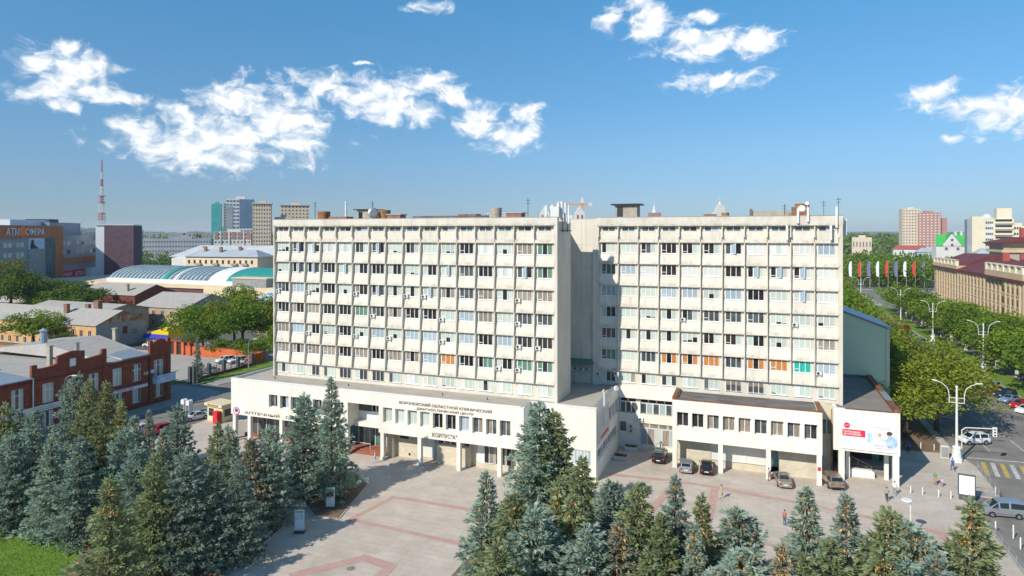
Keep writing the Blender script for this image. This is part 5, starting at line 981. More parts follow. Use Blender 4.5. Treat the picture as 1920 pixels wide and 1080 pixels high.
t = block('tower_block', 'dark glass tower beside the teal netted one', -577, 589, 11, 14, 66.5, 20, 5, 'glass_tower', SK, 'fr', wins='hotel_cream', fw=.75, fh=.16)
t = block('tower_block', 'blue and white high-rise, tallest of the far left group', -463, 486, 24, 20, 65, 18, 8, 'tower_white', SK, 'f', wins='tower_blue', sm='tower_blue', fw=.8, fh=.55)
MB().box(0, -.35, 38, 12.1, 1, 65.2).obj('glass_front', 'tower_blue', t, (0, 0, 0)); MB().box(-12.2, -.3, 0, -6, 1, 58).obj('bay', 'tower_grey', t, (0, 0, 0))
t = block('apartment_block', 'white balconied block with red roof boxes below the blue high-rise', -424, 437, 30, 16, 33, 10, 10, 'tower_white', SK, 'fr', wins='window_dark', sm='tower_grey', fw=.42, fh=.4)
for x in (-13, -6, 1, 6, 12.5): MB().box(x - 1.5, -.4, 27.5, x + 1.5, .5, 33.6).obj('roof_box', 'tower_red', t, (0, 0, 0))
for x in (-9.5, -2.5, 9): MB().box(x - .5, -.5, 0, x + .5, .3, 34.5).obj('pier', 'tower_white', t, (0, 0, 0))
block('tower_block', 'beige tower with a grid of small dark windows left of the clinic', -401, 447, 15, 12, 58, 17, 7, 'tower_beige', SK, 'fr', wins='window_dark', cornice=.8, fw=.42, fh=.42, sm='tower_grey')
block('tower_block', 'lower beige wing right of the beige tower', -391, 462, 14, 12, 46, 14, 7, 'tower_beige', SK, 'f', wins='window_dark', fw=.42, fh=.42)
block('tower_block', 'second beige tower peeping over the clinic roof', -428, 523, 27, 18, 60, 18, 8, 'tower_beige', SK, 'fr', wins='window_dark', cornice=1.0, fw=.4, fh=.4)
block('apartment_block', 'long grey five-storey apartment block behind the dark trees', -588, 527, 68, 14, 25.5, 5, 24, 'city_d', SK - 4, 'f', fw=.55, fh=.4)
block('apartment_block', 'white nine-storey block at the end of the grey apartment block', -686, 554, 13, 14, 35.5, 9, 4, 'tower_white', SK, 'fr', fw=.4, fh=.4)
block('apartment_block', 'pale low block left of the long grey one', -640, 470, 22, 14, 22, 5, 8, 'city_b', SK, 'f')
gh = block('church_like_building', 'mint green building with a square tower on the far left skyline', -760, 790, 46, 20, 30, 4, 10, 'net_teal', SK, 'f', wins='city_b'); MB().box(-22, 2, 30, -12, 12, 42).obj('tower', 'net_teal', gh, (0, 0, 0))
mat('pale_metal', (.52, .54, .54), (.45, .47, .47), .3, .6); ch = thing('cream_house', 'four-storey cream apartment house with grey roof and chimneys', 'house', (-257, 256, 0), R(8))
MB().box(-20, 0, 0, 22, 14, 20.5).obj('wall', 'fascia', ch, (0, 0, 0)); MB().box(-32, 4, 0, -20, 22, 20.2).obj('wall', 'tower_white', ch, (0, 0, 0))
for k in range(4):
    for i in range(12): o = MB().box(-18.6 + i * 3.35, -.05, 3 + k * 4.6, -17.4 + i * 3.35, .1, 5.0 + k * 4.6).obj('window', 'window_dark', ch, (0, 0, 0)); MB().box(-18.9 + i * 3.35, -.12, 2.8 + k * 4.6, -17.1 + i * 3.35, 0, 3.0 + k * 4.6).obj('sill', 'white_sill', o, (0, 0, 0))
for x in (-12, -2, 9, 15):
    for k in (2, 3): MB().box(x - 1.6, -1.1, 2.3 + k * 4.6, x + 1.6, -.06, 3.4 + k * 4.6).obj('balcony', 'stone_grey', ch, (0, 0, 0))
MB().hexa([(-20.8, -.8, 20.5), (22.8, -.8, 20.5), (22.8, 14.8, 20.5), (-20.8, 14.8, 20.5), (-15, 6.5, 24), (17, 6.5, 24), (17, 7.5, 24), (-15, 7.5, 24)]).obj('roof', 'roof_grey', ch, (0, 0, 0)); MB().hexa([(-33, 3, 20.2), (24, 14.5, 20.2), (24, 30, 20.2), (-33, 30, 20.2), (-24, 16, 26), (18, 20, 26), (18, 22, 26), (-24, 22, 26)]).obj('roof', 'pale_metal', ch, (0, 0, 0))
for x, y in ((-12, 5), (-2, 4), (8, 6), (-20, 14), (2, 14)): MB().box(x - .7, y - .5, 20.6, x + .7, y + .5, 25.5).obj('chimney', 'brown_brick', ch, (0, 0, 0))
# radio mast
rm = thing('radio_mast', 'red and white lattice radio mast on the left skyline', 'mast', (-855, 640, 0))
segs = [(0, 50, 6, 4.2), (50, 60, 4.2, 3.8), (60, 75, 3.8, 2.6), (75, 84, 2.6, 2.2), (84, 98, 2.2, 1.6), (98, 108, 1.6, 1.2), (108, 118, 1.2, .8), (118, 135, .5, .3)]
mat('mast_white', (.75, .74, .74), rough=.6); mat('mast_red', (.50, .05, .07), rough=.6)
for i, (za, zb, ra, rb_) in enumerate(segs):
    b = MB(); n = 3
    for sx_ in (-1, 1):
        for sy_ in (-1, 1): b.cyl((sx_ * ra * .7, sy_ * ra * .7, za), (sx_ * rb_ * .7, sy_ * rb_ * .7, zb), .28, n=4)
    for k in range(n):
        z0_, z1_ = za + (zb - za) * k / n, za + (zb - za) * (k + 1) / n; r0_ = ra + (rb_ - ra) * k / n; r1_ = ra + (rb_ - ra) * (k + 1) / n
        for q in range(4):
            c0 = [(-1, -1), (1, -1), (1, 1), (-1, 1)][q]; c1 = [(-1, -1), (1, -1), (1, 1), (-1, 1)][(q + 1) % 4]
            b.cyl((c0[0] * r0_ * .7, c0[1] * r0_ * .7, z0_), (c1[0] * r1_ * .7, c1[1] * r1_ * .7, z1_), .16, n=3); b.cyl((c1[0] * r0_ * .7, c1[1] * r0_ * .7, z0_), (c0[0] * r1_ * .7, c0[1] * r1_ * .7, z1_), .16, n=3)
    b.obj('lattice_section', ('mast_white', 'mast_red')[i % 2], rm, (0, 0, 0))
for z in (84, 75, 60): MB().box(-3.4, -3.4, z, 3.4, 3.4, z + .8).obj('platform', 'mast_red', rm, (0, 0, 0))
# seen over the clinic roof
block('apartment_block', 'white block peeping over the middle of the clinic roof', -337, 834, 30, 14, 60, 18, 10, 'tower_white', 20, 'f')
tu = block('turreted_building', 'white and red building with pointed turrets behind the clinic roof', -116, 405, 30, 16, 41.5, 12, 9, 'tower_white', 20.6, 'f', wins='roof_red', fw=.35, fh=.55)
for x in (-12.5, 10.5): MB().box(-3.2 + x, -.5, 0, 3.2 + x, 5, 45).obj('turret', 'tower_white', tu, (0, 0, 0)); MB().box(-2.0 + x, -.6, 30, -.8 + x, 0, 44.5).box(.8 + x, -.6, 30, 2.0 + x, 0, 44.5).obj('turret_window', 'roof_red', tu, (0, 0, 0)); MB().prism([(-3.4 + x, -.5, 45), (3.4 + x, -.5, 45), (x, -.5, 50.5)], (0, 5, 0)).obj('turret_roof', 'tower_white', tu, (0, 0, 0))
mat('crane_orange', (.70, .30, .10), rough=.6)
cr = thing('tower_crane', 'orange tower crane seen above the clinic roof', 'crane', (-128, 500, 0), R(18)); MB().box(-.8, -.8, 0, .8, .8, 55).obj('mast', 'crane_orange', cr, (0, 0, 0)); MB().box(-20, -.5, 55, 8, .5, 56.2).obj('jib', 'crane_orange', cr, (0, 0, 0)); MB().box(-1, -1, 56.2, 1, 1, 61).obj('cab', 'tower_white', cr, (0, 0, 0)); MB().box(5, -.9, 54, 8, .9, 57).obj('counterweight', 'tower_white', cr, (0, 0, 0))
stp = thing('stepped_tower', 'white stepped tower with a spire above the right wing roof', 'tower', (-24.4, 546, 0), R(20))
for w_, z0_, z1_ in ((12, 0, 47), (9, 47, 50), (6.5, 50, 54), (4.5, 54, 56)): MB().box(-w_ / 2, 0, z0_, w_ / 2, w_, z1_).obj('tier', 'tower_white', stp, (0, 0, 0))
MB().cyl((0, 3, 56), (0, 3, 58), 1.6, .5, 8).cyl((0, 3, 58), (0, 3, 62), .25, .08, 6).obj('spire', 'tower_white', stp, (0, 0, 0))
sp_ = thing('spire_tower', 'small white spire beside the roof hut on the right wing', 'tower', (-114, 812, 0), R(20)); MB().box(-7, 0, 0, 7, 12, 58).obj('wall', 'city_c', sp_, (0, 0, 0)); MB().cyl((0, 6, 58), (0, 6, 63), 3.4, 1.2, 8).cyl((0, 6, 63), (0, 6, 66), 1.8, 1.4, 8).cyl((0, 6, 66), (0, 6, 78), .5, .1, 6).obj('spire', 'tower_white', sp_, (0, 0, 0))
# right-hand skyline
t = block('tower_block', 'pale cream half of the tall two-tone tower on the right skyline', 184.4, 924, 19, 22, 62, 17, 6, 'tower_beige', 0, 'f', wins='window_far', fw=.45, fh=.4)
t = block('tower_block', 'red balconied half of the tall two-tone tower on the right skyline', 203.5, 921, 24, 22, 57, 17, 6, 'tower_red', 0, 'f', wins='tower_white', fw=.5, fh=.4); MB().box(12, 3, 0, 19, 20, 51).obj('wing', 'tower_red', t, (0, 0, 0))
gh = thing('villa', 'white gabled villa with bright green roofs on the right skyline', 'house', (153, 613, 0))
MB().box(-13, 0, 0, 12, 14, 22).obj('wall', 'tower_white', gh, (0, 0, 0)); MB().prism([(-9, -.3, 22), (5, -.3, 22), (-2, -.3, 32)], (0, 12, 0)).obj('gable', 'tower_white', gh, (0, 0, 0))
for pts in ([(-9.5, 1, 21.5), (-2.2, 1, 32.6), (-2.2, 12, 32.6), (-9.5, 12, 21.5)], [(-1.8, 1, 32.6), (5.5, 1, 21.5), (5.5, 12, 21.5), (-1.8, 12, 32.6)], [(-13.5, -.5, 22), (-8, -.5, 22), (-4, 7, 31), (-12, 7, 31)], [(4, -.5, 22), (12.5, -.5, 22), (11, 7, 31.5), (0, 7, 31.5)]): MB().prism(pts, (0, .0, .4)).obj('roof', 'roof_green', gh, (0, 0, 0))
for x, z in ((-2, 26), (-2, 22), (-6, 19), (2, 19), (8, 18)): MB().box(x - .9, -.4, z, x + .9, 0, z + 2).obj('window', 'window_far', gh, (0, 0, 0))
for x in (2, 6, 9): MB().box(x - .7, 6, 29, x + .7, 8, 34).obj('chimney', 'tower_white', gh, (0, 0, 0))
ht = thing('hotel', 'cream hotel with terraced roofline and curved balconies on the right skyline', 'building', (158, 573, 0), R(-8))
MB().box(-7, 0, 0, -4, 14, 43).obj('side_wall', 'tower_grey', ht, (0, 0, 0)); MB().box(-4, -.3, 0, 4, 14, 45).obj('wall', 'hotel_cream', ht, (0, 0, 0)); MB().box(4, 0, 0, 9, 14, 44).obj('wall', 'tower_white', ht, (0, 0, 0)); MB().box(9, -1.2, 0, 21, 14, 43).obj('wall', 'hotel_cream', ht, (0, 0, 0)); MB().box(11, 0, 43, 20, 12, 51).obj('lift_tower', 'hotel_cream', ht, (0, 0, 0))
for i in range(6): MB().box(21 + i * 5, 0, 0, 26 + i * 5, 14, 40 - i * 2.2).obj('terrace_wing', 'hotel_cream', ht, (0, 0, 0))
for k in range(9):
    z = 6 + k * 4.2
    if z < 42: MB().box(9.6, -2.2, z, 20.4, -1.2, z + 1.4).obj('balcony', 'hotel_cream', ht, (0, 0, 0)); MB().box(10, -1.26, z + 1.5, 20, -1.15, z + 3.2).obj('window_band', 'window_dark', ht, (0, 0, 0))
    b = MB(); [b.box(4.4 + j * 1.15, -.06, z, 5.2 + j * 1.15, .1, z + 1.6) for j in range(4)]; [b.box(21.4 + j * 1.4, -.06, z, 22.4 + j * 1.4, .1, z + 1.6) for j in range(20) if z < 37 - j * .6]
    o = b.obj('windows', 'window_dark', ht, (0, 0, 0)); o['kind'] = 'stuff'
MB().ball((6, 6, 44), 3, 12, 8).obj('dome', 'tower_white', ht, (0, 0, 0))
for nm, lb, a in (('low_building', 'sandstone low building with arched windows on the right skyline', (111, 790, 19, 14, 27, 2, 6, 'tower_beige')), ('low_building', 'long low building with a grey metal roof behind the park', (156, 657, 40, 16, 15, 2, 10, 'roof_grey')), ('low_building', 'white low building with a coral red roof behind the park', (143, 716, 30, 16, 16, 2, 8, 'tower_white')), ('low_building', 'pink-walled building behind the stone office block', (150, 516, 17, 14, 18, 2, 6, 'pink'))):
    b_ = block(nm, lb, *a, rz=-6, sides='f', fw=.35, fh=.4)
    rmn = 'roof_red' if 'coral' in lb else 'roof_grey'; w_, d_, h_ = a[2:5]
    if 'sandstone' not in lb: MB().hexa([(-w_ / 2 - .6, -.6, h_ + .8), (w_ / 2 + .6, -.6, h_ + .8), (w_ / 2 + .6, d_ + .6, h_ + .8), (-w_ / 2 - .6, d_ + .6, h_ + .8), (-w_ / 2 + 4, d_ * .45, h_ + 4.5), (w_ / 2 - 4, d_ * .45, h_ + 4.5), (w_ / 2 - 4, d_ * .55, h_ + 4.5), (-w_ / 2 + 4, d_ * .55, h_ + 4.5)]).obj('roof', rmn, b_, (0, 0, 0))
# stone office building on the right
so = thing('stone_office', 'ochre stone office building with dark red roof and balustrades at the right edge', 'building', (75, 290, 0))
MB().box(75, 245, 0, 110, 331, 18.4).obj('wall', 'stone_ochre', so); MB().box(74.2, 229, 0, 110, 245, 18.6).obj('wall', 'stone_ochre', so); MB().box(74.4, 296, 18.4, 100, 331.3, 20.0).obj('attic', 'stone_ochre', so); MB().box(74.0, 229, 18.6, 100, 262, 20.6).obj('attic', 'stone_ochre', so)
for y0_, y1_, x_ in ((245, 296, 74.3), (296, 331.6, 74.0), (228.6, 262, 73.6)): MB().box(x_, y0_, 17.9, 76, y1_, 18.7).obj('cornice', 'roof_maroon', so)
MB().hexa([(74.4, 262, 18.7), (100, 262, 18.7), (100, 296, 18.7), (74.4, 296, 18.7), (84, 262, 22.5), (90, 262, 22.5), (90, 296, 22.5), (84, 296, 22.5)]).obj('roof', 'roof_maroon', so); MB().hexa([(76, 297, 20), (100, 297, 20), (100, 331, 20), (76, 331, 20), (86, 297, 24), (90, 297, 24), (90, 331, 24), (86, 331, 24)]).obj('roof', 'roof_maroon', so); MB().hexa([(76, 229, 20.6), (100, 229, 20.6), (100, 261, 20.6), (76, 261, 20.6), (86, 229, 24.6), (90, 229, 24.6), (90, 261, 24.6), (86, 261, 24.6)]).obj('roof', 'roof_maroon', so)
for y0_, n_, z_ in ((297, 6, 20.0), (230, 6, 20.6)):
    for i in range(n_ + 1): MB().box(74.2, y0_ + i * 5.2, z_, 75.4, y0_ + i * 5.2 + 1.4, z_ + 2.2).obj('balustrade_post', 'hotel_cream', so)
    MB().box(74.3, y0_, z_ + 1.9, 75.3, y0_ + n_ * 5.2 + 1.4, z_ + 2.3).obj('balustrade_rail', 'hotel_cream', so)
    for i in range(n_): MB().box(74.5, y0_ + i * 5.2 + 1.4, z_, 74.9, y0_ + i * 5.2 + 5.2, z_ + 1.0).obj('balustrade_panel', 'hotel_cream', so)
for i in range(26):
    y_ = 231.5 + i * 3.8; xf = 74.2 if y_ < 245 else 75
    MB().box(xf - .35, y_ - .5, 3, xf + .1, y_ + .5, 17.2).obj('pilaster', 'stone_ochre', so)
    for k in range(4): o = MB().box(xf - .03, y_ + 1.1, 3.2 + k * 3.6, xf + .1, y_ + 2.6, 5.4 + k * 3.6).obj('window', 'window_dark', so); MB().box(xf - .3, y_ + .9, 3.0 + k * 3.6, xf - .02, y_ + 2.8, 3.2 + k * 3.6).obj('sill', 'hotel_cream', o)
tw = thing('stone_tower', 'square ochre stone tower with a red roof cap at the right edge', 'tower', (118, 300, 0)); tw.location = (106, 330, 0); MB().box(112, 300, 0, 130, 318, 27).obj('wall', 'stone_grey', tw, (-118, -300, 0)); MB().box(111, 299, 24.5, 131, 319, 25.6).obj('cornice', 'stone_ochre', tw, (-118, -300, 0)); MB().hexa([(109.5, 297.5, 28.5), (132.5, 297.5, 28.5), (132.5, 320, 28.5), (109.5, 320, 28.5), (118, 306, 31), (124, 306, 31), (124, 312, 31), (118, 312, 31)]).obj('roof', 'roof_maroon', tw, (-118, -300, 0)); MB().hexa([(112, 300, 27), (130, 300, 27), (130, 318, 27), (112, 318, 27), (109.8, 297.8, 28.4), (132.2, 297.8, 28.4), (132.2, 319.8, 28.4), (109.8, 319.8, 28.4)]).obj('flared_eave', 'stone_grey', tw, (-118, -300, 0)); MB().box(120, 306, 31, 122, 308, 35).obj('chimney', 'roof_red', tw, (-118, -300, 0))
for y_ in (303, 308, 313): MB().box(111.9, y_, 14, 112.05, y_ + 2.4, 22).obj('window', 'window_dark', tw, (-118, -300, 0))
for y_ in (268, 285): MB().box(86, y_ - .8, 22, 88, y_ + .8, 25.6).obj('chimney', 'roof_red', so)
# green house behind the entrance block
gr = thing('green_house', 'tall grey-green blank gable house beside the clinic', 'house', (15, 140, 0)); mat('green_render', (.68, .74, .51), (.64, .70, .48), .2, .9); mat('blue_metal', (.26, .37, .46), (.34, .44, .52), .5, .4, metal=.3)
MB().prism([(3, 117.5, 0), (20.3, 117.5, 0), (20.3, 117.5, 17.4), (3, 117.5, 24)], (0, 12, 0)).obj('wall', 'green_render', gr); MB().box(19.95, 117.35, 0, 20.45, 117.55, 17.4).obj('corner_strip', 'yellow' if False else 'hotel_cream', gr)
MB().prism([(3, 117.2, 24.1), (20.9, 117.2, 17.3), (20.9, 117.2, 17.55), (3, 117.2, 24.35)], (0, 12.6, 0)).obj('roof', 'blue_metal', gr)
for i in range(2): MB().box(20.28, 120 + i * 5.5, 2, 20.36, 121.6 + i * 5.5, 15).obj('window_strip', 'window_far', gr)
g2_ = thing('red_roof_house', 'white house with a red roof behind the grey-green gable', 'house', (14, 200, 0)); MB().box(-6, 182, 0, 9.5, 230, 15.5).obj('wall', 'tower_white', g2_); MB().prism([(-6, 181.6, 22), (10.2, 181.6, 15.4), (10.2, 181.6, 15.7), (-6, 181.6, 22.3)], (0, 49, 0)).obj('roof', 'roof_red', g2_)
g3_ = thing('grey_house', 'farther street house with grey roof before the square', 'house', (12, 260, 0)); MB().box(0, 234, 0, 19, 300, 14).obj('wall', 'city_b', g3_); MB().prism([(0, 233.6, 19), (19.6, 233.6, 13.9), (19.6, 233.6, 14.2), (0, 233.6, 19.3)], (0, 66.8, 0)).obj('roof', 'roof_grey', g3_)
# the town beyond: low blocks to the horizon, each a thing
rs = random.Random(9); words = ['pale', 'grey', 'brick-coloured', 'bluish']; far = []
for i in range(46):
    left = i < 34; azd = rs.uniform(-56.5, -43.5) if left else rs.uniform(4.8, 15.5); dist = rs.uniform(900, 2600) if left else rs.uniform(1000, 1900)
    w_ = rs.uniform(18, 60); h_ = rs.uniform(18, 36) + (dist - 900) / 1700 * rs.uniform(4, 26) if left else rs.uniform(10, 22); far.append((left, azd, dist, w_, h_, rs.randrange(4)))
NTH = ['first', 'second', 'third', 'fourth', 'fifth', 'sixth', 'seventh', 'eighth', 'ninth', 'tenth', 'eleventh', 'twelfth', 'thirteenth', 'fourteenth', 'fifteenth', 'sixteenth', 'seventeenth', 'eighteenth', 'nineteenth', 'twentieth']; cnt = {}
for left, azd, dist, w_, h_, k in sorted(far, key=lambda q: q[1]):
    sz = 'long' if w_ > 38 else 'narrow'; key = (left, k, sz); cnt[key] = cnt.get(key, -1) + 1; fl_ = max(3, min(12, int(h_ / 3)))
    block('far_block', f'{words[k]} {sz} far block, {NTH[cnt[key]]} such from the left on the {"left" if left else "right"} horizon', dist * math.sin(R(azd)), dist * math.cos(R(azd)), w_, 14, h_, fl_, max(5, int(w_ / 4)), ('city_b', 'city_d', 'city_c', 'city_a')[k], -azd, 'f', group='far blocks on the horizon', fw=.45, fh=.42)
rs = random.Random(12)
wood('horizon_wood', 'hazy belt of trees on the far horizon', [(d * math.sin(R(a)), d * math.cos(R(a)), 26, 20) for d, a in [(rs.uniform(1000, 2400), rs.choice([rs.uniform(-60, -40), rs.uniform(3, 22)])) for i in range(150)]], 7, 41, 'leaf_dark', nl=24)
hl = MB(); rs = random.Random(4); n_ = 60
for j, (dist, hh) in enumerate(((6500, 22), (9500, 46))):
    pts = [(dist * math.sin(R(-75 + i * 2.2)), dist * math.cos(R(-75 + i * 2.2))) for i in range(n_)]; hs = [hh + rs.uniform(-5, 5) for _ in pts]
    for i in range(n_ - 1):
        (xa, ya), (xb, yb) = pts[i], pts[i + 1]; hl.quad((xa, ya, -1), (xb, yb, -1), (xb * 1.04, yb * 1.04, hs[i + 1]), (xa * 1.04, ya * 1.04, hs[i])); hl.quad((xa * 1.04, ya * 1.04, hs[i]), (xb * 1.04, yb * 1.04, hs[i + 1]), (xb * 1.2, yb * 1.2, -1), (xa * 1.2, ya * 1.2, -1))
mat('far_forest', (.03, .055, .03), (.05, .075, .035), .002, .95); structure('hills', hl, 'far_forest')
# flags in front of the park
mat('flag_red', (.62, .05, .03), rough=.8); mat('flag_white', (.72, .74, .76), rough=.8); mat('flag_blue', (.16, .15, .34), rough=.8)
fx = [(54.9 + i * 5.06, 428.5 + i * 1.9) for i in range(9)]; fc = ['flag_white', 'flag_red', 'flag_blue', 'flag_white', 'flag_red', 'flag_blue', 'flag_white', 'flag_red', 'flag_blue']
nm_ = {'flag_white': 'white', 'flag_red': 'red', 'flag_blue': 'blue'}; ordw = ['first', 'second', 'third', 'fourth', 'fifth', 'sixth', 'seventh', 'eighth', 'ninth']
for i, ((x, y), c_) in enumerate(zip(fx, fc)):
    t = thing('flagpole', f'{nm_[c_]} feather flag on a tall pole, {ordw[i]} from the clinic', 'flag', (x, y, 0), 0, 'feather flags before the park'); MB().cyl((0, 0, 0), (0, 0, 16), .16, .1, 6).obj('pole', 'galv', t, (0, 0, 0))
    b = MB(); m_ = [(0, 16), (-.9, 15.6), (-1.5, 13.5), (-1.5, 10), (-1.2, 7), (0, 6.6)]; b.prism([(q[0] - .1, 0, q[1]) for q in m_], (0, .06, 0)).obj('cloth', c_, t, (0, 0, 0))

# ------------------------------------------------------------------ cars
mat('tyre', (.02, .02, .02), rough=.8); mat('rim', (.45, .46, .47), rough=.35, metal=.8); mat('car_glass', (.015, .02, .022), rough=.04, spec=.7); mat('lamp_red', (.45, .02, .02), rough=.2, coat=.5); mat('lamp_clear', (.75, .76, .78), rough=.15, coat=.6); mat('plate', (.75, .75, .72), rough=.5); mat('trim', (.025, .025, .027), rough=.6)
def paint(n, c, metal=.35): return mat('paint_' + n, c, rough=.32, metal=metal, spec=.5, coat=.7)
paint('black', (.012, .012, .016)); paint('silver', (.42, .44, .46), .6); paint('champagne', (.42, .39, .33), .5); paint('gold', (.34, .29, .21), .5); paint('white', (.75, .76, .77), 0); paint('red', (.45, .012, .015), .1); paint('navy', (.012, .03, .08)); paint('blue', (.28, .40, .58), .4); paint('pale', (.55, .66, .74), .3); paint('teal', (.03, .32, .32), .2); paint('grey', (.16, .17, .18), .5)
# stations: x, underside, belt, top, half width at belt, half width at top   (x forward, metres, unit length 1 scaled later)
CARS = {
 'sedan': (4.4, 1.76, [(-.5, .40, .72, .78, .80, .70), (-.46, .28, .86, .94, .95, .80), (-.33, .22, .92, 1.00, 1.0, .80), (-.17, .22, .92, 1.40, 1.0, .70), (.06, .22, .92, 1.43, 1.0, .70), (.22, .22, .91, .98, 1.0, .82), (.42, .24, .80, .86, .96, .80), (.5, .38, .62, .68, .82, .66)], (3, 4)),
 'hatch': (4.1, 1.74, [(-.5, .40, .80, .90, .86, .74), (-.47, .28, .92, 1.02, .96, .80), (-.40, .22, .94, 1.42, 1.0, .72), (-.1, .22, .94, 1.50, 1.0, .72), (.08, .22, .93, 1.46, 1.0, .72), (.26, .22, .92, 1.0, 1.0, .84), (.43, .24, .82, .88, .96, .80), (.5, .38, .62, .70, .82, .66)], (2, 4)),
 'suv': (4.5, 1.86, [(-.5, .48, .92, 1.05, .88, .78), (-.475, .36, 1.02, 1.15, .97, .82), (-.42, .30, 1.05, 1.62, 1.0, .76), (-.1, .30, 1.05, 1.72, 1.0, .76), (.10, .30, 1.04, 1.66, 1.0, .76), (.26, .30, 1.02, 1.12, 1.0, .86), (.44, .32, .94, 1.02, .97, .84), (.5, .45, .76, .84, .86, .72)], (2, 4)),
 'van': (4.4, 1.82, [(-.5, .42, 1.0, 1.15, .92, .84), (-.49, .30, 1.06, 1.30, .98, .84), (-.46, .24, 1.08, 1.76, 1.0, .80), (-.1, .24, 1.08, 1.82, 1.0, .80), (.14, .24, 1.07, 1.74, 1.0, .78), (.34, .24, 1.02, 1.10, 1.0, .84), (.45, .26, .88, .96, .96, .80), (.5, .40, .66, .76, .84, .68)], (2, 4))}
def car(label, kind, pm, x, y, head, group=None, z=-.12, extra=None, name='parked_car'):
    """head: heading in degrees, 0 = +X, 90 = +Y"""
    L_, Wd, st_, (c0, c1) = CARS[kind]; t = thing(name, label, 'car', (x, y, z), R(head), group); hw = Wd / 2
    body = MB(); glass = MB(); rings = []
    for (sx_, zu, zb, zt, wb, wt) in st_:
        X = sx_ * L_; zm = zu + (zb - zu) * .45; rings.append([(X, -hw * wb * .92, zu), (X, -hw * wb, zm), (X, -hw * wb * .97, zb), (X, -hw * wt, zt), (X, hw * wt, zt), (X, hw * wb * .97, zb), (X, hw * wb, zm), (X, hw * wb * .92, zu)])
    for i in range(len(rings) - 1):
        a, b = rings[i], rings[i + 1]
        for j in range(8):
            k = (j + 1) % 8; q = (a[j], a[k], b[k], b[j])
            cab = c0 - 1 <= i <= c1
            isg = cab and ((j in (2, 4) ) or (j == 3 and i in (c0 - 1, c1)))
            if isg:
                body.add(q, [(0, 1, 2, 3)]); c_ = sum((Vector(p) for p in q), Vector()) / 4; n_ = (Vector(q[1]) - Vector(q[0])).cross(Vector(q[3]) - Vector(q[0])).normalized()
                if n_.dot(c_ - Vector((c_.x * .6, 0, .8))) < 0: n_ = -n_
                g_ = [c_ + (Vector(p) - c_) * (.86 if j == 3 else .84) + n_ * .012 for p in q]
                if (Vector(q[0]) - Vector(q[1])).length > .18 or (Vector(q[3]) - Vector(q[2])).length > .18: glass.add(g_, [(0, 1, 2, 3)])
            else: body.add(q, [(0, 1, 2, 3)])
    body.add(rings[0], [(7, 6, 5, 4, 3, 2, 1, 0)]); body.add(rings[-1], [tuple(range(8))])
    body.obj('body', pm, t, (0, 0, 0)); glass.obj('window_glass', 'car_glass', t, (0, 0, 0))
    rw_ = .32 if kind != 'suv' else .36
    for sx_ in (-.30, .31):
        for s in (-1, 1):
            w = MB().cyl((sx_ * L_, s * (hw - .20), rw_), (sx_ * L_, s * (hw + .015), rw_), rw_, n=16).obj('wheel', 'tyre', t, (0, 0, 0)); MB().cyl((sx_ * L_, s * (hw - .1), rw_), (sx_ * L_, s * (hw + .025), rw_), rw_ * .62, n=12).obj('rim', 'rim', w, (0, 0, 0))
            MB().cyl((sx_ * L_, s * (hw - .16), rw_ + .02), (sx_ * L_, s * (hw + .005), rw_ + .02), rw_ * 1.14, n=16).obj('wheel_arch', 'trim', t, (0, 0, 0))
    zl = st_[1][2] * .82
    for s in (-1, 1):
        MB().box(-.5 * L_ - .01, s * hw * .72 - .13, zl - .12, -.5 * L_ + .10, s * hw * .72 + .13, zl + .1).obj('taillight', 'lamp_red', t, (0, 0, 0)); MB().box(.5 * L_ - .12, s * hw * .62 - .17, st_[-1][3] - .16, .5 * L_ + .005, s * hw * .62 + .17, st_[-1][3] - .01).obj('headlight', 'lamp_clear', t, (0, 0, 0))
        MB().box(.2 * L_, s * (hw + .02), st_[4][2] - .02, .2 * L_ + .12, s * (hw + .02) + s * .16, st_[4][2] + .14).obj('mirror', pm, t, (0, 0, 0))
    MB().box(-.5 * L_ - .015, -.26, .52, -.5 * L_ + .02, .26, .64).obj('number_plate', 'plate', t, (0, 0, 0)); MB().box(-.5 * L_ - .02, -hw * .84, .30, -.5 * L_ + .08, hw * .84, .46).obj('bumper', 'trim' if kind in ('suv', 'van') else pm, t, (0, 0, 0)); MB().box(.5 * L_ - .08, -hw * .84, .28, .5 * L_ + .02, hw * .84, .48).obj('bumper', 'trim' if kind in ('suv', 'van') else pm, t, (0, 0, 0))
    if extra == 'rack':
        for X in (-1.2, -.2): MB().box(X - .05, -.6, 1.72, X + .05, .6, 1.8).obj('roof_bar', 'galv', t, (0, 0, 0))
        MB().tube([(-.9, -.45, 1.8), (-.3, -.5, 2.1), (.4, -.3, 2.2), (.4, .3, 2.2), (-.3, .5, 2.1), (-.9, .45, 1.8)], .05).obj('roof_frame', 'galv', t, (0, 0, 0))
    if extra == 'spare': MB().cyl((-.5 * L_ - .2, .12, .95), (-.5 * L_ - .0, .12, .95), .36, n=18).obj('spare_wheel', pm, t, (0, 0, 0))
    if extra == 'taxi': MB().box(-.35, -.62, .98, -.34, -.5, 1.1).obj('sticker', 'yellow', t, (0, 0, 0))
    return t
GP = 'cars parked at the clinic'
car('black off-roader with roof rack parked in the courtyard corner', 'suv', 'paint_black', -12.7, 94.7, 92, GP, 0, 'rack'); car('silver estate car parked beside the first column of the right box', 'hatch', 'paint_silver', -8.7, 92.0, 94, GP, 0); car('black hatchback parked right of the silver estate car', 'hatch', 'paint_black', -6.0, 92.4, 93, GP, 0); car('champagne sedan parked alone by the glass door', 'sedan', 'paint_champagne', 3.6, 91.4, 98, GP, 0); car('gold off-roader with a spare wheel on its tail', 'suv', 'paint_gold', 9.6, 93.2, 102, GP, 0, 'spare')
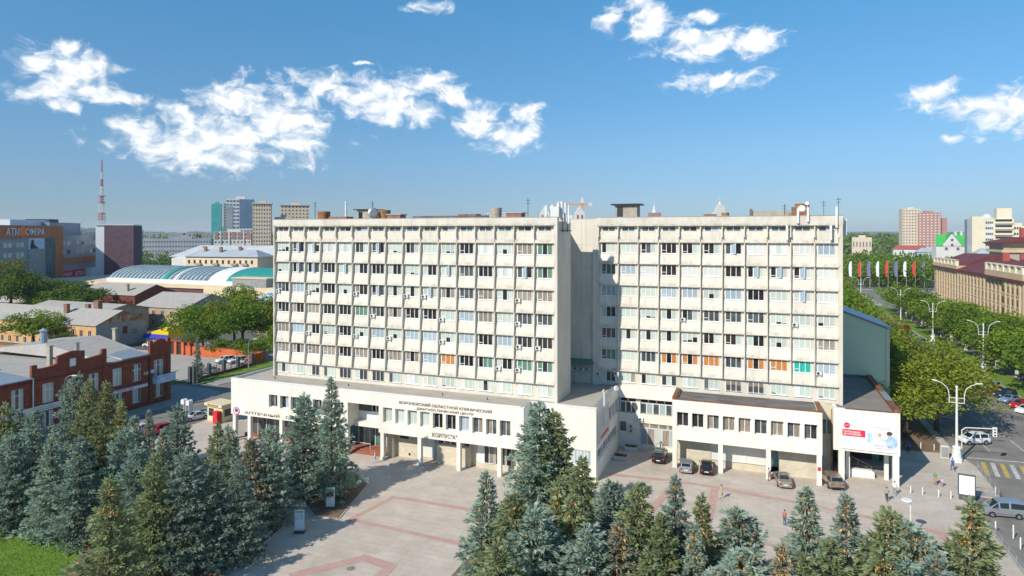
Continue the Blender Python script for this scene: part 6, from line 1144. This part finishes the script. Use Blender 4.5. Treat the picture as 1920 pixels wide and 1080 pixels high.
car('silver-grey minivan stopped at the kerb by the railing', 'van', 'paint_silver', 27.2, 90.3, 187, None, name='minivan')
car('white off-roader waiting under the tree at the crossing', 'suv', 'paint_white', 32.3, 119.6, 205, None, name='car')
GQ = 'cars parked along the verge'
for i, (k, p_, lb) in enumerate([('hatch', 'paint_white', 'white hatchback, nearest in the row along the verge'), ('hatch', 'paint_red', 'bright red hatchback behind the white one along the verge'), ('sedan', 'paint_blue', 'light blue sedan behind the bright red hatchback'), ('suv', 'paint_navy', 'navy blue off-roader in the row along the verge'), ('sedan', 'paint_red', 'dark red sedan behind the navy off-roader'), ('hatch', 'paint_pale', 'pale silver-blue hatchback behind the dark red sedan'), ('sedan', 'paint_black', 'black car behind the pale hatchback in the verge row'), ('sedan', 'paint_silver', 'silver sedan farther back in the verge row'), ('suv', 'paint_white', 'white off-roader beside the tall lamp on the verge'), ('sedan', 'paint_grey', 'grey sedan behind the verge lamp')]):
    car(lb, k, p_, 46.9 + (.4 if i % 2 else 0), 143.2 + i * 4.0, 218, GQ)
for lb, k, p_, x, y in (('red van far down the street by the verge trees', 'van', 'paint_red', 47.6, 250), ('white car far down the street, in front of the red van', 'sedan', 'paint_white', 46.5, 231), ('dark car far down the street, beside the white one', 'sedan', 'paint_black', 46.3, 239), ('blue car far down the street, nearest of the far ones', 'hatch', 'paint_blue', 46.4, 222)): car(lb, k, p_, x, y, 225, GQ)
GZ = 'cars in the car park'
for lb, k, p_, x, y, h in (('white off-roader, left one of two beside the orange wall', 'suv', 'paint_white', -125.6, 127.0, 250), ('white off-roader, right one of two beside the orange wall', 'suv', 'paint_white', -122.2, 127.6, 250), ('white sedan behind the fence, next to the white off-roaders', 'sedan', 'paint_white', -119.2, 127.2, 250), ('silver sedan just inside the dark metal fence', 'sedan', 'paint_silver', -119.6, 116.2, 215), ('dark minibus beside the market stall', 'van', 'paint_grey', -158, 138, 200), ('white van left of the dark minibus', 'van', 'paint_white', -163, 137, 200)): car(lb, k, p_, x, y, h, GZ, -.08)
GS = 'cars on the side street'
for lb, k, p_, x, y, h in (('pale blue car by the kiosk behind the wide spruce', 'sedan', 'paint_pale', -92.2, 86.5, 250), ('white car half hidden by the spruces on the side street', 'sedan', 'paint_white', -94.8, 77.6, 265), ('red car almost hidden behind the spruces', 'hatch', 'paint_red', -91.6, 78.4, 262)): car(lb, k, p_, x, y, h, GS)

# ------------------------------------------------------------------ people
for n_, c_ in dict(skin=(.52, .32, .24), hair_brown=(.06, .035, .02), hair_fair=(.35, .24, .12), c_white=(.72, .73, .75), c_blue=(.05, .12, .42), c_teal=(.05, .32, .36), c_red=(.42, .15, .13), c_grey=(.28, .29, .31), c_green=(.10, .30, .16), c_lilac=(.50, .48, .66), c_tan=(.48, .40, .30), c_dark=(.03, .03, .04), c_jeans=(.06, .11, .22), c_coral=(.52, .26, .21)).items(): mat(n_, c_, rough=.85)
def body_mesh(stride, arm):
    """one continuous skinned figure 1.74 m tall walking along +X; returns a mesh"""
    V_ = {}; E_ = []; Rr = {}
    def v(n, p, r): V_[n] = (len(V_), p); Rr[n] = r
    v('pelvis', (0, 0, .95), .155); v('waist', (.01, 0, 1.12), .135); v('chest', (.02, 0, 1.32), .16); v('neck0', (.01, 0, 1.46), .085); v('neck', (.02, 0, 1.53), .058); v('head0', (.035, 0, 1.60), .088); v('head1', (.03, 0, 1.70), .082)
    for s, n in ((1, 'l'), (-1, 'r')):
        st_ = stride * s
        v('hip' + n, (0, .09 * s, .90), .105); v('knee' + n, (.18 * st_ + .04, .10 * s, .50), .066); v('ank' + n, (.36 * st_ - .05, .10 * s, .09), .045); v('toe' + n, (.36 * st_ + .12, .11 * s, .045), .038)
        v('sho' + n, (.01, .19 * s, 1.40), .066); v('elb' + n, (-.12 * st_ * arm, .25 * s, 1.13), .044); v('wri' + n, (-.16 * st_ * arm + .09, .25 * s, .90), .032); v('hand' + n, (-.16 * st_ * arm + .12, .25 * s, .80), .035)
        E_.extend([('pelvis', 'hip' + n), ('hip' + n, 'knee' + n), ('knee' + n, 'ank' + n), ('ank' + n, 'toe' + n), ('chest', 'sho' + n), ('sho' + n, 'elb' + n), ('elb' + n, 'wri' + n), ('wri' + n, 'hand' + n)])
    E_ += [('pelvis', 'waist'), ('waist', 'chest'), ('chest', 'neck0'), ('neck0', 'neck'), ('neck', 'head0'), ('head0', 'head1')]
    me = bpy.data.meshes.new('body'); names = list(V_); me.from_pydata([V_[n][1] for n in names], [(V_[a][0], V_[b][0]) for a, b in E_], [])
    o = bpy.data.objects.new('body', me); COL.objects.link(o); m_ = o.modifiers.new('s', 'SKIN'); m_.use_smooth_shade = True
    for i, n in enumerate(names): me.skin_vertices[0].data[i].radius = (Rr[n], Rr[n]); me.skin_vertices[0].data[i].use_root = (n == 'pelvis')
    o.modifiers.new('d', 'SUBSURF').levels = 1
    bpy.context.view_layer.update(); r = bpy.data.meshes.new_from_object(o.evaluated_get(bpy.context.evaluated_depsgraph_get())); bpy.data.objects.remove(o); return r
BODY = [body_mesh(.75, 1), body_mesh(.12, .3)]
def person(label, x, y, head, shirt, legs, hair='hair_brown', pose=0, h=1.74, shorts=False, z=0):
    t = thing('person', label, 'person', (x, y, z), R(head)); k = h / 1.74; t.scale = (k, k, k); me = BODY[pose].copy(); me.materials.clear()
    for m_ in (shirt, legs, 'skin', 'c_dark'): me.materials.append(M[m_])
    for p in me.polygons:
        c_ = p.center; zz = c_.z; side = abs(c_.y)
        if zz > 1.50: i = 2
        elif zz < .07: i = 3
        elif side > .185 and zz < 1.22 and zz > .7: i = 2
        elif zz < .98 or (zz < .6): i = 1 if not (shorts and zz < .6) else 2
        else: i = 0
        p.material_index = i
    link('body', me, t, (0, 0, 0)); MB().ball((.015, 0, 1.685), .098, 10, 6, sz=.95).obj('hair', hair, t, (0, 0, 0)); MB().ball((.125, 0, 1.62), .016, 6, 4).obj('nose', 'skin', t, (0, 0, 0)); return t
person('person in grey shirt and dark trousers walking towards the entrance', 15.3, 89.7, 70, 'c_grey', 'c_dark'); person('person in white shirt and grey trousers at the entrance column', 16.6, 92.2, 80, 'c_white', 'c_grey'); person('person in green top and coral shorts holding hands with a child', 22.2, 97.7, 250, 'c_green', 'c_coral', 'hair_fair', 1); person('child in a pale shirt beside the person in coral shorts', 22.9, 97.4, 250, 'c_lilac', 'c_grey', 'hair_brown', 1, 1.15, True)
person('person in bright blue shirt walking past the big lamp base', 25.8, 104.4, 110, 'c_blue', 'c_jeans'); person('person in blue shirt and dark trousers standing in the block shadow', 21.7, 110.6, 90, 'c_blue', 'c_dark', pose=1); person('person in teal dress walking in the block shadow', 20.8, 111.4, 90, 'c_teal', 'c_teal', 'hair_fair'); person('person in red shirt and jeans in the middle of the plaza', 3.3, 78.3, 60, 'c_red', 'c_jeans', pose=1)
person('person in tan shirt crossing the plaza below the two black cars', -3.7, 83.4, 20, 'c_tan', 'c_tan'); person('person standing beside the champagne sedan', 1.9, 91.6, 0, 'c_lilac', 'c_red', pose=1); person('person in lilac clothes walking by the podium column', -50.6, 79.0, 200, 'c_lilac', 'c_lilac', 'hair_fair'); person('person in orange top behind the bottom right spruces', 16.4, 77.6, 120, 'c_coral', 'c_jeans')
person('person in red on the pavement under the big street tree', 22.6, 118.2, 60, 'c_red', 'c_dark'); person('person in white by the pharmacy column', -75.4, 78.6, 30, 'c_white', 'c_jeans'); person('person in teal at the pharmacy corner', -76.9, 79.4, 80, 'c_teal', 'c_dark')

# ------------------------------------------------------------------ street furniture
def double_lamp(x, y, h, label, big=False, rz=0, group=None):
    t = thing('street_lamp', label, 'street lamp', (x, y, 0), rz, group); k = h / 11.3
    if big: MB().cyl((0, 0, 0), (0, 0, .5), .75, .72, 8).cyl((0, 0, .5), (0, 0, 2.0), .62, .5, 8).cyl((0, 0, 2.0), (0, 0, 2.2), .6, .5, 8).obj('base', 'white_paint', t, (0, 0, 0))
    MB().cyl((0, 0, 0), (0, 0, h * .93), .20, .12, 10).ball((0, 0, h * .94), .2, 8, 5).obj('post', 'white_paint', t, (0, 0, 0))
    for s in (-1, 1):
        MB().tube([(0, 0, h * .74), (s * .9 * k, 0, h * .74), (s * .9 * k, 0, h * .84), (s * 1.1 * k, 0, h * .92), (s * 1.7 * k, 0, h * .97), (s * 2.4 * k, 0, h)], .055, 6).tube([(0, 0, h * .80), (s * .9 * k, 0, h * .80)], .04).obj('arm', 'white_paint', t, (0, 0, 0)); MB().hexa([(s * 2.3 * k - .1, -.12, h - .06), (s * 3.0 * k, -.12, h + .04), (s * 3.0 * k, .12, h + .04), (s * 2.3 * k - .1, .12, h - .06), (s * 2.3 * k - .1, -.1, h + .06), (s * 3.0 * k, -.1, h + .16), (s * 3.0 * k, .1, h + .16), (s * 2.3 * k - .1, .1, h + .06)]).obj('lamp_head', 'ac_body', t, (0, 0, 0))
    return t
dl = double_lamp(27.4, 108.9, 11.4, 'tall white double-arm lamp on a stepped base at the crossing', True, R(-6))
double_lamp(50.4, 179.3, 12.2, 'white double-arm lamp on the verge among the trees, nearest one', True); double_lamp(51, 227, 12.2, 'white double-arm lamp on the verge, second one', True); double_lamp(51.5, 275, 12.2, 'white double-arm lamp on the verge, third one'); double_lamp(46, 330, 12.5, 'white double-arm lamp at the edge of the square')
def single_lamp(x, y, h, label, rz=0):
    t = thing('street_lamp', label, 'street lamp', (x, y, 0), rz); MB().cyl((0, 0, 0), (0, 0, h * .6), .13, .11, 8).cyl((0, 0, h * .6), (0, 0, h * .9), .09, .07, 8).obj('post', 'galv', t, (0, 0, 0)); MB().tube([(0, 0, h * .9), (.25, 0, h * .96), (.8, 0, h), (1.4, 0, h + .08)], .05).obj('arm', 'galv', t, (0, 0, 0)); MB().box(1.3, -.13, h + .02, 2.1, .13, h + .16).obj('lamp_head', 'ac_body', t, (0, 0, 0)); return t
single_lamp(-110.5, 118.8, 8.0, 'grey single-arm lamp beside the dark fence', R(15)); single_lamp(-106.2, 73.0, 9.3, 'grey single-arm lamp in front of the brick house', R(20))
tl = thing('traffic_light', 'traffic lights on an arm reaching from a pole by the tall lamp', 'traffic light', (28.2, 109.6, 0)); MB().tube([(0, 0, 0), (0, 0, 4.4), (.5, 0, 4.8), (4.0, 0, 5.0)], .07).obj('pole', 'ac_body', tl, (0, 0, 0)); MB().box(3.7, -.15, 3.9, 4.2, .15, 5.2).obj('signal_box', 'ac_body', tl, (0, 0, 0)); [MB().cyl((3.95, -.17, z), (3.95, -.15, z), .13, n=10).obj('lens', 'dark_metal', tl, (0, 0, 0)) for z in (4.1, 4.5, 4.9)]
cbx = thing('control_cabinet', 'grey control cabinet behind the tall lamp base', 'cabinet', (26.2, 110.2, 0)); MB().box(-.5, -.3, 0, .5, .3, 1.7).obj('body', 'ac_body', cbx, (0, 0, 0)); MB().box(-.45, -.32, .1, .45, -.3, 1.6).obj('door', 'galv', cbx, (0, 0, 0))
pl = thing('plaza_lamp', 'slim white plaza lamp with a flat round head among the spruces', 'lamp', (15.9, 80.0, 0)); MB().cyl((0, 0, 0), (0, 0, 3.9), .07, .05, 8).obj('post', 'white_paint', pl, (0, 0, 0)); MB().cyl((-.35, 0, 3.95), (-.35, 0, 4.05), .55, .5, 16).obj('lamp_head', 'white_paint', pl, (0, 0, 0))
mat('lightbox', (.85, .88, .90), rough=.4)
bx = thing('light_box', 'blank white advertising light box with dark frame by the railing', 'sign', (24.6, 93.6, 0), R(-8)); MB().box(-.9, -.12, .55, .9, .12, 3.15).obj('frame', 'slate_fence', bx, (0, 0, 0)); MB().box(-.78, -.14, .7, .78, -.121, 3.0).obj('panel', 'lightbox', bx, (0, 0, 0)); MB().box(-.8, -.2, 0, .8, .2, .55).obj('foot', 'slate_fence', bx, (0, 0, 0))
def infoboard(x, y, rz, label, pic):
    t = thing('info_board', label, 'sign', (x, y, 0), rz); MB().box(-.52, -.06, .25, .52, .06, 2.5).obj('panel', 'white_paint', t, (0, 0, 0)); MB().box(-.6, -.35, 0, .6, .35, .12).box(-.5, -.1, .12, .5, .1, .25).obj('foot', 'slate_fence', t, (0, 0, 0)); MB().box(-.42, -.075, 1.5, .42, -.061, 2.1).obj('picture', pic, t, (0, 0, 0)); MB().box(-.45, -.075, 2.2, .45, -.061, 2.38).obj('heading', 'print_green', t, (0, 0, 0)); MB().box(-.42, -.075, .5, .42, -.061, 1.35).obj('print', 'print_pale', t, (0, 0, 0))
infoboard(-46.6, 57.7, R(22), 'upright info board on the plaza, nearer one of two', 'print_blue'); infoboard(-47.2, 64.0, R(22), 'upright info board beside the triangular bed, farther one of two', 'glass_grey')
def railing(pts, label):
    t = thing('railing', label, 'railing', (pts[0][0], pts[0][1], 0), 0, 'pavement railings')
    for (xa, ya), (xb, yb) in zip(pts, pts[1:]):
        d = Vector((xb - xa, yb - ya, 0)); n = max(1, round(d.length / 2)); 
        for i in range(n):
            a = Vector((xa, ya, 0)) + d * (i / n); b = Vector((xa, ya, 0)) + d * ((i + 1) / n); q = MB().cyl(a, a + Vector((0, 0, 1.05)), .04, n=6).cyl(a + Vector((0, 0, 1.0)), b + Vector((0, 0, 1.0)), .03, n=5).cyl(a + Vector((0, 0, .2)), b + Vector((0, 0, .2)), .03, n=5)
            for k in range(1, 9): p = a + (b - a) * (k / 9); q.cyl(p + Vector((0, 0, .2)), p + Vector((0, 0, 1)), .016, n=4)
            q.obj('rail_panel', 'galv', t)
railing([(29.2, 106.3), (28.7, 95.9)], 'galvanised railing along the kerb by the crossing'); railing([(28.5, 95.6), (25.1, 95.9)], 'short galvanised railing behind the minivan'); railing([(24.9, 95.6), (24.4, 88.6)], 'galvanised railing beside the light box'); railing([(24.5, 85.2), (24.2, 70.5)], 'galvanised railing at the bottom right corner')
def bollard(x, y, label, h=.9):
    t = thing('bollard', label, 'bollard', (x, y, 0), 0, 'white bollards'); MB().cyl((0, 0, 0), (0, 0, h), .07, n=8).obj('post', 'white_paint', t, (0, 0, 0)); MB().cyl((0, 0, h), (0, 0, h + .05), .07, .02, 8).obj('cap', 'white_paint', t, (0, 0, 0))
for i, (x, y) in enumerate(((18.6, 93.5), (19.9, 93.5), (21.6, 93.4), (22.9, 93.4))): bollard(x, y, f'white bollard, {ordw[i]} from the entrance column in the row of four')
for i, (x, y) in enumerate(((22.3, 113.6), (23.9, 113.4), (25.6, 113.2))): bollard(x, y, f'white bollard at the edge of the tree bed, {ordw[i]} from the clinic')
for i, (x, y, h) in enumerate(((24.9, 84.6, 1.2), (26.2, 83.6, 1.4), (26.0, 81.0, 1.2), (28.4, 96.5, 1.0))): bollard(x, y, ['tall white post at the end of the railing gap', 'tall white post on the road side of the railing gap', 'tall white post nearest the bottom right corner', 'white post behind the minivan roof'][i], h)
def planter(x, y, label, m):
    t = thing('planter', label, 'planter', (x, y, 0)); MB().hexa([(-.85, -.35, 0), (.85, -.35, 0), (.85, .35, 0), (-.85, .35, 0), (-.95, -.42, .55), (.95, -.42, .55), (.95, .42, .55), (-.95, .42, .55)]).obj('trough', 'ac_body', t, (0, 0, 0)); L = Leaves(); rg.seed(int(x * 10) + 99)
    for i in range(240): p = Vector((rg.uniform(-.85, .85), rg.uniform(-.33, .33), .5 + rg.uniform(0, .2))); L.leaf(p, (Vector((0, 0, 1)) + rv()).normalized(), rv(), .22, .1, rg.random())
    link('flowers', L.mesh('flowers', m), t, (0, 0, 0))
mat('petal_red', (.25, .02, .03), rough=.8, vcol=(.10, .12, .04)); planter(-18.0, 92.6, 'stone planter with dark red flowers along the shaded flank', 'petal_red'); planter(-17.3, 97.2, 'stone planter with green plants at the courtyard wall', 'leaf')
kk = thing('kiosk', 'cream vending kiosk at the left corner of the podium', 'kiosk', (-87.6, 87.6, 0), R(-8)); mat('kiosk_cream', (.72, .62, .40), rough=.6)
MB().box(-2.0, -1.2, 0, 2.0, 1.4, 2.7).obj('body', 'kiosk_cream', kk, (0, 0, 0)); MB().box(-2.3, -1.6, 2.7, 2.3, 1.7, 3.15).obj('roof', 'kiosk_cream', kk, (0, 0, 0)); MB().box(-1.6, -1.23, .9, -.3, -1.2, 2.2).obj('window', 'window_dark', kk, (0, 0, 0)); MB().box(2.0, -.8, 1.0, 2.03, 1.0, 2.2).obj('window', 'window_dark', kk, (0, 0, 0)); MB().box(-1.4, -1.63, 2.8, 1.4, -1.6, 3.05).obj('sign', 'rust_yellow', kk, (0, 0, 0))
vm = thing('vending_machine', 'bright red vending machine in front of the cream kiosk', 'vending machine', (-86.6, 85.7, 0), R(-8)); MB().box(-.55, -.4, 0, .55, .4, 2.1).obj('body', 'signal_red', vm, (0, 0, 0)); MB().box(-.45, -.42, .9, .2, -.4, 1.9).obj('display', 'print_red', vm, (0, 0, 0))
bs = thing('phone_booths', 'pair of white open phone booths behind the spruces', 'phone booth', (-97.2, 88.6, 0), R(-10))
for x in (0, 1.5): MB().box(x - .5, -.4, 0, x - .42, .4, 2.1).box(x + .42, -.4, 0, x + .5, .4, 2.1).box(x - .5, .34, .8, x + .5, .4, 2.1).cyl((x, -.4, 2.1), (x, .4, 2.1), .5, n=12).obj('booth', 'white_paint', bs, (0, 0, 0))
def cable(a, b, sag, label):
    A_, B_v = Vector(a), Vector(b); pts = [A_.lerp(B_v, i / 10) + Vector((0, 0, -sag * 4 * (i / 10) * (1 - i / 10))) for i in range(11)]; o = MB().tube(pts, .025, 4).obj('overhead_cable', 'grille'); tag(o, label, 'cable', 'overhead cables')
cable((27.4, 108.9, 8.2), (17.7, 104, 9.2), .5, 'upper overhead cable from the tall lamp to the entrance roof'); cable((27.4, 108.9, 6.2), (17.7, 104.5, 9.0), .4, 'lower overhead cable from the tall lamp to the entrance roof')
cn = thing('traffic_cone', 'small white traffic post near the pale blue car', 'cone', (-90.6, 88.6, -.12)); MB().cyl((0, 0, 0), (0, 0, .06), .3, n=10).cyl((0, 0, .06), (0, 0, .8), .16, .05, 10).obj('body', 'white_paint', cn, (0, 0, 0))
# ------------------------------------------------------------------ air
hz = MB().box(-14000, -14000, -1.2, 14000, 14000, 150).obj('haze', [])
hm = bpy.data.materials.new('haze'); hm.use_nodes = True; hm.node_tree.nodes.clear(); pv = hm.node_tree.nodes.new('ShaderNodeVolumePrincipled'); pv.inputs['Color'].default_value = (.82, .90, 1, 1); pv.inputs['Density'].default_value = 9e-5; pv.inputs['Anisotropy'].default_value = 0
ho = hm.node_tree.nodes.new('ShaderNodeOutputMaterial'); hm.node_tree.links.new(pv.outputs[0], ho.inputs['Volume']); hz.data.materials.append(hm); tag(hz, kind='stuff')
